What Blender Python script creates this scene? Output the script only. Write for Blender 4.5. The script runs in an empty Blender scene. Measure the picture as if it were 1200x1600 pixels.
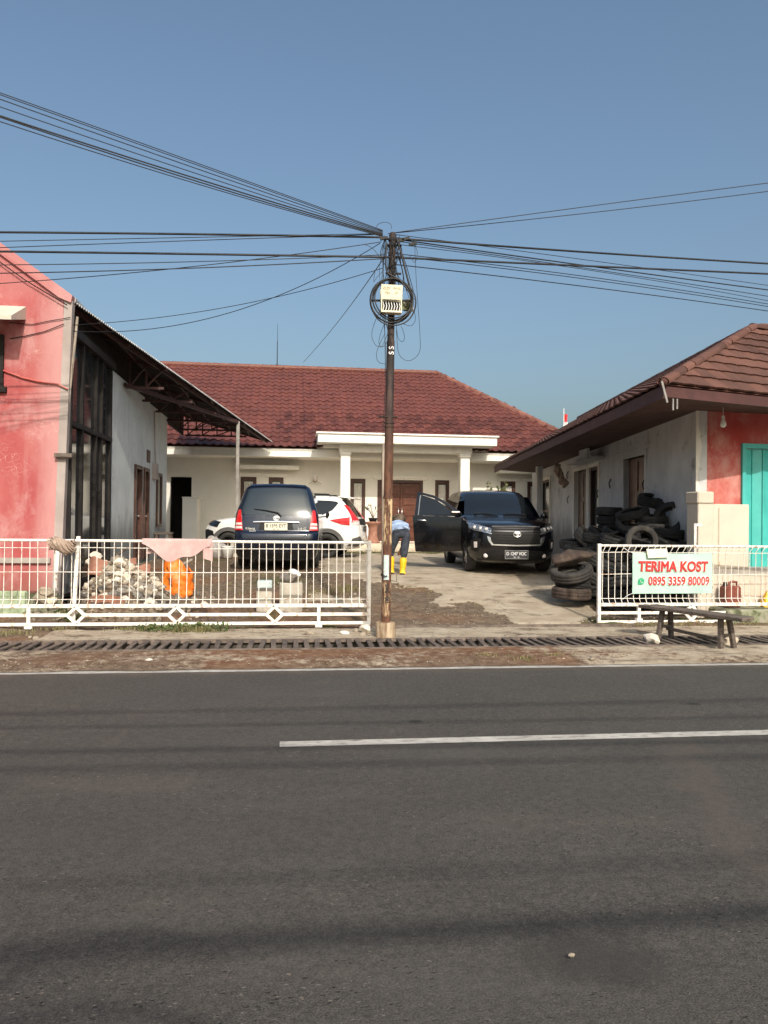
import bpy, bmesh, math, random
import numpy as np
from mathutils import Vector, Matrix, noise as mnoise

random.seed(7)
RND = random.Random(11)
sc = bpy.context.scene
col = sc.collection
rad = math.radians

# ------------------------------------------------------------------ camera, sky, sun, exposure
PSI, TH, RO = rad(7.0), math.atan(12/1200), 0.011
fw = Vector((math.sin(PSI)*math.cos(TH), math.cos(PSI)*math.cos(TH), math.sin(TH)))
r0 = Vector((math.cos(PSI), -math.sin(PSI), 0))
u0 = r0.cross(fw)
CR = r0*math.cos(RO) + u0*math.sin(RO)
CU = -r0*math.sin(RO) + u0*math.cos(RO)
EYE = Vector((0, 0, 1.6))
cam_d = bpy.data.cameras.new('camera')
cam = bpy.data.objects.new('camera', cam_d)
col.objects.link(cam)
cam_d.sensor_fit = 'HORIZONTAL'
cam_d.sensor_width = 36
cam_d.lens = 36
cam_d.clip_start = 0.05
cam_d.clip_end = 2000
cam.matrix_world = Matrix(((CR.x, CU.x, -fw.x, EYE.x), (CR.y, CU.y, -fw.y, EYE.y), (CR.z, CU.z, -fw.z, EYE.z), (0, 0, 0, 1)))
sc.camera = cam

SUN_EL, SUN_AZ = rad(36.5), rad(8.5)      # the sun stands behind the camera, a little to the right
world = bpy.data.worlds.new('World')
sc.world = world
world.use_nodes = True
wn = world.node_tree
bg = wn.nodes['Background']
sky = wn.nodes.new('ShaderNodeTexSky')
sky.sky_type = 'NISHITA'
sky.sun_disc = False
sky.sun_elevation = SUN_EL
sky.sun_rotation = math.pi - SUN_AZ
sky.air_density = 1.2
sky.dust_density = 6.0
sky.ozone_density = 2.6
tint = wn.nodes.new('ShaderNodeMixRGB')          # the hazy, slightly green-blue cast of this sky, all over
tint.blend_type = 'MULTIPLY'
tint.inputs[0].default_value = 1.0
tint.inputs[2].default_value = (1.0, 1.055, 1.03, 1)
wn.links.new(sky.outputs[0], tint.inputs[1])
wn.links.new(tint.outputs[0], bg.inputs[0])
bg.inputs[1].default_value = 0.152
sun_d = bpy.data.lights.new('sun', 'SUN')
sun_d.energy = 3.6
sun_d.angle = rad(0.53)
sun_d.color = (1.0, 0.91, 0.80)
sun = bpy.data.objects.new('sun', sun_d)
col.objects.link(sun)
SD = Vector((-math.sin(SUN_AZ)*math.cos(SUN_EL), math.cos(SUN_AZ)*math.cos(SUN_EL), -math.sin(SUN_EL)))
sun.rotation_euler = SD.to_track_quat('-Z', 'Y').to_euler()
sun.location = (8, -20, 20)
sc.view_settings.view_transform = 'Standard'
sc.view_settings.look = 'None'
sc.view_settings.exposure = 0.0
sc.view_settings.gamma = 1.0
sc.view_settings.use_curve_mapping = False
sc.cycles.max_bounces = 8


def P(u, v, y=None, z=None, d=None):
    """point of the place seen at photograph pixel (u, v), at a known depth or height"""
    q = fw + CR*((u-600)/1200) + CU*((800-v)/1200)
    t = d if d is not None else (y/q.y if y is not None else (z-1.6)/q.z)
    return EYE + q*t


def sstep(a, b, x):
    t = min(1, max(0, (x-a)/(b-a)))
    return t*t*(3-2*t)


def gz(y):
    """height of the yard above the road"""
    return 0.02*sstep(8.4, 10.2, y) + 0.5*sstep(10.8, 16.8, y)


# ------------------------------------------------------------------ materials
class NT:
    def __init__(s, name):
        s.m = bpy.data.materials.new(name)
        s.m.use_nodes = True
        s.t = s.m.node_tree
        s.b = s.t.nodes['Principled BSDF']

    def n(s, typ, **k):
        nd = s.t.nodes.new('ShaderNode'+typ)
        for a, v in k.items(): setattr(nd, a, v)
        return nd

    def l(s, a, b): s.t.links.new(a, b)

    def coord(s, kind='pos', scale=(1, 1, 1)):
        o = s.n('NewGeometry').outputs['Position'] if kind == 'pos' else s.n('TexCoord').outputs['Object']
        if scale != (1, 1, 1):
            mp = s.n('Mapping')
            mp.inputs['Scale'].default_value = scale
            s.l(o, mp.inputs[0])
            o = mp.outputs[0]
        return o

    def noise(s, co, scale, detail=5, rough=.6, dist=0):
        nd = s.n('TexNoise')
        nd.inputs['Scale'].default_value = scale
        nd.inputs['Detail'].default_value = detail
        nd.inputs['Roughness'].default_value = rough
        nd.inputs['Distortion'].default_value = dist
        s.l(co, nd.inputs['Vector'])
        return nd.outputs[0]

    def voro(s, co, scale, feature='F1'):
        nd = s.n('TexVoronoi', feature=feature)
        nd.inputs['Scale'].default_value = scale
        s.l(co, nd.inputs['Vector'])
        return nd.outputs[0]

    def ramp(s, x, a, b, va=0.0, vb=1.0):
        nd = s.n('MapRange')
        nd.interpolation_type = 'SMOOTHSTEP'
        for i, v in zip((1, 2, 3, 4), (a, b, va, vb)): nd.inputs[i].default_value = v
        s.l(x, nd.inputs[0])
        return nd.outputs[0]

    def math(s, op, a, b=0.0):
        nd = s.n('Math', operation=op)
        for i, v in enumerate((a, b)):
            if isinstance(v, (int, float)): nd.inputs[i].default_value = v
            else: s.l(v, nd.inputs[i])
        return nd.outputs[0]

    def mix(s, fac, a, b, mode='MIX'):
        nd = s.n('MixRGB', blend_type=mode)
        for i, v in enumerate((fac, a, b)):
            if isinstance(v, (int, float)): nd.inputs[i].default_value = v
            elif isinstance(v, tuple): nd.inputs[i].default_value = (*v[:3], 1)
            else: s.l(v, nd.inputs[i])
        return nd.outputs[0]

    def sep(s, co):
        nd = s.n('SeparateXYZ')
        s.l(co, nd.inputs[0])
        return nd.outputs

    def bump(s, h, strength, dist=.02):
        nd = s.n('Bump')
        nd.inputs['Strength'].default_value = strength
        nd.inputs['Distance'].default_value = dist
        s.l(h, nd.inputs['Height'])
        s.l(nd.outputs[0], s.b.inputs['Normal'])

    def set(s, **k):
        for a, v in k.items():
            i = s.b.inputs[a.replace('_', ' ')]
            if isinstance(v, tuple): i.default_value = (*v[:3], 1)
            elif isinstance(v, (int, float)): i.default_value = v
            else: s.l(v, i)


def mat(name, c1, c2=None, s=4.0, rough=.8, bump=0., bs=60., metal=0., spec=.5, coat=0., rnd=0., stain=None, coord='pos', lo=.38, hi=.66, bd=.01, rvar=0.):
    t = NT(name)
    co = t.coord(coord)
    c = c1
    if c2:
        c = t.mix(t.ramp(t.noise(co, s, 7), lo, hi), c1, c2)
    if stain:
        sc_, ss, a, b, amt = stain            # colour, mapping scale, threshold lo, hi, amount
        f = t.ramp(t.noise(t.coord(coord, ss), 1.0, 6, .65), a, b, 0, amt)
        c = t.mix(f, c, sc_)
    if rnd:
        oi = t.n('ObjectInfo')
        hs = t.n('HueSaturation')
        t.l(t.ramp(oi.outputs['Random'], 0, 1, 1-rnd, 1+rnd), hs.inputs['Value'])
        if isinstance(c, tuple): hs.inputs['Color'].default_value = (*c, 1)
        else: t.l(c, hs.inputs['Color'])
        c = hs.outputs[0]
    t.set(Base_Color=c, Roughness=rough, Metallic=metal, Specular_IOR_Level=spec, Coat_Weight=coat)
    if coat: t.set(Coat_Roughness=.03)
    if rvar: t.set(Roughness=t.ramp(t.noise(co, s*1.7, 5), .3, .7, rough-rvar, rough+rvar))
    if bump: t.bump(t.noise(co, bs, 4), bump, bd)
    return t.m


def mat_asphalt():
    t = NT('asphalt')
    co = t.coord()
    x, y, z = t.sep(co)
    base = t.mix(t.ramp(t.noise(co, 1.1, 5), .3, .7), (.058, .053, .046), (.082, .075, .065))
    band = t.ramp(t.noise(t.coord('pos', (.06, 1.5, 1)), 1.0, 3), .3, .7)
    base = t.mix(t.math('MULTIPLY', band, .5), base, (.040, .038, .035))
    fine = t.noise(co, 130, 3, .7)
    base = t.mix(.55, base, t.mix(t.ramp(t.noise(co, 27, 5, .7), .36, .64), (.030, .027, .023), (.094, .085, .072)))
    base = t.mix(t.ramp(fine, .35, .7), t.mix(.5, base, (.02, .019, .018)), t.mix(.22, base, (.24, .22, .195)))
    # ravelled patches with open pits
    rav = t.ramp(t.noise(t.coord('pos', (.5, 1.2, 1)), 1.2, 4), .40, .60)
    pit = t.ramp(t.voro(t.coord('pos', (1, 1.5, 1)), 26), .13, .26, 1, 0)
    pf = t.math('MULTIPLY', rav, t.math('MULTIPLY', pit, t.ramp(t.noise(co, 11, 3), .48, .56)))
    base = t.mix(t.math('MULTIPLY', pf, .85), base, (.016, .014, .013))
    chip = t.math('MULTIPLY', t.ramp(t.noise(t.coord('pos', (1, 1.8, 1)), 38, 2), .66, .72), t.ramp(rav, 0, 1, .25, 1))
    base = t.mix(t.math('MULTIPLY', chip, .75), base, (.24, .205, .17))
    # drips, dust and oil spots
    oil = t.math('MULTIPLY', t.ramp(t.voro(t.coord('pos', (1, 1.3, 1)), .75), .035, .06, 1, 0), .8)
    base = t.mix(oil, base, (.02, .018, .017))
    pale = t.math('MULTIPLY', t.ramp(t.noise(t.coord('pos', (.25, .5, 1)), 1.1, 7, .65), .5, .7), .4)
    base = t.mix(pale, base, (.105, .097, .084))
    drip = t.math('MULTIPLY', t.ramp(t.noise(t.coord('pos', (1.4, .22, 1)), 1.3, 6, .7), .62, .74), .5)
    base = t.mix(drip, base, (.125, .097, .077))
    dust = t.math('MULTIPLY', t.ramp(t.noise(t.coord('pos', (.35, .9, 1)), 1.6, 6), .52, .75), .35)
    base = t.mix(dust, base, (.13, .105, .085))
    # a reddish spill trail across the lanes and a dark damp patch beside it
    w1 = t.math('MULTIPLY', t.math('SUBTRACT', t.noise(co, 2.2, 6, .7), .5), .9)
    dx = t.math('ABSOLUTE', t.math('ADD', t.math('SUBTRACT', x, t.math('ADD', 1.06, t.math('MULTIPLY', y, .33))), w1))
    tr = t.math('MULTIPLY', t.ramp(dx, .03, .22, 1, 0), t.math('MULTIPLY', t.ramp(y, 2.9, 3.4), t.ramp(y, 5.0, 5.6, 1, 0)))
    base = t.mix(t.math('MULTIPLY', tr, .28), base, (.125, .095, .078))
    ex = t.math('MULTIPLY', t.math('SUBTRACT', x, 1.12), 2.2); ey = t.math('MULTIPLY', t.math('SUBTRACT', y, 2.72), 2.6)
    rr = t.math('ADD', t.math('ADD', t.math('MULTIPLY', ex, ex), t.math('MULTIPLY', ey, ey)), t.math('MULTIPLY', w1, 1.6))
    base = t.mix(t.ramp(rr, .05, .45, .55, 0), base, (.03, .028, .026))
    edge = t.ramp(t.math('ADD', y, t.math('MULTIPLY', t.noise(co, 3, 4), .5)), 8.15, 8.6, 0, .6)
    base = t.mix(edge, base, (.20, .15, .11))
    t.set(Base_Color=base, Roughness=.86, Specular_IOR_Level=.35)
    h = t.math('SUBTRACT', t.math('MULTIPLY', fine, .6), t.math('MULTIPLY', pf, 1.4))
    t.bump(h, .7, .014)
    return t.m


def mat_yard():
    t = NT('yard_soil_and_concrete')
    co = t.coord()
    at = t.n('Attribute', attribute_name='kind')
    k = t.sep(at.outputs['Color'])            # r: concrete, g: moss/grass, b: red soil
    n1 = t.noise(co, 9, 7, .65)
    n2 = t.noise(co, 55, 4, .7)
    soil = t.mix(t.ramp(n1, .3, .7), (.080, .056, .038), (.20, .150, .105))
    soil = t.mix(t.ramp(n2, .50, .70), soil, (.30, .24, .18))
    soil = t.mix(t.math('MULTIPLY', k[2], .8), soil, t.mix(t.ramp(n1, .35, .65), (.17, .07, .035), (.25, .14, .08)))
    con = t.mix(t.ramp(t.noise(co, 2.2, 7, .65), .3, .7), (.37, .30, .22), (.50, .43, .33))
    con = t.mix(t.ramp(t.noise(t.coord('pos', (1.0, 2.2, 1)), 1.7, 8, .7), .52, .66, 0, .75), con, (.13, .095, .065))
    con = t.mix(t.ramp(n2, .55, .8, 0, .35), con, (.14, .11, .085))
    # hairline cracks
    wv = t.n('VectorMath', operation='ADD')
    wn_ = t.n('TexNoise')
    wn_.inputs['Scale'].default_value = 1.6
    wn_.inputs['Detail'].default_value = 6
    t.l(co, wn_.inputs['Vector']); t.l(co, wv.inputs[0]); t.l(wn_.outputs[1], wv.inputs[1])
    cr = t.voro(wv.outputs[0], .8, 'DISTANCE_TO_EDGE')
    con = t.mix(t.math('MULTIPLY', t.ramp(cr, .003, .012, .6, 0), t.ramp(t.noise(co, 1.1, 3), .48, .56)), con, (.07, .055, .04))
    f = t.ramp(t.math('ADD', t.math('ADD', k[0], t.math('MULTIPLY', t.math('SUBTRACT', n1, .5), 1.5)), t.math('MULTIPLY', t.math('SUBTRACT', n2, .5), 1.0)), .30, .72)
    c = t.mix(f, soil, con)
    gr = t.ramp(t.math('ADD', k[1], t.math('MULTIPLY', t.math('SUBTRACT', n2, .5), .9)), .4, .7)
    c = t.mix(gr, c, t.mix(t.ramp(n1, .35, .65), (.045, .06, .018), (.10, .10, .035)))
    t.set(Base_Color=c, Roughness=.93, Specular_IOR_Level=.2)
    t.bump(t.math('ADD', t.math('MULTIPLY', n2, .7), t.math('MULTIPLY', n1, .6)), .7, .03)
    return t.m


def mat_pink(name, a, b, fade, edge_x=None, dirt=None):
    t = NT(name)
    co = t.coord()
    x, y, z = t.sep(co)
    c = t.mix(t.ramp(t.noise(t.coord('pos', (1, 1, .35)), 1.6, 7, .6), .32, .68), a, b)
    pale = t.ramp(t.noise(t.coord('pos', (1.1, 1, .8)), 1.3, 8, .68), .44, .68, 0, .8)
    if edge_x is not None:
        e = t.ramp(t.math('ADD', x, t.math('MULTIPLY', t.noise(t.coord('pos', (1, 1, .5)), 2.2, 7, .7), .55)), edge_x-.02, edge_x+.48, 0, .80)
        top = t.ramp(t.math('ADD', z, t.math('MULTIPLY', x, .72)), 2.33, 2.48, 0, .55)
        mapz = t.ramp(t.math('ADD', z, t.math('MULTIPLY', t.noise(co, 3, 5), 1.0)), 4.9, 5.9, 0, .40)
        pale = t.math('MAXIMUM', t.math('MAXIMUM', t.math('MAXIMUM', pale, e), top), mapz)
    c = t.mix(pale, c, fade)
    # crazed plaster: pale hairlines in patches
    wv = t.n('VectorMath', operation='ADD')
    nz = t.n('TexNoise')
    nz.inputs['Scale'].default_value = 3.0
    t.l(co, nz.inputs['Vector'])
    t.l(co, wv.inputs[0])
    t.l(nz.outputs[1], wv.inputs[1])
    v = t.voro(wv.outputs[0], 5.2, 'DISTANCE_TO_EDGE')
    msk = t.ramp(t.noise(co, 1.3, 4), .50, .60)
    line = t.math('MULTIPLY', t.ramp(v, .004, .022, 1, 0), msk)
    c = t.mix(t.math('MULTIPLY', line, .42), c, (.70, .48, .42))
    st_ = t.ramp(t.noise(t.coord('pos', (7, 7, .3)), 1.0, 7, .7), .52, .74, 0, .32)
    c = t.mix(st_, c, fade)
    lo_ = t.ramp(t.math('SUBTRACT', z, t.math('MULTIPLY', t.noise(t.coord('pos', (5, 5, 1)), 1.2, 6, .7), .9)), -.15, .55, .55, 0)
    c = t.mix(lo_, c, (.22, .12, .09))
    if dirt:
        d = t.ramp(t.noise(t.coord('pos', (4, 4, .5)), 1.0, 6), .55, .75, 0, .35)
        c = t.mix(d, c, dirt)
    t.set(Base_Color=c, Roughness=.85, Specular_IOR_Level=.25)
    t.bump(t.math('SUBTRACT', t.noise(co, 26, 5), t.math('MULTIPLY', line, .8)), .22, .015)
    return t.m


def mat_wall(name, a, b, mould, amt, low=None, s=1.6):
    """plastered wall: cloudy paint, rain streaks, grime that rises from the base"""
    t = NT(name)
    co = t.coord()
    x, y, z = t.sep(co)
    c = t.mix(t.ramp(t.noise(co, s, 7, .62), .3, .7), a, b)
    st = t.ramp(t.noise(t.coord('pos', (2.6, 2.6, .55)), 1.0, 7, .7), .50, .82, 0, amt*.75)
    c = t.mix(st, c, mould)
    bl = t.ramp(t.noise(co, 2.3, 8, .7), .58, .74, 0, amt*.9)
    c = t.mix(bl, c, mould)
    if low is not None:
        f = t.ramp(t.math('SUBTRACT', z, t.math('MULTIPLY', t.noise(t.coord('pos', (3, 3, .8)), 1.3, 6), 1.0)), low-.55, low+.15, .8, 0)
        c = t.mix(f, c, mould)
    t.set(Base_Color=c, Roughness=.9, Specular_IOR_Level=.2)
    t.bump(t.noise(co, 30, 5), .15, .012)
    return t.m


def mat_rust():
    t = NT('rusty_painted_steel')
    co = t.coord()
    x, y, z = t.sep(co)
    blk = t.mix(t.ramp(t.noise(t.coord('pos', (6, 6, 1.2)), 2, 6), .4, .66), (.028, .022, .022), (.085, .055, .048))
    rst = t.mix(t.ramp(t.noise(t.coord('pos', (9, 9, 2.5)), 2.2, 7, .7), .35, .62), (.062, .030, .021), (.15, .066, .038))
    n = t.math('MULTIPLY', t.noise(t.coord('pos', (5, 5, 1)), 2, 5), .8)
    f = t.ramp(t.math('ADD', z, n), 2.5, 3.7, 1, 0)
    c = t.mix(f, blk, rst)
    pa = t.ramp(t.noise(t.coord('pos', (11, 11, 1.6)), 1.6, 7, .7), .44, .52)
    zone = t.math('MULTIPLY', t.ramp(z, 1.25, 1.3), t.ramp(z, 1.86, 1.9, 1, 0))
    zone2 = t.math('MULTIPLY', t.ramp(z, .3, .35), t.ramp(z, .72, .8, 1, 0))
    c = t.mix(t.math('MULTIPLY', t.math('MAXIMUM', zone, t.math('MULTIPLY', zone2, .7)), pa), c, (.62, .46, .27))
    t.set(Base_Color=c, Roughness=.72, Specular_IOR_Level=.35)
    t.bump(t.noise(co, 70, 5), .3, .006)
    return t.m


def mat_tile(name, a, b, rough, dirt):
    t = NT(name)
    co = t.coord()
    c = t.mix(t.ramp(t.noise(co, 1.4, 6), .3, .7), a, b)
    c = t.mix(t.ramp(t.noise(t.coord('pos', (2, 2, .8)), 2.5, 6, .7), .55, .8, 0, .45), c, dirt)
    oi = t.n('ObjectInfo')
    hs = t.n('HueSaturation')
    t.l(t.ramp(oi.outputs['Random'], 0, 1, .72, 1.2), hs.inputs['Value'])
    t.l(c, hs.inputs['Color'])
    t.set(Base_Color=hs.outputs[0], Roughness=t.ramp(t.noise(co, 6, 4), .3, .7, rough-.1, rough+.12), Specular_IOR_Level=.45)
    t.bump(t.noise(co, 45, 4), .12, .006)
    return t.m


def mat_paint(name, c, dirt, amt, flake=False, dustz=None):
    t = NT(name)
    co = t.coord('obj')
    x, y, z = t.sep(co)
    d = t.ramp(t.noise(co, 3.0, 6, .65), .45, .8, 0, amt)
    low = t.ramp(t.math('ADD', z, t.math('MULTIPLY', t.noise(co, 6, 5), .25)), .35, .8, amt*1.6, 0)
    t.set(Base_Color=t.mix(t.math('MAXIMUM', d, low), c, dirt), Roughness=t.ramp(d, 0, amt+.01, .22, .42), Coat_Weight=.6,
          Coat_Roughness=t.ramp(t.noise(co, 4, 4), .3, .7, .03, .09), Specular_IOR_Level=.5, Metallic=.1 if flake else 0.0)
    return t.m


M = {}
M['asphalt'] = mat_asphalt()
M['yard'] = mat_yard()
M['ground'] = mat('dry_ground', (.13, .10, .07), (.20, .16, .11), 2, .95, .4, 40)
M['road_paint'] = mat('worn_road_paint', (.40, .38, .345), (.50, .475, .435), 6, .8, .3, 120, stain=((.16, .14, .12), (9, 30, 9), .50, .66, .8))
M['channel'] = mat('drain_concrete', (.06, .05, .04), (.10, .085, .065), 5, .95, .4, 30)
M['grate'] = mat('rusty_grate_iron', (.085, .066, .054), (.165, .125, .10), 9, .8, .3, 80, rnd=.25)
M['pink'] = mat_pink('faded_pink_plaster', (.345, .062, .066), (.41, .110, .106), (.53, .29, .28), -3.75)
M['pinkred'] = mat_pink('red_pink_plaster', (.42, .060, .055), (.50, .12, .10), (.56, .30, .26), None, (.25, .08, .07))
M['green'] = mat('mossy_green_plaster', (.40, .49, .33), (.28, .34, .21), 7, .9, .5, 30, stain=((.09, .09, .04), (9, 9, 4), .5, .68, .8))
M['grey_edge'] = mat_wall('bare_grey_plaster', (.33, .28, .26), (.46, .40, .37), (.25, .19, .16), .6)
M['leftwall'] = mat_wall('bluish_white_plaster', (.54, .565, .56), (.65, .67, .65), (.18, .19, .18), .55, 1.15)
M['rightwall'] = mat_wall('weathered_grey_plaster', (.54, .545, .55), (.66, .665, .66), (.15, .14, .135), .8, 1.2)
M['plasterpatch'] = mat_wall('torn_pale_plaster', (.70, .66, .60), (.78, .74, .68), (.35, .28, .22), .4)
M['white'] = mat_wall('house_white_paint', (.78, .75, .68), (.83, .80, .74), (.40, .34, .26), .28)
M['trim'] = mat_wall('house_trim_paint', (.82, .79, .72), (.86, .83, .76), (.36, .31, .25), .45)
M['cream'] = mat_wall('cream_paint', (.56, .49, .41), (.62, .55, .46), (.36, .27, .2), .25)
M['creamband'] = mat('grey_stone_band', (.33, .29, .26), (.40, .36, .32), 6, .9, .2)
M['mossy'] = mat('mossy_concrete', (.30, .28, .22), (.17, .20, .10), 6, .95, .5, 30, stain=((.05, .05, .03), (6, 6, 6), .52, .66, .8))
M['concrete'] = mat('old_concrete', (.38, .34, .28), (.52, .47, .40), 5, .92, .4, 40, stain=((.14, .11, .08), (6, 6, 4), .5, .7, .7))
M['poleconc'] = mat('rust_stained_concrete', (.44, .34, .22), (.52, .42, .30), 5, .92, .4, 40, stain=((.15, .075, .035), (9, 9, 1.4), .36, .60, .95))
M['stone'] = mat('pale_rubble_stone', (.40, .325, .24), (.56, .48, .37), 9, .93, .5, 35, rnd=.35, coord='obj')
M['stonegrey'] = mat('grey_rubble_stone', (.17, .15, .13), (.30, .26, .22), 9, .93, .5, 35, rnd=.35, coord='obj')
M['stonewhite'] = mat('white_broken_plaster', (.62, .54, .44), (.76, .69, .59), 9, .93, .4, 35, rnd=.12, coord='obj')
M['terracotta'] = mat('terracotta', (.30, .135, .09), (.38, .20, .14), 8, .8, .2, 50, stain=((.55, .40, .30), (8, 8, 8), .58, .72, .5), coord='obj')
M['tile'] = mat_tile('glazed_red_roof_tile', (.105, .036, .028), (.145, .048, .036), .42, (.075, .026, .020))
M['ridge'] = mat_tile('red_ridge_tile', (.185, .070, .050), (.24, .105, .078), .6, (.12, .05, .04))
M['shingle'] = mat_tile('brown_red_shingle', (.098, .043, .031), (.135, .060, .043), .8, (.09, .045, .035))
M['fascia'] = mat('maroon_fascia_board', (.062, .022, .020), (.092, .034, .030), 3, .7, .15, 40, stain=((.05, .025, .02), (3, 3, 3), .5, .7, .5))
M['soffit'] = mat('dark_soffit_timber', (.07, .035, .03), (.11, .055, .045), 3, .85)
M['roofdeck'] = mat('roof_underlay', (.10, .035, .025), (.12, .045, .03), 3, .9)
M['zinc'] = mat('corrugated_zinc', (.62, .61, .60), (.50, .48, .46), 1.4, .55, .1, 50, metal=.2, stain=((.15, .07, .045), (3, 1, 1), .5, .75, .6))
M['zinc_shade'] = mat('shade_dark_underside', (.018, .013, .012), (.035, .024, .02), 2, .8)  # near-black: the shade beneath the canopy is painted into this colour
M['truss'] = mat('maroon_steel_truss', (.045, .015, .013), (.07, .024, .02), 4, .65)
M['darksteel'] = mat('dark_window_steel', (.014, .012, .012), (.026, .022, .02), 4, .7, spec=.2)
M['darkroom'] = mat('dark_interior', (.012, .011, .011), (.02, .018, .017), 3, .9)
M['woodbrown'] = mat('brown_door_wood', (.050, .018, .012), (.095, .036, .022), 5, .5, .2, 30, stain=((.03, .012, .01), (30, 30, 2), .45, .6, .6))
M['doorwood'] = mat('varnished_door_wood', (.095, .030, .017), (.145, .050, .028), 4, .4, .15, 30, stain=((.08, .025, .015), (3, 3, 26), .45, .6, .6), spec=.4)
M['oldwood'] = mat('weathered_bench_wood', (.105, .082, .066), (.175, .140, .115), 5, .9, .4, 50, stain=((.04, .03, .025), (4, 40, 40), .48, .62, .7))
M['batten'] = mat('weathered_post_wood', (.30, .25, .20), (.40, .34, .28), 3, .9, .4, 50, stain=((.10, .075, .06), (30, 30, 1.5), .46, .64, .8))
M['rust'] = mat_rust()
M['fence'] = mat('white_fence_paint', (.80, .75, .68), (.84, .80, .74), 9, .45, .05, 60, stain=((.42, .20, .09), (11, 11, 11), .55, .68, .85))
M['post_metal'] = mat('grey_galvanised_post', (.20, .185, .17), (.29, .27, .25), 6, .6)
M['cable'] = mat('black_cable', (.012, .012, .014), None, rough=.5)
M['cablegrey'] = mat('thin_grey_wire', (.035, .037, .042), None, rough=.6)
M['boxcream'] = mat('cream_terminal_box', (.74, .68, .50), (.80, .74, .57), 12, .5, stain=((.45, .38, .24), (20, 20, 6), .55, .7, .4))
M['white_plastic'] = mat('white_plastic', (.78, .78, .76), None, rough=.4)
M['greyink'] = mat('faded_print', (.60, .54, .40), None, rough=.7)
M['teal'] = mat('teal_folding_door', (.055, .40, .37), (.07, .46, .42), 2.5, .45, .04, 40, stain=((.04, .22, .2), (9, 9, .8), .55, .75, .4))
M['tyre'] = mat('worn_rubber', (.011, .011, .011), (.028, .027, .025), 6, .82, .25, 60, rnd=.4, coord='obj')
M['tyre_dusty'] = mat('dusty_rubber', (.036, .033, .030), (.075, .068, .06), 5, .9, .3, 50, rnd=.25, coord='obj')
M['tyre_brown'] = mat('muddy_rubber', (.045, .031, .025), (.095, .068, .053), 5, .92, .6, 25, coord='obj')
M['cartyre'] = mat('car_tyre_rubber', (.016, .016, .016), (.035, .033, .03), 8, .8, .2, 60, coord='obj')
M['glass_dark'] = mat('tinted_car_glass', (.010, .013, .016), None, rough=.04, spec=.6)
M['glass_rear'] = mat('tinted_rear_glass', (.022, .033, .043), None, rough=.12, spec=.6)
M['glass_house'] = mat('house_window_glass', (.025, .028, .03), None, rough=.06, spec=.6)
M['curtain'] = mat('pale_curtain', (.50, .48, .44), (.62, .60, .55), 14, .9)
M['black_plastic'] = mat('black_plastic', (.010, .010, .011), (.020, .019, .019), 6, .6, spec=.3)
M['grey_plastic'] = mat('grey_cladding', (.075, .072, .07), (.11, .105, .10), 6, .75)
M['chrome'] = mat('chrome', (.90, .90, .90), None, rough=.34, metal=1.0)
M['rim_dark'] = mat('dark_alloy', (.03, .03, .032), None, rough=.35, metal=.8)
M['rim_silver'] = mat('silver_alloy', (.45, .45, .46), None, rough=.35, metal=.9)
M['lamp_red'] = mat('red_lamp_lens', (.50, .012, .016), (.62, .03, .03), 8, .14, spec=.6, coat=.6, coord='obj')
M['lamp_clear'] = mat('clear_lamp_lens', (.62, .55, .53), (.78, .74, .72), 26, .15, spec=.6, coat=.6, coord='obj')
M['lamp_chrome'] = mat('headlamp_reflector', (.55, .57, .60), (.10, .11, .12), 20, .12, metal=.7, coat=.6, coord='obj')
M['navy'] = mat_paint('dark_navy_paint', (.006, .012, .030), (.06, .052, .045), .16, True)
M['black_paint'] = mat_paint('black_car_paint', (.004, .0045, .006), (.035, .03, .027), .10, True)
M['white_paint'] = mat_paint('white_car_paint', (.80, .79, .77), (.42, .37, .31), .22)
M['plate_cream'] = mat('cream_number_plate', (.74, .69, .56), None, rough=.5)
M['plate_black'] = mat('dark_number_plate', (.03, .03, .035), None, rough=.5)
M['ink_black'] = mat('black_lettering', (.02, .02, .02), None, rough=.6)
M['ink_white'] = mat('white_lettering', (.75, .75, .74), None, rough=.6)
M['ink_red'] = mat('red_lettering', (.60, .035, .03), None, rough=.6)
M['ink_green'] = mat('green_icon', (.02, .36, .16), None, rough=.6)
M['banner'] = mat('pale_mint_banner', (.40, .62, .51), (.46, .66, .56), 1.5, .55, .1, 14, coord='obj')
M['paper'] = mat('cream_paper_board', (.72, .68, .52), (.78, .74, .6), 9, .8)
M['sticker'] = mat('pale_blue_sticker', (.46, .56, .56), (.60, .66, .63), 14, .7, stain=((.2, .18, .16), (40, 40, 12), .56, .66, .7))
M['towel'] = mat('dusty_pink_towel', (.52, .34, .325), (.60, .42, .395), 6, .95, .5, 160, coord='obj')
M['rag'] = mat('dirty_beige_rag', (.30, .22, .17), (.46, .35, .28), 10, .95, .5, 90, coord='obj')
M['sheet'] = mat('dark_plastic_sheet', (.05, .055, .062), (.09, .09, .095), 5, .5, .3, 20)
M['orange'] = mat('orange_plastic_bag', (.74, .15, .014), (.84, .24, .03), 9, .45, .6, 30, coord='obj')
M['jerry'] = mat('brown_red_plastic', (.20, .052, .036), (.25, .075, .05), 8, .5, coord='obj')
M['yellow'] = mat('yellow_rubber', (.78, .46, .012), (.82, .52, .03), 6, .45, coord='obj')
M['shirt'] = mat('light_blue_shirt', (.34, .45, .66), (.42, .52, .72), 9, .9, .3, 60, coord='obj')
M['jeans'] = mat('dark_jeans', (.022, .028, .042), (.05, .058, .075), 12, .92, .3, 90, coord='obj')
M['skin'] = mat('skin', (.26, .13, .08), (.32, .17, .11), 9, .6, coord='obj')
M['cap'] = mat('grey_brown_cap', (.10, .075, .055), (.16, .12, .09), 12, .95, coord='obj')
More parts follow.
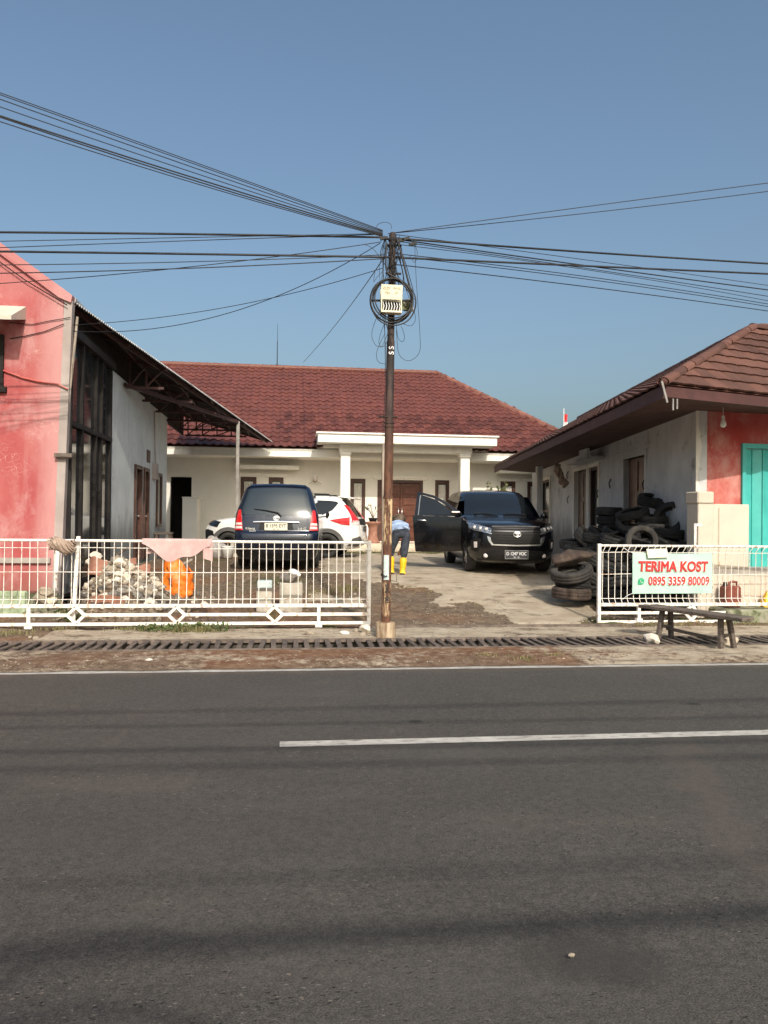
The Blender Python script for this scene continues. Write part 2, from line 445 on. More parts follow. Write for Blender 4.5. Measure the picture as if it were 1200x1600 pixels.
M['greycloth'] = mat('grey_cloth', (.30, .28, .27), (.40, .37, .35), 16, .95, .4, 50, coord='obj')
M['leaf'] = mat('green_leaf', (.055, .085, .02), (.11, .14, .04), 6, .6, rnd=.2, coord='obj')
M['leafdry'] = mat('dry_grass', (.16, .15, .06), (.24, .20, .10), 6, .8)
M['stem'] = mat('plant_stem', (.16, .10, .07), (.22, .16, .11), 9, .9)
M['bulb'] = mat('opal_bulb', (.80, .80, .78), None, rough=.25)
M['brass'] = mat('lamp_metal', (.30, .25, .17), None, rough=.35, metal=.9)
M['flag_red'] = mat('flag_red', (.60, .03, .03), None, rough=.8)
M['flag_white'] = mat('flag_white', (.78, .77, .75), None, rough=.8)
M['tilefloor'] = mat('cream_porch_tile', (.52, .44, .33), (.60, .52, .41), 5, .6)
M['signboard'] = mat('pale_blue_cloth', (.5, .55, .6), None, rough=.8)


# ------------------------------------------------------------------ mesh tools
WM = {}


class MB:
    def __init__(s):
        s.v, s.f, s.mi, s.sm = [], [], [], []

    def add(s, vs, fs, mi=0, smooth=False):
        b = len(s.v)
        s.v += [tuple(p) for p in vs]
        for f in fs:
            s.f.append(tuple(b+i for i in f))
            s.mi.append(mi)
            s.sm.append(smooth)
        return s

    def box(s, x0, x1, y0, y1, z0, z1, mi=0):
        vs = [(x, y, z) for z in (z0, z1) for y in (y0, y1) for x in (x0, x1)]
        return s.add(vs, [(0, 2, 3, 1), (4, 5, 7, 6), (0, 1, 5, 4), (2, 6, 7, 3), (0, 4, 6, 2), (1, 3, 7, 5)], mi)

    def obox(s, c, ax, ay, az, mi=0):
        """box of centre c and half-axis vectors"""
        c, ax, ay, az = Vector(c), Vector(ax), Vector(ay), Vector(az)
        vs = [c+ax*i+ay*j+az*k for k in (-1, 1) for j in (-1, 1) for i in (-1, 1)]
        return s.add(vs, [(0, 2, 3, 1), (4, 5, 7, 6), (0, 1, 5, 4), (2, 6, 7, 3), (0, 4, 6, 2), (1, 3, 7, 5)], mi)

    def bar(s, a, b, w, h, up=(0, 0, 1), mi=0):
        a, b = Vector(a), Vector(b)
        d = b-a
        u = Vector(up)
        x = d.cross(u)
        if x.length < 1e-5: x = d.cross(Vector((1, 0, 0)))
        x.normalize()
        z = x.cross(d).normalized()
        return s.obox((a+b)/2, x*(w/2), d/2, z*(h/2), mi)

    def tube(s, pts, r, n=6, mi=0, closed=False):
        pts = [Vector(p) for p in pts]
        rs = r if isinstance(r, (list, tuple)) else [r]*len(pts)
        m = len(pts)
        rings = []
        ref = None
        for i, p in enumerate(pts):
            if closed: t = pts[(i+1) % m]-pts[i-1]
            else: t = pts[min(i+1, m-1)]-pts[max(i-1, 0)]
            t.normalize()
            if ref is None:
                ref = t.orthogonal().normalized()
            ref = (ref-t*ref.dot(t))
            if ref.length < 1e-6: ref = t.orthogonal()
            ref.normalize()
            b = t.cross(ref)
            rings.append([p+(ref*math.cos(2*math.pi*k/n)+b*math.sin(2*math.pi*k/n))*rs[i] for k in range(n)])
        vs = [p for q in rings for p in q]
        fs = []
        for i in range(m if closed else m-1):
            j = (i+1) % m
            for k in range(n):
                fs.append((i*n+k, i*n+(k+1) % n, j*n+(k+1) % n, j*n+k))
        s.add(vs, fs, mi, n > 4)
        if not closed:
            s.add(rings[0], [tuple(range(n))[::-1]], mi)
            s.add(rings[-1], [tuple(range(n))], mi)
        return s

    def cyl(s, a, b, r0, r1=None, n=12, mi=0):
        return s.tube([a, b], [r0, r0 if r1 is None else r1], n, mi)

    def lathe(s, prof, n=24, mat=None, mi=0, smooth=True, closed=False):
        mt = mat or Matrix()
        vs, fs = [], []
        for (r, z) in prof:
            for k in range(n):
                a = 2*math.pi*k/n
                vs.append(mt @ Vector((r*math.cos(a), r*math.sin(a), z)))
        m = len(prof)
        for i in range(m if closed else m-1):
            j = (i+1) % m
            for k in range(n):
                fs.append((i*n+k, i*n+(k+1) % n, j*n+(k+1) % n, j*n+k))
        return s.add(vs, fs, mi, smooth)

    def prism(s, poly, ext, mi=0):
        """polygon of 3-D points pushed along ext"""
        e = Vector(ext)
        p = [Vector(q) for q in poly]
        n = len(p)
        fs = [tuple(range(n))[::-1], tuple(range(n, 2*n))]
        fs += [(i, (i+1) % n, n+(i+1) % n, n+i) for i in range(n)]
        return s.add(p+[q+e for q in p], fs, mi)

    def grid(s, fn, nu, nv, mi=0, smooth=True):
        vs = [fn(i/nu, j/nv) for j in range(nv+1) for i in range(nu+1)]
        fs = [(j*(nu+1)+i, j*(nu+1)+i+1, (j+1)*(nu+1)+i+1, (j+1)*(nu+1)+i) for j in range(nv) for i in range(nu)]
        return s.add(vs, fs, mi, smooth)

    def mesh(s, name, mats, bevel=0, fix=True, xf=None):
        me = bpy.data.meshes.new(name)
        me.from_pydata(s.v, [], s.f)
        for m in (mats if isinstance(mats, (list, tuple)) else [mats]):
            me.materials.append(M[m] if isinstance(m, str) else m)
        me.polygons.foreach_set('material_index', s.mi)
        me.polygons.foreach_set('use_smooth', s.sm)
        if bevel or fix or xf:
            bm = bmesh.new()
            bm.from_mesh(me)
            if xf: bm.transform(xf)
            if bevel:
                es = [e for e in bm.edges if len(e.link_faces) == 2 and e.calc_face_angle(0) > .5]
                bmesh.ops.bevel(bm, geom=es, offset=bevel, segments=1, affect='EDGES', profile=.5)
            bmesh.ops.recalc_face_normals(bm, faces=bm.faces)
            bm.to_mesh(me)
            bm.free()
        me.update()
        return me

    def build(s, name, mats, parent=None, local=False, bevel=0, fix=True):
        return link(name, s.mesh(name, mats, bevel, fix), parent, local)


def link(name, me, parent=None, local=False, M4=None):
    o = bpy.data.objects.new(name, me)
    col.objects.link(o)
    b = M4 if M4 is not None else Matrix()
    if parent:
        o.parent = parent
        if local:
            WM[o.name] = WM[parent.name] @ b
        else:
            o.matrix_parent_inverse = WM[parent.name].inverted()
            WM[o.name] = b.copy()
    else:
        WM[o.name] = b.copy()
    if M4 is not None: o.matrix_basis = M4
    return o


def thing(name, label, cat, loc=(0, 0, 0), rz=0., group=None):
    o = bpy.data.objects.new(name, None)
    o.empty_display_size = .2
    col.objects.link(o)
    o.location = loc
    o.rotation_euler = (0, 0, rz)
    WM[o.name] = Matrix.Translation(Vector(loc)) @ Matrix.Rotation(rz, 4, 'Z')
    return tag(o, label, cat, group)


def tag(o, label, cat, group=None):
    o['label'] = label
    o['category'] = cat
    if group: o['group'] = group
    return o


def recentre(o):
    """puts the origin of a one-mesh thing at the middle of its base"""
    me = o.data
    n = len(me.vertices)
    a = np.empty(n*3)
    me.vertices.foreach_get('co', a)
    a = a.reshape(-1, 3)
    c = (a.min(0)+a.max(0))/2
    c[2] = a[:, 2].min()
    a -= c
    me.vertices.foreach_set('co', a.ravel())
    o.location = tuple(c)
    WM[o.name] = Matrix.Translation(Vector(c))
    return o


def struct(o):
    o['kind'] = 'structure'
    return o


def text_mb(body, size, ext=.004, off=0., bev=0., align='CENTER', shear=0., spacing=1.0):
    cu = bpy.data.curves.new('lettering', 'FONT')
    cu.body = body
    cu.size = size
    cu.extrude = ext
    cu.offset = off
    cu.bevel_depth = bev
    cu.bevel_resolution = 0
    cu.align_x = align
    cu.align_y = 'CENTER'
    cu.shear = shear
    cu.space_character = spacing
    o = bpy.data.objects.new('lettering', cu)
    col.objects.link(o)
    bpy.context.view_layer.update()
    dg = bpy.context.evaluated_depsgraph_get()
    me = bpy.data.meshes.new_from_object(o.evaluated_get(dg))
    bpy.data.objects.remove(o)
    mb = MB()
    mb.add([v.co for v in me.vertices], [tuple(p.vertices) for p in me.polygons])
    bpy.data.meshes.remove(me)
    return mb


def xform(mb, m):
    mb.v = [tuple(m @ Vector(p)) for p in mb.v]
    return mb


def frame(o, x, y):
    """matrix with origin o, local x, y and their normal"""
    x, y = Vector(x).normalized(), Vector(y).normalized()
    z = x.cross(y).normalized()
    y = z.cross(x)
    o = Vector(o)
    return Matrix(((x.x, y.x, z.x, o.x), (x.y, y.y, z.y, o.y), (x.z, y.z, z.z, o.z), (0, 0, 0, 1)))


def nz(p, s=1.0, seed=0.):
    return mnoise.noise(Vector(p)*s+Vector((seed*7.3, seed*3.1, seed*5.7)))


def lump(n=2, amp=.3, seed=0, scale=(1, 1, 1), freq=1.3):
    """uneven stone of unit radius"""
    bm = bmesh.new()
    bmesh.ops.create_icosphere(bm, subdivisions=n, radius=1)
    for v in bm.verts:
        d = v.co.normalized()
        v.co = d*(1+amp*nz(d, freq, seed)*1.6)
        for k in range(4):                     # a few flat broken faces
            a = Vector((math.sin(seed*3.7+k*2.1), math.cos(seed*1.9+k*2.6), math.sin(seed*2.3+k*4.2))).normalized()
            h = v.co.dot(a)
            if h > .62: v.co -= a*(h-.62)*.9
        v.co = Vector((v.co.x*scale[0], v.co.y*scale[1], v.co.z*scale[2]))
    mb = MB()
    bm.verts.ensure_lookup_table()
    mb.add([v.co for v in bm.verts], [tuple(v.index for v in f.verts) for f in bm.faces])
    bm.free()
    return mb

# ------------------------------------------------------------------ ground, road, yard
RX0, RX1 = -70.0, 75.0
g = MB()
g.box(-400, 400, -400, 9.24, -1.2, -.03)
g.box(-400, 400, 10.02, 600, -1.2, -.03)
struct(g.build('ground', 'ground'))

rd = MB()
def roadpt(a, b):
    y = 1.2+a*(8.30-1.2)
    return (RX0+(RX1-RX0)*b, y, .045*math.sin(math.pi*min(1, max(0, a)))*.35)
rd.grid(lambda i, j: roadpt(j, i), 40, 24, 0, False)
struct(rd.build('road', 'asphalt'))
def roadz(y): return .045*math.sin(math.pi*min(1, max(0, (y-1.2)/7.1)))*.35
ln = MB()
def strip(mb, x0, x1, y0, y1, dz=.005, n=40):
    for i in range(n):
        a, b = x0+(x1-x0)*i/n, x0+(x1-x0)*(i+1)/n
        mb.add([(a, y0, roadz(y0)+dz), (b, y0, roadz(y0)+dz), (b, y1, roadz(y1)+dz), (a, y1, roadz(y1)+dz)], [(0, 1, 2, 3)])
strip(ln, RX0, RX1, 8.12, 8.25, .004, 60)
struct(ln.build('road_edge_line', 'road_paint'))
cl = MB()
for k in range(-6, 7):
    x = -.05+k*8.0
    strip(cl, x, x+4.8 if k else x+5.2, 5.38, 5.51, .004, 6)
struct(cl.build('road_centre_line', 'road_paint'))

# shoulder between the asphalt and the drain
sh = MB()
def shp(i, j):
    x = -16+34*i
    y = 8.22+(9.22-8.22)*j + (.05*nz((x*1.7, 3, 0)) if j == 0 else 0)
    return (x, y, .010+.035*sstep(0, .35, j)+.018*nz((x*3, y*5, 0))*(j > .1))
sh.grid(shp, 420, 14)
so = sh.build('road_shoulder', 'yard', fix=False)
struct(so)
sh2 = MB()
sh2.box(RX0, -16, 8.22, 9.22, -.03, .02)
sh2.box(18, RX1, 8.22, 9.22, -.03, .02)
struct(sh2.build('road_shoulder', 'ground'))

# yard sheet: soil, broken concrete drive, moss; the kinds are stored per vertex
DRIVE = [(505, 868), (600, 866), (700, 864), (1010, 864), (1000, 900), (960, 930), (935, 950), (920, 983), (832, 984), (800, 972), (760, 955),
         (735, 938), (690, 944), (655, 918), (612, 915), (560, 908), (525, 897), (500, 884)]
SLAB = [(476, 927), (560, 930), (562, 944), (474, 942)]
def project(p):
    q = Vector(p)-EYE
    d = q.dot(fw)
    return 600+1200*q.dot(CR)/d, 800-1200*q.dot(CU)/d
def inside(poly, u, v):
    r = False
    n = len(poly)
    for i in range(n):
        (x1, y1), (x2, y2) = poly[i], poly[(i+1) % n]
        if (y1 > v) != (y2 > v) and u < (x2-x1)*(v-y1)/(y2-y1)+x1: r = not r
    return r
def kinds(x, y):
    u, v = project((x, y, gz(y)))
    w1, w2 = nz((x, y, 0), 1.7, 1), nz((x, y, 0), 1.7, 2)
    w3 = nz((x, y, 0), 5.5, 3)
    uu, vv = u+30*w1+12*w3, v+10*w2+5*w3
    con = 0.
    if inside(DRIVE, uu, vv) or inside(SLAB, uu, vv): con = 1.
    if y > 24.9: con = 1.
    if 10.0 < y < 11.02: con = .72+.35*nz((x, y*2, 0), 2.1, 3) - (.7 if x < -3.2 else 0)
    moss = 0.
    if 24.2 < y < 25.1 and x > -1: moss = .75
    if y < 11.6 and y > 11.05 and x < 1.1: moss = .35+.5*nz((x, y, 0), 2.5, 4)
    if y > 11.3 and x < 1.5: moss = max(moss, .25+.55*nz((x, y, 0), .9, 5))
    if x > 4.4 and y < 11.9 and y > 11.1: moss = .5+.4*nz((x, y, 0), 2.5, 4)
    red = max(0, min(1, .1+1.2*nz((x, y, 0), .9, 6)))
    return max(0, min(1, con)), max(0, min(1, moss)), red
def yard(name, x0, x1, y0, y1, step, zoff=0.):
    nx, ny = int((x1-x0)/step), int((y1-y0)/step)
    vs, cs = [], []
    for j in range(ny+1):
        for i in range(nx+1):
            x, y = x0+(x1-x0)*i/nx, y0+(y1-y0)*j/ny
            k = kinds(x, y)
            rough = (1-k[0])*(.035*nz((x, y, 0), 3.1, 7)+.018*nz((x, y, 0), 9, 8)) + k[0]*(.022+.006*nz((x, y, 0), 2, 9))
            if 11.02 < y < 11.32 and x > -3.4: rough -= .03
            vs.append((x, y, gz(y)+rough+zoff))
            cs.append(k)
    fs = [(j*(nx+1)+i, j*(nx+1)+i+1, (j+1)*(nx+1)+i+1, (j+1)*(nx+1)+i) for j in range(ny) for i in range(nx)]
    mb = MB()
    mb.add(vs, fs, 0, True)
    o = mb.build(name, 'yard', fix=False)
    at = o.data.color_attributes.new('kind', 'FLOAT_COLOR', 'POINT')
    at.data.foreach_set('color', np.array([(a, b, c, 1) for a, b, c in cs], dtype=np.float32).ravel())
    return struct(o)
yard('yard', -5.2, 7.4, 10.02, 17.0, .055)
yard('yard', -5.2, 10.0, 16.99, 27.6, .14, -.001)
yard('yard', -16, -5.19, 10.02, 13, .2)
yard('yard', 7.39, 18, 10.02, 13, .2)
# kinds on the shoulder
at = so.data.color_attributes.new('kind', 'FLOAT_COLOR', 'POINT')
cc = []
for v in so.data.vertices:
    x, y, z = v.co
    cc += [.46+.5*nz((x, y*2, 0), 1.2, 12)+.2*(x > 3.3)-.30*sstep(-1.2, -.2, x)*(1-sstep(2.6, 3.6, x)), max(0, .08+.55*nz((x, y, 0), 1.8, 13)), max(0, min(1, .35+1.0*nz((x*.6, y, 0), 1.0, 14)+(.5 if -.9 < x < 3.2 else 0))), 1]
at.data.foreach_set('color', np.array(cc, dtype=np.float32))

# drain with its iron grating
ch = MB()
ch.box(RX0, RX1, 9.24, 10.02, -1.0, -.62)
ch.box(RX0, RX1, 9.16, 9.24, -.62, .022)
ch.box(RX0, RX1, 10.0, 10.06, -.62, .024)
struct(ch.build('drain_channel', 'channel'))
gr = thing('drain_grate', 'long rusty iron grate of slanted bars covering the roadside drain', 'drain grate', (1.2, 9.6, .03))
fr = MB()
for y in (9.26, 9.98): fr.box(-9, 14, y-.025, y+.025, .008, .052)
fr.build('grate_frame', 'grate', gr)
bm_ = MB(); bm_.box(-.031, .031, -.33, .33, -.012, .012)
barm = bm_.mesh('bar', 'grate', bevel=.004)
x = -5.6
while x < 9.5:
    t = RND.uniform(-.05, .05)+(.12 if 2.2 < x < 4.2 else 0)*math.sin(x*2.2)
    link('bar', barm, gr, M4=Matrix.Translation((x, 9.62, .036+RND.uniform(-.006, .006))) @ Matrix.Rotation(t, 4, 'Z') @ Matrix.Rotation(RND.uniform(-.02, .02), 4, 'X'))
    x += .128+RND.uniform(-.008, .012)
gl = MB()
gl.box(1.12, 5.2, 11.13, 11.17, .0, .055)
gl.box(1.12, 5.2, 11.22, 11.25, .0, .045)
tag(recentre(gl.build('gate_track', 'grate')), 'flat rusty steel gate rail set in the ground across the driveway mouth', 'gate track')

# ------------------------------------------------------------------ white house
H = thing('white_house', 'long white single storey house with red tiled hip roof and a porch', 'house', (2, 26, .5))
FY = 27.5
GZ = gz(30)
w = MB()
w.box(-4.15, -3.42, FY, FY+.2, 3.02, 3.75)          # over the dark doorway
w.box(-8, -4.15, FY, FY+.2, .3, 3.75)
openings = [(-3.42, -3.42, 0, 0)]
wins = [(-1.73, -1.18), (-.75, -.23), (2.16, 2.69), (5.24, 5.76), (7.68, 8.24), (8.70, 9.25)]
DX0, DX1 = 3.13, 4.79
cuts = sorted([(a, b, 1.15, 3.06) for a, b in wins]+[(DX0, DX1, .82, 3.03)])
x = -3.42
for a, b, z0, z1 in cuts:
    w.box(x, a, FY, FY+.2, .3, 3.75)
    w.box(a, b, FY, FY+.2, .3, z0)
    w.box(a, b, FY, FY+.2, z1, 3.75)
    x = b
w.box(x, 11.0, FY, FY+.2, .3, 3.75)
w.box(-8, -7.8, FY+.2, 37.5, .3, 3.75)
w.box(10.8, 11.0, FY+.2, 37.5, .3, 3.75)
w.box(-8, 11, 37.5, 37.7, .3, 3.75)
w.build('wall', 'white', H)
bk = MB()
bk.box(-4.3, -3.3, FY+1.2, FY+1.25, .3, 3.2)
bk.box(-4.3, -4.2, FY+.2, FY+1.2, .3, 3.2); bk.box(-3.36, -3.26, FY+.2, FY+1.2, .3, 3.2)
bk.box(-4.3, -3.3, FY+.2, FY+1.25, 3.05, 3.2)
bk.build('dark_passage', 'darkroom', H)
ceil = MB(); ceil.box(-8, 11, 26.45, 37.5, 3.70, 3.76); ceil.build('eave_soffit', 'trim', H)
fl = MB(); fl.box(-8, 11, FY+.25, 37.4, .3, .8); fl.build('floor_slab', 'concrete', H)
fa = MB()
fa.box(-5.4, 11.0, 26.30, 26.42, 3.70, 3.99); fa.box(-5.4, 11.0, 26.27, 26.32, 3.92, 3.98); fa.box(.9, 6.9, 26.32, 26.40, 3.99, 4.3)
fa.build('fascia', 'trim', H, bevel=.01)
# porch: flat slab on two columns with an upstand, beam behind it
pr = MB()
pr.box(.89, 6.91, 25.2, 26.34, 4.12, 4.40)
pr.box(.83, 6.97, 25.14, 26.5, 4.40, 4.46)
pr.build('porch_roof', 'trim', H, bevel=.012)
pb = MB()
pb.box(1.62, 6.18, 25.72, 26.12, 3.88, 4.118)
for x in (1.62, 5.78): pb.box(x, x+.4, 26.12, 26.26, 3.88, 4.118)
pb.box(1.1, 1.62, 25.85, 26.3, 4.02, 4.118)
pb.build('porch_beam', 'trim', H, bevel=.01)
for x in (1.68, 5.79):
    c = MB(); c.box(x, x+.32, 25.76, 26.08, .8, 3.878); c.box(x-.04, x+.36, 25.72, 26.12, .8, .95)
    c.box(x-.03, x+.35, 25.73, 26.11, 3.76, 3.878)
    c.build('column', 'trim', H, bevel=.012)
st = MB(); st.box(.9, 7.0, 25.55, 27.5, .4, .80); st.build('porch_floor', 'tilefloor', H, bevel=.01)
st = MB(); st.box(1.7, 5.9, 25.15, 25.55, .4, .66); st.build('step', 'tilefloor', H, bevel=.01)
for a, b in wins:
    f = MB()
    z0, z1 = 1.15, 3.06
    f.box(a, a+.11, FY-.02, FY+.1, z0, z1); f.box(b-.11, b, FY-.02, FY+.1, z0, z1)
    f.box(a+.11, b-.11, FY-.02, FY+.1, z1-.12, z1); f.box(a+.11, b-.11, FY-.02, FY+.1, z0, z0+.12)
    wo = f.build('window', 'woodbrown', H, bevel=.006)
    p = MB(); p.box(a+.11, b-.11, FY+.03, FY+.045, z0+.12, z1-.12); p.build('pane', 'glass_house', wo)
    p = MB()
    n = 18
    p.grid(lambda i, j: (a+.125+(b-a-.25)*i, FY+.012+.012*math.sin(i*20), z0+.25+(z1-z0-.42)*j), n, 1)
    p.build('curtain', 'curtain', wo, fix=False)
    p = MB(); p.box(a-.13, b+.13, FY-.10, FY, z1+.05, z1+.12); p.box(a-.10, b+.10, FY-.07, FY, z1+.0, z1+.05)
    p.build('lintel', 'trim', H, bevel=.008)
p = MB(); p.box(DX0-.16, DX1+.16, FY-.10, FY, 3.10, 3.17); p.box(DX0-.12, DX1+.12, FY-.07, FY, 3.04, 3.10); p.build('lintel', 'trim', H, bevel=.008)
for xa, xb in ((-1.9, .3), (7.5, 9.4)):
    p = MB(); p.box(xa, xb, 26.95, FY, 3.33, 3.45); p.build('concrete_ledge', 'trim', H, bevel=.008)
f = MB()
f.box(DX0, DX0+.10, FY-.02, FY+.12, .8, 3.03); f.box(DX1-.10, DX1, FY-.02, FY+.12, .8, 3.03); f.box(DX0+.1, DX1-.1, FY-.02, FY+.12, 2.93, 3.03)
f.build('door_frame', 'woodbrown', H)
mid = (DX0+DX1)/2
for a, b, s in ((DX0+.1, mid-.004, 1), (mid+.004, DX1-.1, -1)):
    d = MB()
    d.box(a, b, FY+.04, FY+.09, .81, 2.92)
    for k in range(5):
        za = .93+k*.395
        d.box(a+.09, b-.09, FY+.018, FY+.041, za, za+.30)
        d.box(a+.13, b-.13, FY+.005, FY+.019, za+.04, za+.26)
    dl = d.build('door', 'doorwood', H, bevel=.008)
    hx = b-.06 if s > 0 else a+.06
    hd = MB(); hd.tube([(hx, FY+.04, 1.62), (hx, FY-.04, 1.62), (hx, FY-.04, 2.02), (hx, FY+.04, 2.02)], .014, 6)
    hd.build('handle', 'chrome', dl)

# tiled hip roof, tile by tile in front, plain sheets behind
EY, EZ, RY, RZ_, XR, XC = 26.18, 4.03, 32.0, 7.86, 6.05, 11.1
sl = math.hypot(RY-EY, RZ_-EZ)
up = Vector((0, (RY-EY)/sl, (RZ_-EZ)/sl))
nrm = Vector((0, -up.z, up.y))
rf = MB()
A, B_, C_, D_ = Vector((-8.6, EY+.1, EZ)), Vector((XC-.12, EY+.1, EZ)), Vector((XR, RY, RZ_-.06)), Vector((-8.6, RY, RZ_-.06))
E_ = Vector((XC-.12, 37.9, EZ)); F_ = Vector((-8.6, 37.9, EZ))
rf.add([A-nrm*.05, B_-nrm*.05, C_-nrm*.05, D_-nrm*.05, E_, F_], [(0, 1, 2, 3), (3, 2, 4, 5), (1, 4, 2), (0, 3, 5)])
roof = rf.build('roof', 'roofdeck', H)
TW, TL = .281, .335
def tile_mesh():
    mb = MB()
    nx = 7
    def h(t):      # wave across a tile: flat pan, then a roll
        return .006+.052*math.exp(-((t-.72)/.17)**2)-.012*math.exp(-((t-.25)/.22)**2)
    top, bot = [], []
    for j, (yy, lift) in enumerate(((-.02, .036), (TL*.5, .020), (TL+.03, .002))):
        for i in range(nx+1):
            t = i/nx
            nose = -.018*math.exp(-((t-.72)/.2)**2) if j == 0 else 0
            top.append((t*TW*1.05, yy+nose, h(t)+lift))
    n = nx+1
    fs = [(j*n+i, j*n+i+1, (j+1)*n+i+1, (j+1)*n+i) for j in range(2) for i in range(nx)]
    mb.add(top, fs, 0, True)
    edge = [(x, y, z) for x, y, z in top[:n]]+[(x, y+.004, z-.026) for x, y, z in top[:n]]
    mb.add(edge, [(n+i, n+i+1, i+1, i) for i in range(nx)], 0, False)
    return mb
tmb = tile_mesh()
tme = tmb.mesh('tile', 'tile', fix=False)
basis = Matrix(((1, 0, 0, 0), (0, up.y, -up.z, 0), (0, up.z, up.y, 0), (0, 0, 0, 1)))
slots = []
nrow = int(sl/TL)+1
for j in range(nrow):
    y0 = EY+up.y*(j*TL)
    xmax = XC+(XR-XC)*(y0-EY)/(RY-EY)-.20
    xx = -8.4
    while xx < xmax:
        slots.append((j, xx))
        xx += TW
def seen(j, xx):
    p = Vector((xx, EY, EZ))+up*(j*TL)
    u, v = project(p)
    if u < 255 or u > 880: return False
    if 500 < u < 778 and v > 684: return False
    if u < 425 and v < 470+.698*(u-110)+8 and u < 420: return v > 470+.698*(u-110)+14 and v > 655
    if u > 778 and v > 735-.472*(u-770)+2: return False
    return True
vis = [s for s in slots if seen(*s)]
vis.sort(key=lambda s: s[0])
single = set(vis[:300])
rest = MB()
for j, xx in slots:
    p = Vector((xx, EY, EZ))+up*(j*TL)
    m4 = Matrix.Translation(p+Vector((RND.uniform(-.006, .006), RND.uniform(-.008, .008), RND.uniform(-.003, .006)))) @ basis @ Matrix.Rotation(RND.uniform(-.012, .012), 4, 'Z')
    if (j, xx) in single: link('tile', tme, roof, M4=m4)
    else: rest.add([m4 @ Vector(q) for q in tmb.v], tmb.f, 0); rest.sm[-len(tmb.f):] = tmb.sm
ro_ = rest.build('tile', 'tile', roof, fix=False)
ro_['kind'] = 'stuff'
def ridge_run(a, b, parent, n, r=.11, m='ridge', tp=.84):
    a, b = Vector(a), Vector(b)
    d = (b-a)
    L = d.length/n
    mb = MB()
    vs = []
    for k, (t, rr) in enumerate(((-.03, 1.0), (.06, .97), (L+.02, tp))):
        for i in range(8):
            an = math.pi*(i/7)*1.15-math.pi*.075
            vs.append((math.cos(an)*r*rr, t, math.sin(an)*r*rr*.85))
    fs = [(k*8+i, k*8+i+1, (k+1)*8+i+1, (k+1)*8+i) for k in range(2) for i in range(7)]
    mb.add(vs, fs, 0, True)
    rim = [vs[i] for i in range(8)]+[(x*.82, y+.01, z*.78) for x, y, z in vs[:8]]
    mb.add(rim, [(8+i, 9+i, i+1, i) for i in range(7)], 0, False)
    me = mb.mesh('ridge_tile', m, fix=False)
    dn = d.normalized()
    xx = dn.cross(Vector((0, 0, 1))).normalized()
    zz = xx.cross(dn)
    for k in range(n):
        o = a+dn*(L*k)
        m4 = Matrix(((xx.x, dn.x, zz.x, o.x), (xx.y, dn.y, zz.y, o.y), (xx.z, dn.z, zz.z, o.z), (0, 0, 0, 1)))
        link('ridge_tile', me, parent, M4=m4 @ Matrix.Rotation(RND.uniform(-.03, .03), 4, 'Z'))
ridge_run((-8.4, RY, RZ_+.0), (XR, RY, RZ_+.0), roof, 44)
ridge_run((XC, EY+.0, EZ+.03), (XR, RY, RZ_+.02), roof, 26)
mort = MB()
mort.tube([(-8.4, RY-.12, RZ_-.03), (XR, RY-.12, RZ_-.03)], .07, 5)
hv = Vector((XR-XC, RY-EY, RZ_-EZ)).normalized()
mort.tube([Vector((XC, EY, EZ+.0))+Vector((-.10, -.02, 0)), Vector((XR, RY, RZ_-.02))+Vector((-.10, -.04, -.02))], .06, 5)
mort.build('ridge_mortar', 'ridge', roof)

# things that belong to the front of the house
an = MB(); p = P(433, 571, y=32); an.cyl(p-Vector((0, 0, .15)), p+Vector((0, 0, 1.0)), .022, .016, 6); an.cyl(p+Vector((0, 0, .9)), p+Vector((0, 0, 1.75)), .011, .006, 5)
an.box(p.x-.07, p.x+.07, p.y-.06, p.y+.06, p.z-.16, p.z+.03)
tag(recentre(an.build('roof_antenna', 'cable')), 'thin upright metal rod on the ridge of the red tiled roof', 'antenna')
fp = P(881, 668, d=30)
ft = thing('flag', 'small red and white flag on a thin white pole beyond the roofs', 'flag', fp-Vector((0, 0, .6)))
m_ = MB(); m_.cyl(fp-Vector((0, 0, 2.6)), P(881, 638, d=30), .022, .016, 6); m_.build('flag_pole', 'white_plastic', ft)
def flagcloth(za, zb, name, mt):
    mb = MB()
    mb.grid(lambda i, j: (fp.x+.02+i*.14*(1-.35*(1-j)), fp.y+.03*math.sin(i*7+j*2), fp.z+za+(zb-za)*j-.22*i*(1-j)), 8, 6)
    mb.build(name, mt, ft, fix=False)
flagcloth(.22, .52, 'flag_red_half', 'flag_red'); flagcloth(-.12, .22, 'flag_white_half', 'flag_white')
lp = P(492, 752, y=27.46)
lt = thing('wall_lamp', 'small brass lantern lamp on the white wall beside the porch column', 'lamp', lp)
m_ = MB(); m_.cyl(lp+Vector((0, 0, .02)), lp+Vector((0, -.16, .02)), .02, .02, 6); m_.cyl(lp+Vector((0, .03, .02)), lp+Vector((0, -.02, .02)), .07, .07, 12)
m_.tube([lp+Vector((0, -.16, .02)), lp+Vector((-.14, -.17, -.05)), lp+Vector((-.22, -.17, -.10))], .012, 5); m_.tube([lp+Vector((0, -.16, .02)), lp+Vector((.14, -.17, -.05)), lp+Vector((.22, -.17, -.10))], .012, 5)
m_.build('bracket', 'brass', lt)
m_ = MB(); m_.lathe([(.0, .20), (.04, .19), (.075, .10), (.07, 0), (.04, -.06), (0, -.07)], 12, Matrix.Translation(lp+Vector((0, -.16, .06)))); m_.build('glass_shade', 'lamp_clear', lt)
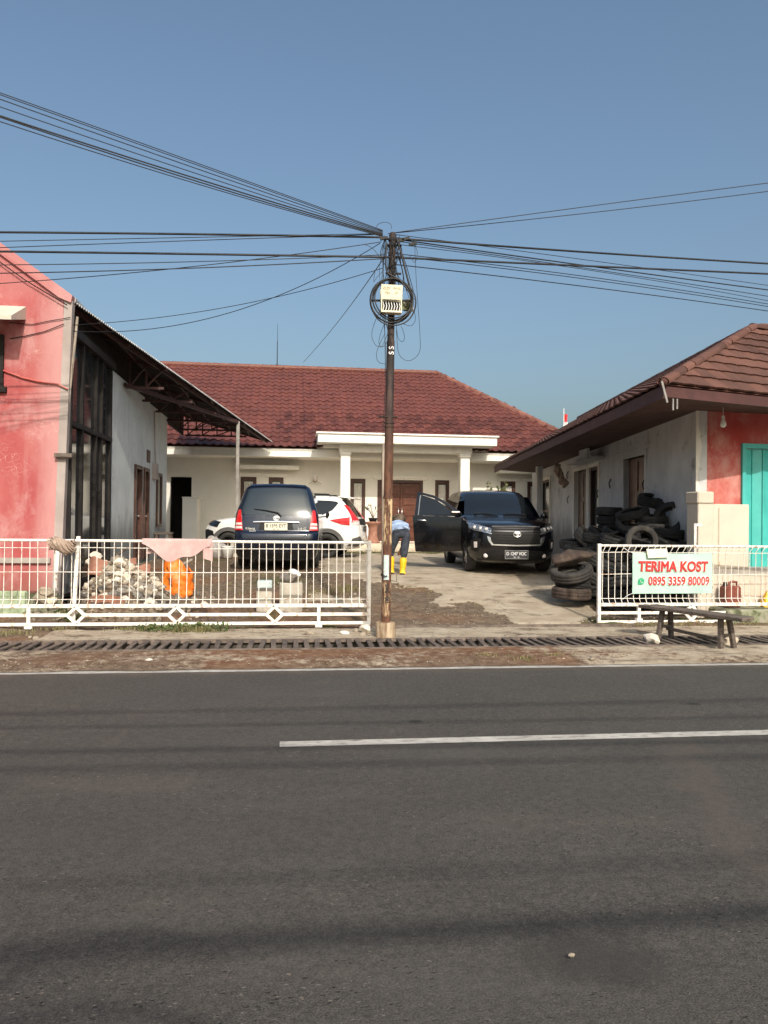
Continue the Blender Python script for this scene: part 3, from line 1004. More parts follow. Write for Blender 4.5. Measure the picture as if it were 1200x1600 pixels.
# pedestal with a potted plant, at the porch edge
pp = P(582, 849, y=26.0)
pd = thing('plant_pedestal', 'flared terracotta pedestal with small dark pot, beside the porch door', 'pedestal', (pp.x, 25.95, .8))
m_ = MB(); m_.lathe([(.0, 0), (.24, 0), (.24, .05), (.19, .10), (.155, .25), (.15, .50), (.19, .62), (.27, .68), (.27, .73), (0, .73)], 18, Matrix.Translation((pp.x, 25.95, .8))); m_.build('pedestal_shaft', 'terracotta', pd)
pl = thing('potted_plant', 'sparse flowering shrub in a shallow pot on the terracotta pedestal', 'plant', (pp.x, 25.95, 1.531))
m_ = MB(); m_.lathe([(0, 0), (.12, 0), (.15, .10), (.16, .13), (.14, .13), (.12, .09), (0, .09)], 14, Matrix.Translation((pp.x, 25.95, 1.531))); m_.build('pot', 'black_plastic', pl)
stm, lv = MB(), MB()
def leafq(mb, p, size, rr):
    d = Vector((rr.uniform(-1, 1), rr.uniform(-1, 1), rr.uniform(-.6, .9))).normalized()
    s_ = d.orthogonal().normalized()*size*.38
    mid_ = p+d*size*.55+Vector((0, 0, size*.1))
    mb.add([p, mid_+s_, p+d*size, mid_-s_], [(0, 1, 2, 3)])
def sprig(stm, lv, base, h, spread, n, leaf, rr, nleaf=5):
    for k in range(n):
        an_ = rr.uniform(0, 6.28)
        a = base
        b = base+Vector((math.cos(an_)*spread*.4, math.sin(an_)*spread*.4, h*.5))
        c = base+Vector((math.cos(an_)*spread, math.sin(an_)*spread, h*rr.uniform(.7, 1.05)))
        stm.tube([a, b, c], [.012, .008, .004], 5)
        for q in range(nleaf):
            t = .45+.6*q/nleaf
            leafq(lv, b.lerp(c, min(1, t))+Vector((rr.uniform(-.03, .03), rr.uniform(-.03, .03), 0)), leaf*rr.uniform(.7, 1.2), rr)
sprig(stm, lv, Vector((pp.x, 25.95, 1.62)), .52, .3, 9, .07, RND, 4)
stm.build('stem', 'stem', pl); lv.build('leaves', 'leaf', pl, fix=False)
qq = P(778, 790, y=26.6)
sb = thing('shrub', 'thin leafy shrub standing behind the black car by the porch column', 'plant', (qq.x, 26.9, GZ))
stm, lv = MB(), MB()
stm.tube([(qq.x, 26.9, GZ), (qq.x-.05, 26.9, GZ+1.0), (qq.x, 26.9, GZ+1.6)], [.03, .025, .018], 6)
sprig(stm, lv, Vector((qq.x, 26.9, GZ+1.45)), 1.0, .45, 12, .12, RND, 6)
sprig(stm, lv, Vector((qq.x, 26.9, GZ+.9)), .8, .5, 8, .12, RND, 5)
stm.build('stem', 'stem', sb); lv.build('leaves', 'leaf', sb, fix=False)
# low block wall by the dark passage
lw = MB()
a, b = P(286, 800, y=26.4).x, P(309, 800, y=26.4).x
lw.box(a, b, 26.2, 27.2, .4, 2.25)
lw.box(a-.02, b+.06, 26.18, 27.22, 2.25, 2.29)
tag(recentre(lw.build('low_block_wall', 'white', bevel=.012)), 'stubby pale block wall beside the dark doorway of the white house', 'wall')

# ------------------------------------------------------------------ pink building at the left, with its canopy
PB = thing('pink_building', 'faded pink plastered building with cracked gable front', 'building', (-6, 14, .1))
PY = 12.3
XT, XB, ZC = -3.39, -3.50, 4.97
def gable(z): return XB+(XT-XB)*(z/ZC)
w = MB()
sl_ = .70
ridge_x = -8.0
ZR = ZC+sl_*(XT-ridge_x)
w.prism([(-12.6, PY, .30), (XB-.005, PY, .30), (XB+.03*0, PY, .5), (XT-.10, PY, ZC), (ridge_x, PY, ZR), (-12.6, PY, ZC)], (0, .18, 0))
w.build('front_wall', 'pink', PB)
w = MB()
w.prism([(XB-.10, PY-.004, .35), (XB+.025, PY-.004, .35), (XT+.03, PY-.004, ZC-.05), (XT-.09, PY-.004, ZC-.02)], (0, .14, 0))
w.build('corner_pier', 'grey_edge', PB)
w = MB()
w.prism([(XT-.16, PY-.05, ZC-.02), (XT+.02, PY-.05, ZC-.09), (XT+.04, PY-.05, ZC+.02), (ridge_x, PY-.05, ZR+.10), (-12.7, PY-.05, ZC+.0), (-12.7, PY-.05, ZC-.1), (ridge_x, PY-.05, ZR-.04)], (0, .26, 0))
w.build('gable_coping', 'pink', PB)
w = MB(); w.box(-12.6, -3.93, PY-.10, PY-.002, .0, .46); w.build('green_plinth', 'green', PB, bevel=.02)
w = MB(); w.box(-12.6, -3.62, PY-.055, PY-.002, .88, .96); w.build('plinth_band', 'creamband', PB)
w = MB()
w.box(-3.93, -3.50, PY-.04, PY+.2, .02, .42)
for k in range(9): w.add([Vector(q)*.11+Vector((-3.90+.05*k, PY-.06+.03*(k % 2), .08+.12*(k % 3))) for q in lump(1, .25, k).v], lump(1, .25, k).f)
w.build('stone_foundation', 'mossy', PB)
# long side wall, doors and vent
WX = -3.42
w = MB()
y0, y1 = 15.2, 22.0
doors = [(17.55, 18.35, .62, 2.72), (18.62, 19.25, .62, 2.72)]
w.box(WX-.18, WX, y0, 17.5, .2, 4.42); w.box(WX-.18, WX, 17.5, 18.4, 2.78, 4.42); w.box(WX-.18, WX, 18.4, 18.58, .2, 4.42)
w.box(WX-.18, WX, 18.58, 19.3, 2.78, 4.42); w.box(WX-.18, WX, 19.3, y1, .2, 4.38)
w.box(-12, WX-.18, y1-.2, y1, .2, 4.3)
w.build('side_wall', 'leftwall', PB)
w = MB(); w.box(WX-.25, WX+.03, y0, 19.9, .0, .52); w.build('wall_base', 'mossy', PB, bevel=.02)
for a, b, z0, z1 in doors:
    f = MB(); f.box(WX-.14, WX+.035, a, a+.09, z0, z1+.05); f.box(WX-.14, WX+.035, b-.09, b, z0, z1+.05); f.box(WX-.14, WX+.035, a+.09, b-.09, z1-.04, z1+.05)
    f.build('door_frame', 'woodbrown', PB)
    d = MB(); d.box(WX-.10, WX-.06, a+.09, b-.09, z0, z1-.04)
    for k in range(3): d.box(WX-.06, WX-.045, a+.16, b-.16, z0+.15+k*.66, z0+.68+k*.66)
    dd = d.build('door', 'woodbrown', PB)
    h = MB(); h.cyl((WX-.06, b-.17, z0+1.0), (WX+.0, b-.17, z0+1.0), .02, .02, 6); h.build('handle', 'rim_silver', dd)
f = MB(); f.box(WX-.02, WX+.02, 18.95, 19.35, 2.92, 3.22); f.build('vent', 'woodbrown', PB)
f = MB(); f.box(WX-.02, WX+.05, 20.3, 20.37, 1.35, 2.75); f.box(WX-.02, WX+.05, 20.95, 21.02, 1.35, 2.75); f.box(WX-.02, WX+.05, 20.37, 20.95, 2.67, 2.75); f.box(WX-.02, WX+.05, 20.37, 20.95, 1.35, 1.43)
wo = f.build('window', 'woodbrown', PB); f = MB(); f.box(WX+.01, WX+.02, 20.37, 20.95, 1.43, 2.67); f.build('pane', 'glass_house', wo)
f = MB(); f.box(WX, WX+.10, 19.75, 20.05, 2.55, 2.95); f.tube([(WX+.05, 19.9, 2.95), (WX+.04, 19.85, 3.4), (WX+.05, 19.7, 3.9), (WX+.03, 19.75, 4.25)], .02, 6); f.build('meter_box', 'grey_edge', PB)
# glazed shop front between the pier and the white side wall: dark steel, dark panes
GX = -3.44
f = MB()
for yy, wd in ((12.48, .05), (13.15, .09), (14.05, .06), (14.45, .06), (15.15, .09)): f.box(GX-.06, GX+.05, yy-wd/2, yy+wd/2, .35, 4.5)
f.box(GX-.06, GX+.06, 12.46, 15.19, 3.02, 3.10)
f.box(GX-.06, GX+.06, 12.46, 15.19, .35, .55)
f.box(GX-.10, GX+.10, 12.46, 15.25, 4.42, 4.55)
gf = f.build('shop_front_frame', 'darksteel', PB)
for a, b in ((12.51, 13.10), (13.20, 14.02), (14.08, 14.42), (14.48, 15.105)):
    for z0, z1 in ((.55, 3.02), (3.10, 4.42)):
        p = MB(); p.box(GX-.012, GX, a, b, z0, z1); p.build('pane', 'glass_house', gf)
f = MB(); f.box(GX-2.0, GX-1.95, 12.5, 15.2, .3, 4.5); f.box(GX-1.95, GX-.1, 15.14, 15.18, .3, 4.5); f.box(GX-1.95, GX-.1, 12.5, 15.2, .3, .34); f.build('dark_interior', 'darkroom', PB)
f = MB(); f.tube([(XT+.08, PY+.10, 4.70), (XT+.02, PY+.08, 3.9), (XT-.03, PY+.07, 3.28)], .022, 6); f.build('drain_pipe', 'batten', PB)
f = MB(); f.box(XB-.07, XB+.19, PY-.10, PY+.06, 2.50, 2.56); f.build('plank_bracket', 'oldwood', PB)
# awning and window at the picture's edge
f = MB()
aw0 = P(24, 502, y=PY-.45); aw1 = P(27, 492, y=PY)
f.prism([(-6.2, PY, 4.80), (-6.2, PY-.62, 4.50), (-6.2, PY-.62, 4.44), (-6.2, PY, 4.60)], (aw0.x+6.2, 0, 0))
f.build('awning', 'cream', PB)
f = MB(); wx = P(7, 540, y=PY).x
f.box(wx-.09, wx, PY-.05, PY, 3.55, 4.35); f.box(wx-1.4, wx+.05, PY-.07, PY, 3.47, 3.55); f.box(wx-1.3, wx-.09, PY-.04, PY, 4.27, 4.35)
wo = f.build('window', 'darksteel', PB); f = MB(); f.box(wx-1.3, wx-.09, PY-.02, PY-.01, 3.55, 4.27); f.build('pane', 'glass_house', wo)
# conduit and loose wires across the pink wall
f = MB(); f.tube([P(-40, 568, y=PY-.03), P(0, 577, y=PY-.03), P(35, 590, y=PY-.03), P(60, 596, y=PY-.03), P(90, 600, y=PY-.03), P(106, 608, y=PY-.03)], .014, 6); f.build('conduit', 'pinkred', PB)
f = MB()
f.tube([P(15, 504, y=PY-.02), P(50, 507, y=PY-.02), P(80, 501, y=PY-.02), P(110, 496, y=PY-.03)], .006, 5)
f.tube([P(16, 529, y=PY-.02), P(40, 525, y=PY-.02), P(70, 518, y=PY-.02), P(100, 506, y=PY-.03)], .007, 5)
f.tube([P(-20, 395, y=PY-.06), P(40, 438, y=PY-.06), P(105, 477, y=PY-.06)], .009, 5)
f.build('loose_wire', 'darksteel', PB)
f = MB(); f.prism([(WX-.12, 12.5, 4.3), (WX-.12, 25.8, 4.3), (WX-.12, 25.8, 4.93), (WX-.12, 12.5, 4.93)], (.05, 0, 0)); f.build('eave_shade_infill', 'darksteel', PB)  # dark infill over the shop front; beyond it the sheet paints the shadowed gap
f = MB(); f.box(GX-2.0, GX-.1, 12.5, 15.2, 4.5, 4.56); f.build('light_stop_ceiling', 'darkroom', PB)  # dark lid added to stop light leaking in from behind
# main roof behind the gable
f = MB()
for sx, xx in ((1, XT+.05), (-1, -12.6)):
    za = ZC+.02
    f.prism([(ridge_x, PY+.1, ZR+.05), (xx, PY+.1, za), (xx, PY+.1, za-.05), (ridge_x, PY+.1, ZR)], (0, 9.7, 0))
f.build('main_roof', 'zinc', PB)
# lean-to canopy: corrugated sheet, its open edge runs back and outwards
CN = thing('canopy', 'low corrugated metal canopy on maroon steel trusses beside the pink building', 'canopy', (-2.4, 20, .5))
TIPX, TIPY = -.61, 25.9
EN0 = Vector((XT+.03, 12.36, 4.93)); TIP = P(425, 690, y=TIPY)
slope = (EN0.z-TIP.z)/(TIP.x-EN0.x)
def edge_x(y): return EN0.x+(TIP.x-EN0.x)*(y-EN0.y)/(TIP.y-EN0.y)
def roof_z(x): return EN0.z-slope*(x-EN0.x)
mb = MB()
n = int((TIP.y-EN0.y)/.0127)
vs = []
XW = -3.62
for i in range(n+1):
    y = EN0.y+(TIP.y-EN0.y)*i/n
    cor = .014*math.sin(2*math.pi*y/.076)
    for x in (XW, edge_x(y)+.01):
        vs.append((x, y, roof_z(x)+cor))
        vs.append((x, y, roof_z(x)+cor-.016))
fs = []
for i in range(n):
    a, b = i*4, (i+1)*4
    fs += [(a, a+2, b+2, b), (a+1, b+1, b+3, a+3), (a+2, a+3, b+3, b+2), (a, b, b+1, a+1)]
mb.add(vs, fs, 0, False)
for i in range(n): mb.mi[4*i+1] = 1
mb.build('roof_sheet', ['zinc', 'zinc_shade'], CN, fix=False)
ez = .055
f = MB()
f.bar(EN0+Vector((-.16, .08, -.02)), TIP+Vector((-.16, -.10, -.02)), .05, .08)
f.build('edge_beam', 'truss', CN)
CHZ = 4.30
zl = lambda x: roof_z(x)-.06
for y in (14.6, 16.4, 18.2, 20.0, 21.75, 23.9, 25.6):
    xe = edge_x(y)-.06
    t = MB()
    t.bar((WX+.02, y, zl(WX)), (xe, y, zl(xe)), .05, .06)
    xm = min(xe-.03, EN0.x+(EN0.z-.07-CHZ)/slope-.10)
    if xe-WX > .5:
        t.bar((WX+.02, y, CHZ-.02), (xm, y, CHZ-.02), .05, .05)
        k = max(2, int((xm-WX)/.42))
        for q in range(k):
            xa = WX+.1+(xm-WX-.12)*q/k
            xb = WX+.1+(xm-WX-.12)*(q+1)/k
            if zl(xa)-CHZ > .1: t.bar((xa, y, CHZ), (xa, y, zl(xa)), .035, .035, (0, 1, 0))
            if zl(xb)-CHZ > .1: t.bar((xa, y+.01, CHZ), (xb, y+.01, zl(xb)), .03, .03, (0, 1, 0))
    t.build('truss', 'truss', CN)
for k in range(4):
    x = -3.2+k*.62
    ya = EN0.y+(x-EN0.x)/(TIP.x-EN0.x)*(TIP.y-EN0.y)+.1
    if ya < 25:
        f = MB(); f.bar((x, max(12.6, ya), roof_z(x)-.035), (x, 25.8, roof_z(x)-.035), .04, .05); f.build('purlin', 'truss', CN)
f = MB(); pb_ = P(372, 668, y=21.75)
f.bar((WX+.05, 16.2, 4.30), (pb_.x, 21.75, 4.28), .06, .08)
f.build('diagonal_beam', 'truss', CN)
f = MB(); f.box(pb_.x-.045, pb_.x+.045, 21.70, 21.80, .5, 4.30); f.build('post', 'post_metal', CN, bevel=.006)
f = MB(); f.box(pb_.x-.16, pb_.x+.16, 21.6, 21.9, .45, .95); f.build('post_footing', 'concrete', CN, bevel=.02)
lb = P(212, 628, y=18.0)
f = thing('light_bulb', 'clear bulb hanging under the canopy beside the white side wall', 'bulb', lb)
m_ = MB(); m_.lathe([(0, -.07), (.035, -.06), (.05, -.02), (.035, .03), (.016, .06), (.016, .09), (0, .09)], 12, Matrix.Translation(lb)); m_.build('globe', 'lamp_clear', f)
m_ = MB(); m_.cyl(lb+Vector((0, 0, .09)), lb+Vector((0, 0, .15)), .02, .02, 8); m_.tube([lb+Vector((0, 0, .15)), Vector((lb.x, lb.y, roof_z(lb.x)-.02))], .005, 5); m_.build('holder', 'black_plastic', f)
so_ = thing('wooden_stool', 'small rough wooden stool at the far end of the left side wall', 'stool', (-3.0, 20.3, .52))
sx = P(256, 830, y=20.2)
so_.location = (sx.x, 20.2, .52); WM[so_.name] = Matrix.Translation((sx.x, 20.2, .52))
m_ = MB(); m_.box(-.22, .22, -.14, .14, .64, .70); m_.build('seat', 'oldwood', so_, local=True, bevel=.006)
for a in (-.17, .17):
    for b in (-.09, .09):
        m_ = MB(); m_.bar((a*1.1, b*1.1, 0), (a, b, .64), .06, .06); m_.build('leg', 'oldwood', so_, local=True)

# ------------------------------------------------------------------ building at the right
RB = thing('grey_house', 'grey plastered house with brown red shingle roof and red shop front', 'house', (8.2, 16, .1))
C0 = Vector((6.85, 12.30, 0))
LD = Vector((1.54, 12.91, 0)).normalized()        # along the side wall, away from the road
LN = Vector((-LD.y, LD.x, 0))                     # outwards, towards the driveway
FD = Vector((math.cos(rad(5)), math.sin(rad(5)), 0))   # along the front wall
FN = Vector((FD.y, -FD.x, 0))                     # outwards, towards the road
def wallt(u):
    q = fw + CR*((u-600)/1200)
    a = np.array([[q.x, -LD.x], [q.y, -LD.y]])
    return float(np.linalg.solve(a, np.array([C0.x, C0.y]))[1])
def wallz(u, v):
    p = C0+LD*wallt(u)
    k = (p-EYE).dot(fw)
    return P(u, v, d=(Vector((p.x, p.y, 1.6))-EYE).dot(fw)).z
def wbox(mb, t0, t1, z0, z1, n0, n1, mi=0):
    """box on the side wall: along it t0..t1, out of it n0..n1"""
    a = C0+LD*((t0+t1)/2)+LN*((n0+n1)/2)+Vector((0, 0, (z0+z1)/2))
    return mb.obox(a, LD*((t1-t0)/2), LN*((n1-n0)/2), Vector((0, 0, (z1-z0)/2)), mi)
def fbox(mb, s0, s1, z0, z1, n0, n1, mi=0):
    a = C0+FD*((s0+s1)/2)+FN*((n0+n1)/2)+Vector((0, 0, (z0+z1)/2))
    return mb.obox(a, FD*((s1-s0)/2), FN*((n1-n0)/2), Vector((0, 0, (z1-z0)/2)), mi)
def fs(u, n=0.):
    """distance along the front wall seen at picture column u, n in front of the wall"""
    q = fw + CR*((u-600)/1200)
    o = C0+FN*n
    a = np.array([[q.x, -FD.x], [q.y, -FD.y]])
    return float(np.linalg.solve(a, np.array([o.x, o.y]))[1])
tA0, tA1 = wallt(1008), wallt(975)
tW0, tW1 = wallt(935), wallt(921)
tB0, tB1 = wallt(917), wallt(898)
tC0, tC1 = wallt(859), wallt(844)
ZW = 3.95
w = MB()
WIN = [(tA0, tA1, .62, 2.98), (tW0, tW1, 1.45, 2.98), (tB0, tB1, .62, 2.98), (tC0, tC1, .9, 2.95)]
t = 0.
for a, b, z0, z1 in WIN:
    wbox(w, t, a, .1, ZW, -.18, 0); wbox(w, a, b, z1, ZW, -.18, 0); wbox(w, a, b, .1, z0, -.18, 0)
    t = b
wbox(w, t, 14.2, .1, ZW, -.18, 0)
wbox(w, 14.0, 14.2, .1, ZW, -6, -.18)
w.build('side_wall', 'rightwall', RB)
def frame_in(mb, a, b, z0, z1, wd=.09, proud=.03, bottom=False):
    wbox(mb, a-wd, a, z0, z1+wd, -.12, proud); wbox(mb, b, b+wd, z0, z1+wd, -.12, proud); wbox(mb, a, b, z1, z1+wd, -.12, proud)
    if bottom: wbox(mb, a-wd, b+wd, z0-.08, z0, -.12, proud+.03)
for k, (a, b, z0, z1) in enumerate(WIN):
    f = MB(); frame_in(f, a, b, z0, z1, .12 if k == 0 else .09, .03, k in (1, 3))
    if k in (0, 2):
        f.build('door_frame', 'rightwall' if k == 0 else 'white', RB)
        d = MB(); wbox(d, a, b, z0, z1, -.15, -.10)
        m = (a+b)/2
        for h in range(3):
            for x0_, x1_ in ((a+.08, m-.05), (m+.05, b-.08)): wbox(d, x0_, x1_, z0+.15+h*.75, z0+.78+h*.75, -.10, -.08)
        d.build('door', 'doorwood' if k == 0 else 'woodbrown', RB)
    else:
        wo = f.build('window', 'white', RB)
        p = MB(); wbox(p, a, b, z0, z1, -.09, -.08); p.build('pane', 'glass_house', wo)
        p = MB(); wbox(p, a, a+.06, z0, z1, -.07, -.02); wbox(p, b-.06, b, z0, z1, -.07, -.02); wbox(p, a, b, z0, z0+.06, -.07, -.02); wbox(p, a, b, z1-.07, z1, -.07, -.02)
        if k == 3: wbox(p, a, b, 1.9, 1.96, -.07, -.02)
        p.build('sash', 'woodbrown', wo)
f = MB(); wbox(f, wallt(944), wallt(907), 3.12, 3.20, 0, .42); wbox(f, wallt(944), wallt(930), 3.12, 3.38, .36, .42); f.build('broken_ledge', 'rightwall', RB, bevel=.012)
f = MB(); wbox(f, wallt(1012)-.1, wallt(966)+.2, 3.16, 3.22, 0, .05); f.build('lintel_line', 'rightwall', RB)
pc = C0+LD*wallt(905)+LN*.55
f = MB()
for k in range(5):
    q = lump(2, .5, 60+k, (.10, .10, .16)); f.add([Vector(v)+Vector((pc.x-.05+.05*k, pc.y+.05*(k % 2), 3.05-.10*k)) for v in q.v], q.f)
f.build('hanging_bundle', 'rag', RB)
f = MB()
for u, v in ((955, 755), (1008, 756), (889, 780), (888, 742), (936, 770)):
    p = C0+LD*wallt(u); z = wallz(u, v)
    f.tube([Vector((p.x, p.y, z+.1))+LN*.01, Vector((p.x, p.y, z))+LN*.06, Vector((p.x, p.y, z-.12))+LN*.03], .014, 5)
f.build('wall_hooks', 'darksteel', RB)
f = MB(); wbox(f, -.02, 13.5, .0, .58, -.1, .12); f.build('wall_base', 'mossy', RB, bevel=.02)
cp = P(842, 800, d=24.2)
f = MB(); f.box(cp.x-.09, cp.x+.09, cp.y-.09, cp.y+.09, .5, 3.4); f.build('eave_post', 'rightwall', RB)
# front: red plastered wall, teal folding door, cream parapet with pillar
sT = fs(1161)
w = MB()
fbox(w, .07, sT, .7, 3.9, -.16, 0)
fbox(w, sT, 6.5, 2.92, 3.9, -.16, 0)
w.build('front_wall', 'pinkred', RB)
w = MB()                                          # torn strip of bare plaster along the corner
pts = []
rr = random.Random(3)
n = 16
edge = []
for k in range(n+1):
    z = 1.78+(3.55-1.78)*k/n
    edge.append((.03+.045*rr.random()+.025*math.sin(k*.8), z))
poly = [(-.02, 1.78)]+[(a, z) for a, z in edge]+[(-.02, 3.55)]
w.prism([C0+FD*a+FN*.0+Vector((0, 0, z)) for a, z in poly], FN*.02)
w.build('plaster_strip', 'plasterpatch', RB)
fr = MB(); fbox(fr, sT-.05, sT+.02, .78, 2.98, -.10, .05); fbox(fr, sT+.02, 4.2, 2.90, 2.98, -.10, .05); fr.build('door_rail', 'teal', RB)
k = 0
s0 = sT+.025
fold = []
while s0 < 3.9:
    f = MB()
    a0, a1 = (.0, .05) if k % 2 else (.05, .0)
    pA = C0+FD*s0+FN*(-.06+a0); pB = C0+FD*(s0+.17)+FN*(-.06+a1)
    f.bar(Vector((pA.x, pA.y, 1.84)), Vector((pB.x, pB.y, 1.84)), .025, 2.10)
    f.bar(Vector((pA.x, pA.y, 1.84))+FN*.02, Vector((pA.x, pA.y, 1.84))+FN*.02+FD*.02, .02, 2.10)
    f.build('door_panel', 'teal', RB, bevel=.004)
    s0 += .172; k += 1
N1 = .42
sP0, sP1, sQ = fs(1091, N1), fs(1115, N1), fs(1172, N1)
w = MB(); fbox(w, sP0, sP1, .0, 1.92, .10, N1); w.build('pillar', 'cream', RB, bevel=.012)
w = MB(); fbox(w, sP0-.02, sP1+.0, 1.92, 2.12, .09, N1+.02); w.build('pillar_cap', 'cream', RB, bevel=.02)
w = MB(); fbox(w, sP1, sQ, .86, 1.92, .18, N1-.02); fbox(w, sP1+.10, sP1+.12, .9, 1.86, N1-.02, N1-.012); w.build('parapet', 'cream', RB, bevel=.01)
w = MB(); fbox(w, sP1, 6.5, .76, .858, -.1, N1-.03); w.build('stone_band', 'creamband', RB)
w = MB(); fbox(w, sP1, 6.5, .20, .758, -.1, N1-.015); fbox(w, sP1, 6.5, .60, .63, N1-.015, N1+.0); w.build('terrace_wall', 'cream', RB)
w = MB(); fbox(w, sP0+.2, 6.5, -.05, .235, .2, N1+.52); w.build('mossy_ledge', 'mossy', RB, bevel=.03)
# hip roof with big shingle tiles
E1 = Vector((5.20, 10.22, 3.56)); EF = Vector((6.60, 24.4, 3.36)); AP = P(1176, 513, d=14.2)
EDv = Vector((math.cos(rad(18)), math.sin(rad(18)), 0))
LE = (EF-E1).normalized()
E2 = E1+EDv*6.5; AP2 = AP+EDv*4.6; APF = AP+LE*11.5
rf = MB()
rf.add([E1, E2, AP2, AP, EF, APF], [(0, 1, 2, 3), (0, 3, 5, 4)])
o_ = rf.v
rf2 = MB()
back = [Vector(AP2)+Vector((0, 9, -2.2)), Vector(APF)+Vector((3.2, .5, -1.7))]
rf.add([AP, AP2, back[0], back[1], APF], [(0, 1, 2, 3), (0, 3, 4)])
rf.v = [tuple(Vector(p)-Vector((0, 0, .015))) for p in rf.v]
rroof = rf.build('roof', 'roofdeck', RB)
def slope_tiles(o, along, apexpt, clip, L1fn, nrows, TWs, TLs, single, parent):
    """rows of wavy shingles on the plane through o, direction along and apexpt"""
    nn = along.cross(apexpt-o).normalized()
    if nn.z < 0: nn = -nn
    upv = nn.cross(along).normalized()
    if upv.z < 0: upv = -upv
    mb = MB()
    top = []
    nx = 8
    for j, (yy, lift) in enumerate(((-.02, .034), (TLs*.5, .018), (TLs+.02, .003))):
        for i in range(nx+1):
            t_ = i/nx
            sag = -.032*math.sin(math.pi*t_)**.8 if j == 0 else 0
            top.append((t_*TWs*1.03, yy+sag+.03*(j == 0), lift+.022*math.sin(math.pi*t_)**1.5+(.012 if t_ > .9 else 0)))
    fs_ = [(j*9+i, j*9+i+1, (j+1)*9+i+1, (j+1)*9+i) for j in range(2) for i in range(nx)]
    mb.add(top, fs_, 0, True)
    mb.add(top[:9]+[(x, y+.006, z-.030) for x, y, z in top[:9]], [(9+i, 10+i, i+1, i) for i in range(nx)], 0, False)
    me = mb.mesh('tile', 'shingle', fix=False)
    bs = Matrix(((along.x, upv.x, nn.x, 0), (along.y, upv.y, nn.y, 0), (along.z, upv.z, nn.z, 0), (0, 0, 0, 1)))
    rest = MB()
    for j in range(nrows):
        lo, hi = L1fn(j*TLs)
        x = lo-TWs*(.5 if j % 2 else 0)
        while x < hi:
            m4 = Matrix.Translation(o+along*x+upv*(j*TLs)) @ bs @ Matrix.Rotation(RND.uniform(-.015, .015), 4, 'Z')
            hl_ = clip(j*TLs+TLs+.02)
            if x < hl_-.001:                       # cut along the hip
                h0, h1 = clip(j*TLs), hl_
                q_ = mb.mesh('tile', 'shingle', fix=False)
                bm = bmesh.new(); bm.from_mesh(q_)
                sl = (h1-h0)/(TLs+.02)
                bmesh.ops.bisect_plane(bm, geom=bm.verts[:]+bm.edges[:]+bm.faces[:], plane_co=(h0-x, 0, 0), plane_no=(-1, sl, 0), clear_outer=True)
                if not bm.faces:
                    bm.free(); x += TWs; continue
                bm.to_mesh(q_); bm.free()
                if single: link('tile', q_, parent, M4=m4)
                else: rest.add([m4 @ v.co for v in q_.vertices], [tuple(p.vertices) for p in q_.polygons], 0, True)
            elif single: link('tile', me, parent, M4=m4)
            else:
                rest.add([m4 @ Vector(q) for q in mb.v], mb.f); rest.sm[-len(mb.f):] = mb.sm
            x += TWs
    if not single: rest.build('tile', 'shingle', parent, fix=False)['kind'] = 'stuff'
    return nn, upv
fvec = AP-E1
fx = fvec.dot(EDv)
upL = (fvec-EDv*fx).length
nr = int(upL/.275)+1
slope_tiles(E1, EDv, AP, lambda h: fx*h/upL, lambda h: (fx*h/upL, 4.6), nr, .31, .275, True, rroof)
lx = fvec.dot(LE); upS = (fvec-LE*lx).length
slope_tiles(E1, LE, AP, lambda h: lx*h/upS, lambda h: (lx*h/upS, 13.9), int(upS/.275)+1, .31, .275, False, rroof)
def capline(a, b, n, r=.10):
    ridge_run(a, b, rroof, n, r, 'shingle', .95)
capline(E1+Vector((.0, .0, .02)), AP+Vector((0, 0, .02)), 12, .09)
capline(AP+Vector((0, 0, .02)), AP2+Vector((0, 0, .02)), 12, .09)
capline(APF+Vector((0, 0, .02)), AP+Vector((0, 0, .02)), 26, .09)
f = MB()
f.bar(E1+Vector((.03, .04, -.11)), E2+Vector((.03, .04, -.085)), .03, .15)
f.bar(E1+Vector((.03, .04, -.105)), EF+Vector((.03, .04, -.085)), .03, .19)
f.build('fascia_board', 'fascia', RB)
f = MB()
i1 = C0+Vector((0, 0, E1.z-.05)); i2 = C0+FD*6+Vector((0, 0, E1.z-.05)); i3 = C0+LD*13.9+Vector((0, 0, EF.z-.05))
e1 = E1+Vector((.05, .06, -.09)); e2 = E2+Vector((.05, .06, -.09)); e3 = EF+Vector((.05, 0, -.09))
f.add([e1, e2, i2-FN*.1, i1], [(0, 1, 2, 3)]); f.add([e1, i1, i3, e3], [(0, 1, 2, 3)])
f.build('soffit', 'soffit', RB)
f = MB(); q = lump(2, .08, 3, (.10, .10, .085)); f.add([Vector(p)+E1+Vector((.03, .03, .03)) for p in q.v], q.f, 0, True); f.build('hip_end', 'shingle', RB)
f = MB(); f.bar(E1+Vector((-.06, -.05, .02)), E1+Vector((.02, -.06, -.28)), .025, .025); f.bar(E1+Vector((.12, -.03, -.22)), E1+Vector((.12, -.03, -.38)), .02, .02); f.bar(E1+Vector((.18, -.03, -.22)), E1+Vector((.18, -.03, -.36)), .02, .02)
f.build('gutter_bracket', 'post_metal', RB)
lb = P(1130, 662, y=11.75)
f = thing('light_bulb', 'white opal bulb hanging under the eave before the red wall', 'bulb', lb)
m_ = MB(); m_.lathe([(0, -.065), (.03, -.058), (.05, -.025), (.048, .005), (.03, .05), (.022, .075), (0, .075)], 14, Matrix.Translation(lb)); m_.build('globe', 'bulb', f)
m_ = MB(); m_.cyl(lb+Vector((0, 0, .075)), lb+Vector((0, 0, .13)), .024, .022, 10); m_.tube([lb+Vector((0, 0, .13)), Vector((lb.x, lb.y, 3.5))], .004, 5); m_.build('holder', 'white_plastic', f)
jc = C0+FD*fs(1142, N1+.16)+FN*(N1+.16)
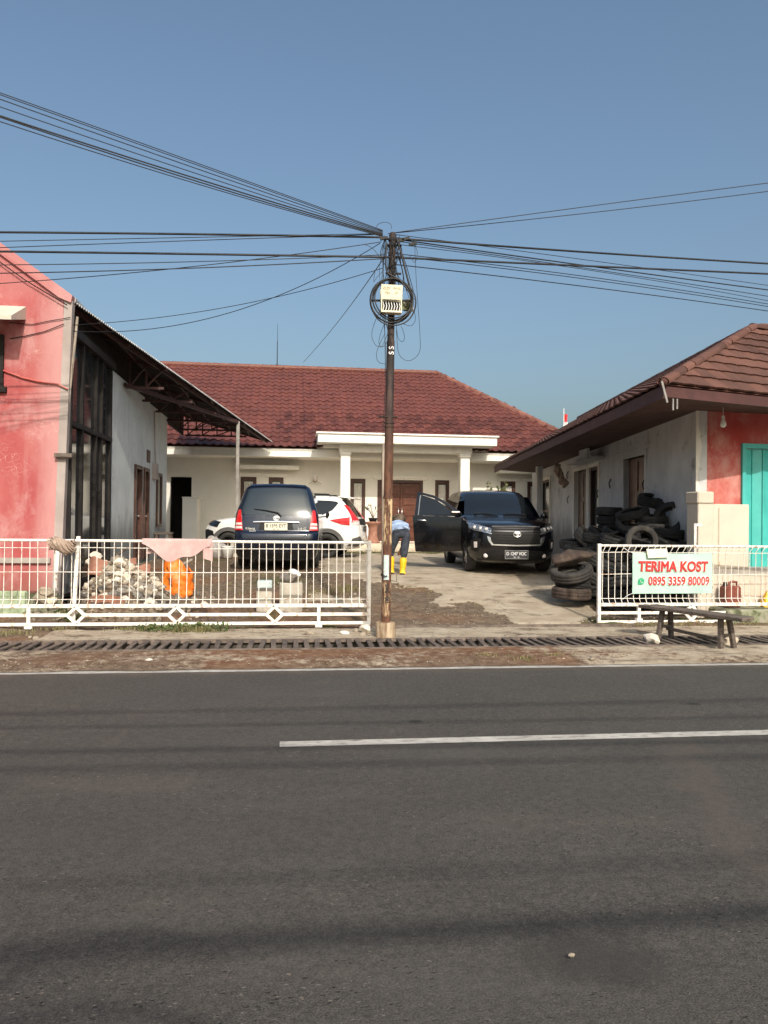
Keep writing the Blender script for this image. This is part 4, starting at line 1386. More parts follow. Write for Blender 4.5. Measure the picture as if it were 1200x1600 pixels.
jt = thing('jerrycan', 'brown red plastic jerrycan on the mossy ledge before the cream wall', 'jerrycan', (jc.x, jc.y, .236), rad(5))
m_ = MB()
m_.box(-.145, .145, -.10, .10, 0, .35)
jb = m_.build('can_body', 'jerry', jt, local=True, bevel=.03)
m_ = MB(); m_.box(-.14, .14, -.104, .104, .16, .185); m_.build('can_rib', 'jerry', jt, local=True, bevel=.008)
m_ = MB(); m_.tube([(-.03, 0, .345), (-.02, 0, .40), (.04, 0, .415), (.11, 0, .41), (.135, 0, .345)], .022, 8); m_.build('handle', 'jerry', jt, local=True)
m_ = MB(); m_.cyl((-.10, 0, .34), (-.10, 0, .41), .032, .032, 12); m_.build('cap', 'black_plastic', jt, local=True)
ys = C0+FD*fs(1203, N1+.16)+FN*(N1+.16)
mb = MB()
mb.grid(lambda i, j: (ys.x+(.02+.16*(1-j)**.7)*math.cos(i*6.283)*(1+.12*math.sin(i*22)), ys.y+(.02+.11*(1-j)**.7)*math.sin(i*6.283), .236+.27*j+.015*math.sin(i*25)), 30, 8)
tag(recentre(mb.build('plastic_bag', 'yellow', fix=False)), 'yellow plastic bag slumped on the ledge below the teal door', 'bag')
wf = MB()
a, b = P(1087, 850, y=11.72), P(1083, 812, y=11.72)
wf.box(a.x-.035, a.x+.005, a.y-.02, a.y+.02, .15, P(1087, 818, y=11.72).z); wf.box(a.x+.005, a.x+.10, a.y-.02, a.y+.02, P(1087, 822, y=11.72).z, P(1087, 818, y=11.72).z)
tag(recentre(wf.build('pipe_bracket', 'fence', bevel=.004)), 'white square pipe bracket upright before the cream pillar', 'bracket')

# ------------------------------------------------------------------ sliding gates
def gate(name, label, y, x0, x1, ztop, zb, zm, zl, step, diamonds, feet, fold_top, endpost, seed):
    rr = random.Random(seed)
    t = thing(name, label, 'gate', ((x0+x1)/2, y, .0))
    def rail(nm, xa, xb, z, h, d=.045):
        m = MB(); m.box(xa, xb, y-d/2, y+d/2, z-h/2, z+h/2); m.build(nm, 'fence', t, bevel=.005)
    m = MB(); m.tube([(x0, y, ztop), (x1, y, ztop)], .020, 8); m.build('top_rail', 'fence', t)
    rail('rail', x0, x1, zb, .052)
    rail('rail', x0, x1, zl, .045)
    xs = [x0]+[c for c in diamonds]+[x1]
    D = .115
    for k in range(len(xs)-1):
        a = xs[k]+(D if k else 0); b = xs[k+1]-(D if k+1 < len(xs)-1 else 0)
        if b > a: rail('rail', a, b, zm, .045)
    for c in diamonds:
        m = MB()
        q = [(c-D, zm), (c, zm+D), (c+D, zm), (c, zm-D)]
        for k in range(4):
            (xa, za), (xb, zb_) = q[k], q[(k+1) % 4]
            m.bar((xa, y, za), (xb, y, zb_), .045+.002*(k % 2), .04, (0, 0, 1))
        m.build('diamond', 'fence', t)
    for c in feet:
        m = MB(); m.box(c-.024, c+.024, y-.026, y+.026, .05, zb-.02); m.box(c-.05, c+.05, y-.04, y+.04, .03, .10); m.build('leg', 'fence', t, bevel=.004)
    for c in endpost:
        m = MB(); m.box(c-.026, c+.026, y-.027, y+.027, zl-.03, ztop+.03); m.build('post', 'fence', t, bevel=.004)
    # welded wires with folded ends
    h = ztop-zb
    pts = [(0, -.055, .02), (0, -.005, .085), (0, .0, .10), (0, .0, h-.10)]
    pts += [(0, -.005, h-.085), (.012, -.06, h-.015), (.02, .0, h+.012)] if fold_top else [(0, .0, h)]
    m = MB(); m.tube(pts, .0062, 5)
    me = m.mesh('wire', 'fence')
    x = x0+step*.6
    while x < x1-.03:
        link('wire', me, t, M4=Matrix.Translation((x, y-.024, zb)) @ Matrix.Rotation(rr.uniform(-.012, .012), 4, 'Y'))
        x += step+rr.uniform(-.004, .004)
    for z in (ztop-.10, zb+h*.52, zb+.095):
        m = MB(); m.tube([(x0+(x1-x0)*k/10, y-.03, z+rr.uniform(-.006, .006)) for k in range(11)], .0058, 5)
        m.build('cross_wire', 'fence', t)
    return t
GY = 11.19
z_ = lambda u, v: P(u, v, y=GY).z
xl = P(-330, 900, y=GY).x
xe = P(579, 900, y=GY).x
dm = [P(u, 960, y=GY).x for u in (119, 276, 429)]
ft_ = [P(u, 960, y=GY).x for u in (45, 498)]
G1 = gate('sliding_gate', 'long white wire mesh gate with diamond ornaments left of the utility pole', GY, xl, xe, z_(300, 846), z_(300, 946.5), z_(300, 960.5), z_(300, 974.5), .112, [P(-195, 960, y=GY).x, P(-37, 960, y=GY).x]+dm, ft_, False, [xe-.02], 1)
GY2 = 11.46
z_ = lambda u, v: P(u, v, y=GY2).z
x2 = P(934, 900, y=GY2).x
G2 = gate('sliding_gate', 'white wire mesh gate with the green rental banner at the driveway right', GY2, x2, x2+5.4, z_(1000, 853), z_(1000, 944.5), z_(1000, 957.5), z_(1000, 971.5), .102, [P(1080, 957, y=GY2).x, P(1235, 957, y=GY2).x], [P(998, 957, y=GY2).x, x2+4.4], True, [x2+.02], 2)
ps = MB()
a = P(122, 900, y=11.28)
ps.bar((a.x-.06, 11.28, .03), P(123, 838, y=11.28), .052, .052, (0, 1, 0))
tag(recentre(ps.build('gate_post', 'fence', bevel=.004)), 'white square steel post rising above the left gate beside the rubble', 'post')
ps = MB()
a = P(87, 918, y=11.9); b = P(91, 858, y=11.9)
ps.bar((a.x, 11.9, a.z), b, .055, .055, (0, 1, 0))
tag(recentre(ps.build('short_post', 'fence', bevel=.004)), 'short white post leaning on the pink wall corner behind the gate', 'post')

# banner on the right gate
bw0, bw1 = P(988, 900, y=GY2-.06), P(1113, 900, y=GY2-.06)
bt = thing('banner', 'pale green printed banner in red letters tied to the right gate', 'banner', ((bw0.x+bw1.x)/2, GY2-.06, P(1050, 927, y=GY2).z))
bx0, bx1 = bw0.x, bw1.x
bz0, bz1 = P(1050, 927, y=GY2-.06).z, P(1050, 864, y=GY2-.06).z
def bpt(i, j):
    e = .012*math.sin(i*9+j*2)*math.sin(math.pi*j)+.006*math.sin(i*23+j*7)
    sg = -.012*math.sin(math.pi*i)*(j > .5)
    return (bx0+(bx1-bx0)*i, GY2-.062-e*.6, bz0+(bz1-bz0)*j+sg*j+.012*(1-i)*(j-.5))
mb = MB(); mb.grid(bpt, 40, 16); b0 = len(mb.v)
mb.grid(lambda i, j: tuple(Vector(bpt(i, j))+Vector((0, .003, 0))), 40, 16)
mb.build('cloth', 'banner', bt, fix=False)
W_, H_ = bx1-bx0, bz1-bz0
def on_banner(i, j, dy): return Vector((bx0+W_*i, GY2-.075-dy, bz0+H_*j))
X_, Z_ = Vector((1, 0, 0)), Vector((0, 0, 1))
for body, size, i, j, sxy in (('TERIMA KOST', .178, .50, .655, 1.06), ('0895 3359 80009', .150, .575, .30, 1.0)):
    for off, mt, dy, nm in ((.016, 'ink_white', -.012, 'letter_outline'), (.0075 if j > .5 else .0045, 'ink_red', .003, 'lettering')):
        tm = text_mb(body, size, .001, 0, off, shear=.06 if j > .5 else 0, spacing=1.04)
        xs_ = [p[0] for p in tm.v]
        wd = max(xs_)-min(xs_)
        want = W_*(.87 if j > .5 else .76)
        k = want/wd
        tm.v = [(p[0]*k, p[1]*1.22, p[2]) for p in tm.v]
        xform(tm, frame(on_banner(i, j, dy), X_, Z_))
        tm.build(nm, mt, bt, fix=False)
ic = on_banner(.105, .30, .002)
m_ = MB(); m_.cyl(ic+Vector((0, .002, 0)), ic-Vector((0, .002, 0)), .050, .050, 20)
m_.prism([ic+Vector((-.05, .0015, -.055)), ic+Vector((-.012, .0015, -.046)), ic+Vector((-.047, .0015, -.012))], (0, -.003, 0))
ib = m_.build('call_icon', 'ink_green', bt)
m_ = MB(); m_.tube([ic+Vector((-.018, -.004, .022)), ic+Vector((-.021, -.004, .006)), ic+Vector((-.006, -.004, -.014)), ic+Vector((.012, -.004, -.024)), ic+Vector((.024, -.004, -.017))], [.008, .005, .005, .005, .008], 5)
m_.build('handset', 'ink_white', ib)
m_ = MB()
for i, j, dx, dz in ((0, 1, -.12, .07), (1, 1, .05, .06), (0, 0, -.14, -.10), (1, 0, .02, -.08)):
    a = on_banner(i, j, 0); m_.tube([a, a+Vector((dx*.5, .02, dz*.3)), a+Vector((dx, .05, dz))], .005, 5)
m_.build('tie', 'white_plastic', bt)
pb2 = MB()
a, b, c, d = P(1010, 858, y=GY2-.09), P(1042, 857, y=GY2-.09), P(1045, 871, y=GY2-.11), P(1013, 872, y=GY2-.11)
pb2.prism([a, b, c, d], (0, .012, 0))
tag(recentre(pb2.build('paper_board', 'paper', bevel=.003)), 'cream sheet of board clipped over the top edge of the banner', 'board')

# ------------------------------------------------------------------ utility pole
bp = P(605, 1000, z=.02)
PX, PYY = bp.x, 10.2
UP = thing('utility_pole', 'rusty black steel utility pole in concrete footing between the two gates', 'pole', (PX, PYY, .02))
m_ = MB()
rr = [(.135, -.3), (.135, .20), (.128, .235), (.06, .24)]
m_.lathe([(0, -.3)]+[(a, b) for a, b in rr]+[(0, .24)], 14, Matrix.Translation((PX, PYY, 0)), smooth=False)
m_.build('footing', 'poleconc', UP, bevel=.01)
m_ = MB()
segs = [(.06, .24, .063), (.24, 1.05, .063), (1.05, 1.9, .062), (1.9, 2.9, .0615), (2.9, 4.0, .054), (4.0, 5.42, .047)]
tp = P(613.5, 360, y=PYY)
lean = lambda z: Vector((PX+(tp.x-PX)*z/5.45, PYY, z))
for z0, z1, r in segs[1:]: m_.cyl(lean(z0), lean(z1), r, r*.985, 16)
m_.lathe([(0, .05), (.03, .04), (.05, .0)], 12, Matrix.Translation(lean(5.42)))
shaft = m_.build('shaft', 'rust', UP)
m_ = MB()
for z in (1.9, 2.85, 2.9): m_.cyl(lean(z-.012), lean(z+.012), .070, .070, 14)
m_.bar(lean(2.98)-Vector((.13, .0, 0)), lean(2.98)+Vector((.10, 0, 0)), .10, .014); m_.build('clamp_band', 'rust', UP)
for z in (4.9, 5.28, 5.36):
    m_ = MB(); m_.cyl(lean(z-.015), lean(z+.015), .058, .058, 12); m_.bar(lean(z)-Vector((.09, .03, 0)), lean(z)+Vector((.12, -.03, 0)), .03, .02); m_.build('cable_bracket', 'darksteel', UP)
def pole_text(body, z, size, mt):
    q = lean(z)
    tm = text_mb(body, size, .0015, .002)
    R_ = .0635
    xf_ = Matrix.Rotation(math.pi/2, 4, 'Z')
    vs = []
    for p in tm.v:
        a = xf_ @ Vector(p)
        th_ = a.x/R_
        rr_ = R_+.001+max(0, a.z)
        vs.append((q.x+rr_*math.sin(th_+.12), q.y-rr_*math.cos(th_+.12), q.z+a.y))
    tm.v = vs
    tm.build('stencil_marking', mt, UP, fix=False)
pole_text('S S', 3.86, .095, 'ink_white')
pole_text('081245', .62, .085, 'ink_black')
m_ = MB(); m_.grid(lambda i, j: (PX+.064*math.sin(-.7+1.25*i), PYY-.0645*math.cos(-.7+1.25*i), .80+.33*j), 8, 2); m_.build('paper_sticker', 'sticker', UP, fix=False)
m_ = MB(); m_.tube([lean(.86)+Vector((.075*math.cos(a*.6)-.03*(1+math.cos(a*.6)), .08*math.sin(a*.6), .02*math.sin(a*1.3))) for a in range(22)], .006, 5)
m_.tube([lean(.88)+Vector((.06, -.02, 0)), lean(.86)+Vector((.13, -.05, .03)), lean(.80)+Vector((.13, -.05, -.02)), lean(.79)+Vector((.05, -.05, 0))], .005, 5)
m_.build('tie_wire', 'cable', UP)
# terminal boxes
BXY = PYY-.16
def bx(u, v): return P(u, v, y=BXY)
tb = thing('terminal_box', 'open cream cable terminal box on the front of the pole', 'terminal box', bx(612, 490))
a, b = bx(595, 469), bx(627, 490)
m_ = MB()
x0_, x1_, zt_, zb_ = a.x, b.x, a.z, b.z
m_.box(x0_, x1_, BXY+.06, BXY+.09, zb_, zt_+.16); m_.box(x0_, x0_+.012, BXY-.05, BXY+.06, zb_, zt_); m_.box(x1_-.012, x1_, BXY-.05, BXY+.06, zb_, zt_)
m_.box(x0_+.012, x1_-.012, BXY-.05, BXY+.06, zb_, zb_+.022)
m_.build('cabinet', 'boxcream', tb)
m_ = MB(); m_.prism([(x0_-.005, BXY-.05, zt_), (x1_+.005, BXY-.05, zt_), (x1_+.005, BXY-.075, zt_+.19), (x0_-.005, BXY-.075, zt_+.19)], (0, .02, 0)); lid = m_.build('lid', 'boxcream', tb, bevel=.004)
tm = text_mb('ODP   PWK', .046, .001, .0005); xform(tm, frame((.5*(x0_+x1_), BXY-.077, zt_+.145), X_, Z_+Vector((0, -.13, 0)))); tm.build('lettering', 'greyink', lid, fix=False)
tm = text_mb('FBS     07', .046, .001, .0005); xform(tm, frame((.5*(x0_+x1_), BXY-.072, zt_+.09), X_, Z_+Vector((0, -.13, 0)))); tm.build('lettering', 'greyink', lid, fix=False)
m_ = MB()
for k in range(7):
    x = x0_+.03+(x1_-x0_-.06)*k/6
    m_.tube([(x, BXY, zt_-.02), (x+.01, BXY-.03, zt_-.08), (x-.005, BXY-.02, zb_+.02)], .006, 5)
m_.build('fibre_leads', 'white_plastic', tb)
m_ = MB(); m_.box(x0_+.03, x1_-.03, BXY+.02, BXY+.058, zb_+.06, zt_-.01); m_.build('splice_tray', 'black_plastic', tb)
sb_ = thing('terminal_box', 'cream side box behind the open terminal box, its edge facing us', 'terminal box', P(638, 487, y=PYY))
m_ = MB(); a = P(629, 476, y=PYY); m_.prism([(a.x-.02, PYY-.05, a.z-.08), (a.x+.12, PYY+.06, a.z-.05), (a.x+.12, PYY+.06, a.z+.10), (a.x-.02, PYY-.05, a.z+.05)], (.05, .08, 0)); m_.build('cabinet', 'mossy', sb_)
m_ = MB(); a = P(643, 476, y=PYY); m_.obox((a.x, PYY-.02, a.z), Vector((.022, -.006, 0)), Vector((.01, .06, 0)), (0, 0, .085)); m_.build('lid', 'boxcream', sb_, bevel=.004)
# coil of spare cable
cc_ = P(612, 470, y=PYY-.11)
ck = thing('cable_coil', 'round coil of spare black cable hung on the pole behind the terminal box', 'cable coil', cc_)
for k, (r, dx, dz, th_) in enumerate(((.285, 0, .0, .012), (.262, .01, .012, .011), (.272, -.012, -.01, .010), (.25, .02, .02, .009), (.30, .015, -.03, .009))):
    m_ = MB(); m_.tube([cc_+Vector((dx+r*math.cos(a*math.pi/18), -.012*k+.014*math.sin(a*.7+k), dz+r*1.04*math.sin(a*math.pi/18))) for a in range(36)], th_, 6, closed=True); m_.build('cable_loop', 'cable', ck)
m_ = MB(); m_.bar(cc_+Vector((-.27, .03, .0)), cc_+Vector((.27, .03, .02)), .02, .025); m_.build('cross_arm', 'darksteel', ck)
# slack loops and the tangle of drop wires
dd = PYY-.05
loops = [[(604, 447), (596, 480), (585, 505), (581, 525), (588, 540), (600, 541), (606, 530)],
         [(648, 380), (650, 430), (653, 475), (656, 520), (656, 548), (646, 561), (634, 563), (623, 552), (620, 525), (619, 500)],
         [(603, 500), (595, 520), (592, 535), (597, 541), (606, 520)], [(602, 520), (592, 540), (588, 555), (592, 566), (603, 569)],
         [(627, 510), (632, 525), (629, 534), (622, 528), (620, 515)], [(647, 485), (649, 500), (642, 509), (630, 506)],
         [(597, 360), (591, 358), (589, 352), (600, 347), (610, 350), (612, 358)], [(600, 375), (597, 400), (600, 440), (601, 500), (602, 600), (601, 700)],
         [(603, 380), (599, 420), (598, 470), (603, 560), (600, 640), (598, 690)], [(640, 372), (648, 382), (652, 396), (648, 410), (640, 400)],
         [(586, 424), (584, 440), (590, 432), (600, 422)], [(570, 382), (582, 388), (592, 400), (594, 402)]]
tg = MB()
def smooth(pts, n=5):
    out = []
    p = [Vector(q) for q in pts]
    for i in range(len(p)-1):
        a, b, c, d = p[max(i-1, 0)], p[i], p[i+1], p[min(i+2, len(p)-1)]
        for k in range(n):
            t_ = k/n
            out.append(.5*((2*b)+(c-a)*t_+(2*a-5*b+4*c-d)*t_*t_+(3*b-a-3*c+d)*t_**3))
    out.append(p[-1])
    return out
for k, lp_ in enumerate(loops):
    tg.tube(smooth([P(u, v, y=dd+.02*math.sin(k+i)) for i, (u, v) in enumerate(lp_)]), .0034, 5)
for k in range(28):
    u, v = RND.uniform(596, 628), RND.uniform(364, 378)
    q = [(u, v)]
    tu, tv = RND.choice([(600, 500), (604, 455), (630, 455), (640, 430), (646, 470), (604, 540), (612, 420)])
    for s in (.35, .7, 1.): q.append((u+(tu-u)*s+RND.uniform(-9, 9), v+(tv-v)*s))
    tg.tube(smooth([P(a, b, y=dd+RND.uniform(-.10, .12)) for a, b in q], 4), RND.choice([.003, .0035, .005]), 5)
tg.tube(smooth([P(620, 372, y=dd-.06), P(628, 400, y=dd-.06), P(638, 440, y=dd-.06), P(645, 464, y=dd-.05)]), .013, 6)
tg.tube(smooth([P(604, 378, y=dd-.06), P(603, 400, y=dd-.07), P(605, 425, y=dd-.07), P(625, 438, y=dd-.1), P(642, 460, y=dd-.1)]), .011, 6)
tg.build('wire_tangle', 'cable', UP)
for u, v in ((600, 372), (634, 373), (625, 376), (645, 381)):
    m_ = MB(); q = P(u, v, y=dd-.04); m_.bar(q-Vector((.05, 0, .015)), q+Vector((.05, 0, .01)), .035, .035); m_.build('cable_clamp', 'black_plastic', UP)
# weathered batten beside the pole
bt_ = MB(); a = P(596, 992, z=.02); tp2 = P(600, 693, y=10.22)
bt_.bar((a.x+.0, 10.22, -.1), (tp2.x, 10.22, tp2.z), .055, .06, (0, 1, 0))
tag(recentre(bt_.build('wooden_batten', 'batten', bevel=.004)), 'weathered grey timber batten upright beside the utility pole', 'timber post')

# ------------------------------------------------------------------ overhead cables
def cable(label, pts, r, ext0=0., ext1=0., grp=None, mt='cable', sag=0.):
    """three picture points with depth; the run continues past the picture's edge"""
    p = [P(u, v, y=y) for u, v, y in pts]
    ch = [0]
    for k in range(1, len(p)): ch.append(ch[-1]+(p[k]-p[k-1]).length)
    L = ch[-1]
    co = np.array([[q.x, q.y, q.z] for q in p])
    deg = min(2, len(p)-1)
    cf = [np.polyfit(np.array(ch)/L, co[:, k], deg) for k in range(3)]
    n = 28
    mb = MB()
    out = []
    for k in range(n+1):
        t_ = -ext0+(1+ext0+ext1)*k/n
        out.append([float(np.polyval(cf[q], t_)) for q in range(3)])
    mb.tube(out, r, 5)
    o = recentre(mb.build('overhead_cable', mt))
    tag(o, label, 'cable', grp)
PYc = 10.17
g1 = 'cables running from the pole to the upper left'
for k, (v0, vm, lab, r) in enumerate(((145, 252, 'topmost cable of the fan rising from the pole to the upper left', .0055),
        (148, 255, 'second cable from the top of the fan rising to the upper left', .0055), (155, 261, 'third cable from the top of the fan rising to the upper left', .006),
        (167, 269, 'lone fourth cable in the middle gap of the fan rising to the upper left', .0055), (181, 277, 'fifth cable from the top of the fan, upper of the thick pair', .009),
        (183, 281, 'sixth cable from the top of the fan, lower of the thick pair', .008), (190, 285, 'lowest cable of the fan rising from the pole to the upper left', .006))):
    cable(lab, [(0, v0, 8.6), (300, vm, 9.4), (598, 360+k*1.6, PYc)], r, .9, 0, g1)
g2 = 'cables running level from the pole to the left'
cable('thick black cable level with the pole top, upper of two running left', [(0, 363, PYc), (300, 366, PYc), (600, 371, PYc)], .0145, 1.2, 0, g2)
cable('thick black cable below it on the left, meeting the pole at the lower bracket', [(0, 393, PYc), (300, 397, PYc), (606, 402, PYc)], .0145, 1.2, 0, g2)
cable('thin cable just under the upper thick cable on the left, nearly level', [(0, 377, PYc), (300, 371, PYc), (598, 365, PYc)], .005, 1.2, 0, g2)
cable('second thin cable under the upper thick cable on the left, crossing it near the pole', [(0, 387, PYc), (300, 376, PYc), (598, 366, PYc)], .0055, 1.2, 0, g2)
cable('thin cable just beneath the lower thick cable on the left', [(0, 414, PYc), (300, 409, PYc), (602, 398, PYc)], .0055, 1.2, 0, g2)
cable('darker thin cable sagging beneath the lower thick cable over the pink gable', [(0, 427, PYc), (300, 419, PYc), (602, 404, PYc)], .007, 1.2, 0, g2)
cable('thin cable dropping from the pole top across the face of the pink gable', [(0, 443, 10.6), (230, 424, 10.4), (596, 378, PYc)], .0055, .8, 0, g2)
g3 = 'drop cables to the buildings'
cable('sagging drop cable from the pole to the pink building corner, lower of two', [(110, 517, 12.4), (340, 494, 11.3), (594, 380, PYc)], .0055, 0, 0, g3)
cable('nearly straight drop cable from the pole to the pink building corner, upper of two', [(112, 508, 12.4), (370, 477, 11.3), (598, 419, PYc)], .005, 0, 0, g3)
cable('steep drop cable from the pole down to the white house roof', [(474, 566, 31.2), (535, 494, 18), (599, 404, PYc)], .0075, 0, 0, g3)
g4 = 'cables running from the pole to the right'
cable('upper of two thin cables rising from the pole to the right', [(606, 365, PYc), (900, 325, 10.0), (1200, 286, 9.8)], .0055, 0, .9, g4)
cable('lower of two thin cables rising from the pole to the right', [(606, 365, PYc), (900, 335, 10.1), (1200, 299, 10.0)], .0055, 0, .9, g4)
cable('thick black cable leaving the pole top to the right, uppermost heavy one', [(612, 372, PYc), (900, 393, 10.6), (1200, 412, 10.9)], .0145, 0, 1.2, g4)
cable('thick black cable to the right from the lower bracket', [(606, 402, PYc), (900, 415, 10.6), (1200, 428, 10.9)], .0145, 0, 1.2, g4)
for v0, vm, v1, lab, r in ((366, 404, 446, 'fine cable sloping down right, highest in the bundle under the heavy cables', .005), (373, 413, 453, 'dark cable sloping down right that crosses the lower heavy cable', .0095),
        (376, 417, 463, 'cable close under the dark sloping one at the right', .006), (381, 419, 470, 'fine cable in the middle of the sloping bundle at the right', .005),
        (396, 430, 475, 'cable third from the bottom of the sloping bundle at the right', .006), (400, 434, 479, 'cable second from the bottom of the sloping bundle at the right', .006), (413, 446, 486, 'lowest cable of the sloping bundle at the right', .007)):
    cable(lab, [(614, v0, PYc), (900, vm, 11.1), (1200, v1, 12.0)], r, 0, .9, g4)
# lines along the near side of the street: outside the picture, their shadows cross the asphalt
kf = math.cos(SUN_AZ)/math.tan(SUN_EL)
g5 = 'cables along the near side of the road'
for (ua, va, ub, vb), r, hz_, lab in (((0, 1492, 1200, 1428), .046, 6.4, 'thick cable bundle high over the near roadside, casting the broadest shadow'), ((0, 1388, 1200, 1345), .013, 6.8, 'slimmer cable over the near roadside, casting a faint shadow beyond the broad one'),
        ((0, 1178, 1200, 1160), .024, 6.0, 'cable over the near roadside whose shadow runs beside the white centre line'), ((0, 1206, 1200, 1185), .020, 6.9, 'cable over the near roadside whose shadow runs just this side of the centre line'),
        ((0, 1118, 1200, 1095), .022, 7.2, 'cable over the near roadside whose thin shadow falls on the far lane'), ((0, 1140, 1200, 1122), .016, 5.6, 'thinnest cable over the near roadside, shadow on the far lane')):
    a, b = P(ua, va, z=0), P(ub, vb, z=0)
    d_ = (b-a).normalized()
    mid_ = (a+b)/2+Vector((math.sin(SUN_AZ)/math.tan(SUN_EL)*hz_, -kf*hz_, hz_))
    mb = MB(); mb.tube([mid_+d_*t_+Vector((0, 0, .0007*t_*t_)) for t_ in range(-40, 41, 4)], r, 6)
    o = recentre(mb.build('overhead_cable', 'cable')); tag(o, lab, 'cable', g5)

# ------------------------------------------------------------------ cars
def pchip(xs, ys):
    xs, ys = np.array(xs, float), np.array(ys, float)
    h = np.diff(xs); dl = np.diff(ys)/h
    m = np.zeros(len(xs))
    m[0], m[-1] = dl[0], dl[-1]
    for i in range(1, len(xs)-1):
        if dl[i-1]*dl[i] > 0:
            w1, w2 = 2*h[i]+h[i-1], h[i]+2*h[i-1]
            m[i] = (w1+w2)/(w1/dl[i-1]+w2/dl[i])
    def f(x):
        x = min(max(x, xs[0]), xs[-1])
        i = min(max(int(np.searchsorted(xs, x))-1, 0), len(xs)-2)
        t = (x-xs[i])/h[i]
        return float(ys[i]*(1+2*t)*(1-t)**2+m[i]*h[i]*t*(1-t)**2+ys[i+1]*t*t*(3-2*t)+m[i+1]*h[i]*t*t*(t-1))
    return f


class Car:
    """body skin stacked from plan outlines; front is +y, x is the car's right"""
    def __init__(s, front, rear, width, zs, rf, rr, bf=.10, br=.05):
        s.yf, s.yr, s.w = pchip(*zip(*front)), pchip(*zip(*rear)), pchip(*zip(*width))
        s.rf, s.rr = pchip(*zip(*rf)), pchip(*zip(*rr))
        s.bf, s.br, s.zs = bf, br, zs

    def F(s, x, z):
        w = s.w(z); r = min(s.rf(z), w*.95); a = min(abs(x), w)
        y = s.yf(z)-s.bf*(a/w)**2
        if a > w-r: y -= r*(1-math.sqrt(max(0, 1-((a-w+r)/r)**2)))
        return Vector((x, y, z))

    def B(s, x, z):
        w = s.w(z); r = min(s.rr(z), w*.95); a = min(abs(x), w)
        y = s.yr(z)+s.br*(a/w)**2
        if a > w-r: y += r*(1-math.sqrt(max(0, 1-((a-w+r)/r)**2)))
        return Vector((x, y, z))

    def S(s, sd):
        return lambda y, z: Vector((sd*s.w(z), y, z))

    def ring(s, z):
        w = s.w(z); rf, rr = min(s.rf(z), w*.95), min(s.rr(z), w*.95)
        half = []
        for k in range(9): half.append(s.F((w-rf)*k/8, z))
        for k in range(1, 8): half.append(s.F(w-rf+rf*math.sin(math.pi/2*k/7), z))
        y0, y1 = s.F(w, z).y, s.B(w, z).y
        for k in range(1, 34): half.append(Vector((w, y0+(y1-y0)*k/34, z)))
        for k in range(7, -1, -1): half.append(s.B(w-rr+rr*math.sin(math.pi/2*k/7), z))
        for k in range(7, -1, -1): half.append(s.B((w-rr)*k/8, z))
        other = [Vector((-p.x, p.y, p.z)) for p in half[1:-1]][::-1]
        return half+other

    def body(s, root, paint, arches, R, cuts=(), arch_mat='black_plastic'):
        mb = MB()
        rings = [s.ring(z) for z in s.zs]
        n = len(rings[0])
        vs = [p for r in rings for p in r]
        fs = [(i*n+k, i*n+(k+1) % n, (i+1)*n+(k+1) % n, (i+1)*n+k) for i in range(len(rings)-1) for k in range(n)]
        fs.append(tuple(range(n))[::-1]); b = (len(rings)-1)*n
        fs.append(tuple(range(b, b+n)))
        mb.add(vs, fs, 0, True)
        o = link('body', mb.mesh('body', [paint, arch_mat]), root, True)
        dg0 = []
        cut = MB()
        for y in arches:
            for sd in (-1, 1): cut.cyl((sd*.56, y, R*.93), (sd*1.2, y, R*.93), R+.055, n=28, mi=1)
        for (x0, x1, y0, y1, z0, z1) in cuts: cut.box(x0, x1, y0, y1, z0, z1, 1)
        co = bpy.data.objects.new('cutter', cut.mesh('cutter', [paint, arch_mat]))
        col.objects.link(co)
        co.matrix_world = WM[root.name]
        md = o.modifiers.new('cut', 'BOOLEAN')
        md.operation = 'DIFFERENCE'; md.object = co; md.solver = 'EXACT'
        bpy.context.view_layer.update()
        dg = bpy.context.evaluated_depsgraph_get()
        me = bpy.data.meshes.new_from_object(o.evaluated_get(dg))
        o.modifiers.clear()
        o.data = me
        bpy.data.objects.remove(co)
        me.shade_smooth()
        me.set_sharp_from_angle(angle=rad(38))
        return o

    def patch(s, name, mt, root, fn, lower, upper, off=.006, thick=.012, nu=None, nv=6, parent=None, smooth=True):
        nu = nu or 5*(len(lower)-1)
        def at(pl, t):
            k = min(int(t*(len(pl)-1)), len(pl)-2); q = t*(len(pl)-1)-k
            return (pl[k][0]*(1-q)+pl[k+1][0]*q, pl[k][1]*(1-q)+pl[k+1][1]*q)
        P_, N_ = [], []
        for j in range(nv+1):
            for i in range(nu+1):
                a0, a1 = at(lower, i/nu), at(upper, i/nu)
                a, b = a0[0]+(a1[0]-a0[0])*j/nv, a0[1]+(a1[1]-a0[1])*j/nv
                p = fn(a, b)
                e = .012
                n_ = (fn(a+e, b)-fn(a-e, b)).cross(fn(a, b+e)-fn(a, b-e))
                if n_.length < 1e-9: n_ = Vector((0, -1, 0))
                n_.normalize()
                if n_.dot(p-Vector((0, p.y*.55, .8))) < 0: n_ = -n_
                P_.append(p); N_.append(n_)
        mb = MB()
        m = nu+1
        top = [p+n*off for p, n in zip(P_, N_)]
        bot = [p+n*(off-thick) for p, n in zip(P_, N_)]
        mb.add(top, [(j*m+i, j*m+i+1, (j+1)*m+i+1, (j+1)*m+i) for j in range(nv) for i in range(nu)], 0, smooth)
        bd = [i for i in range(m)]+[j*m+nu for j in range(1, nv+1)]+[nv*m+i for i in range(nu-1, -1, -1)]+[j*m for j in range(nv-1, 0, -1)]
        q = len(bd)
        mb.add([top[i] for i in bd]+[bot[i] for i in bd], [(i, (i+1) % q, q+(i+1) % q, q+i) for i in range(q)])
        return mb.build(name, mt, parent or root, local=True)


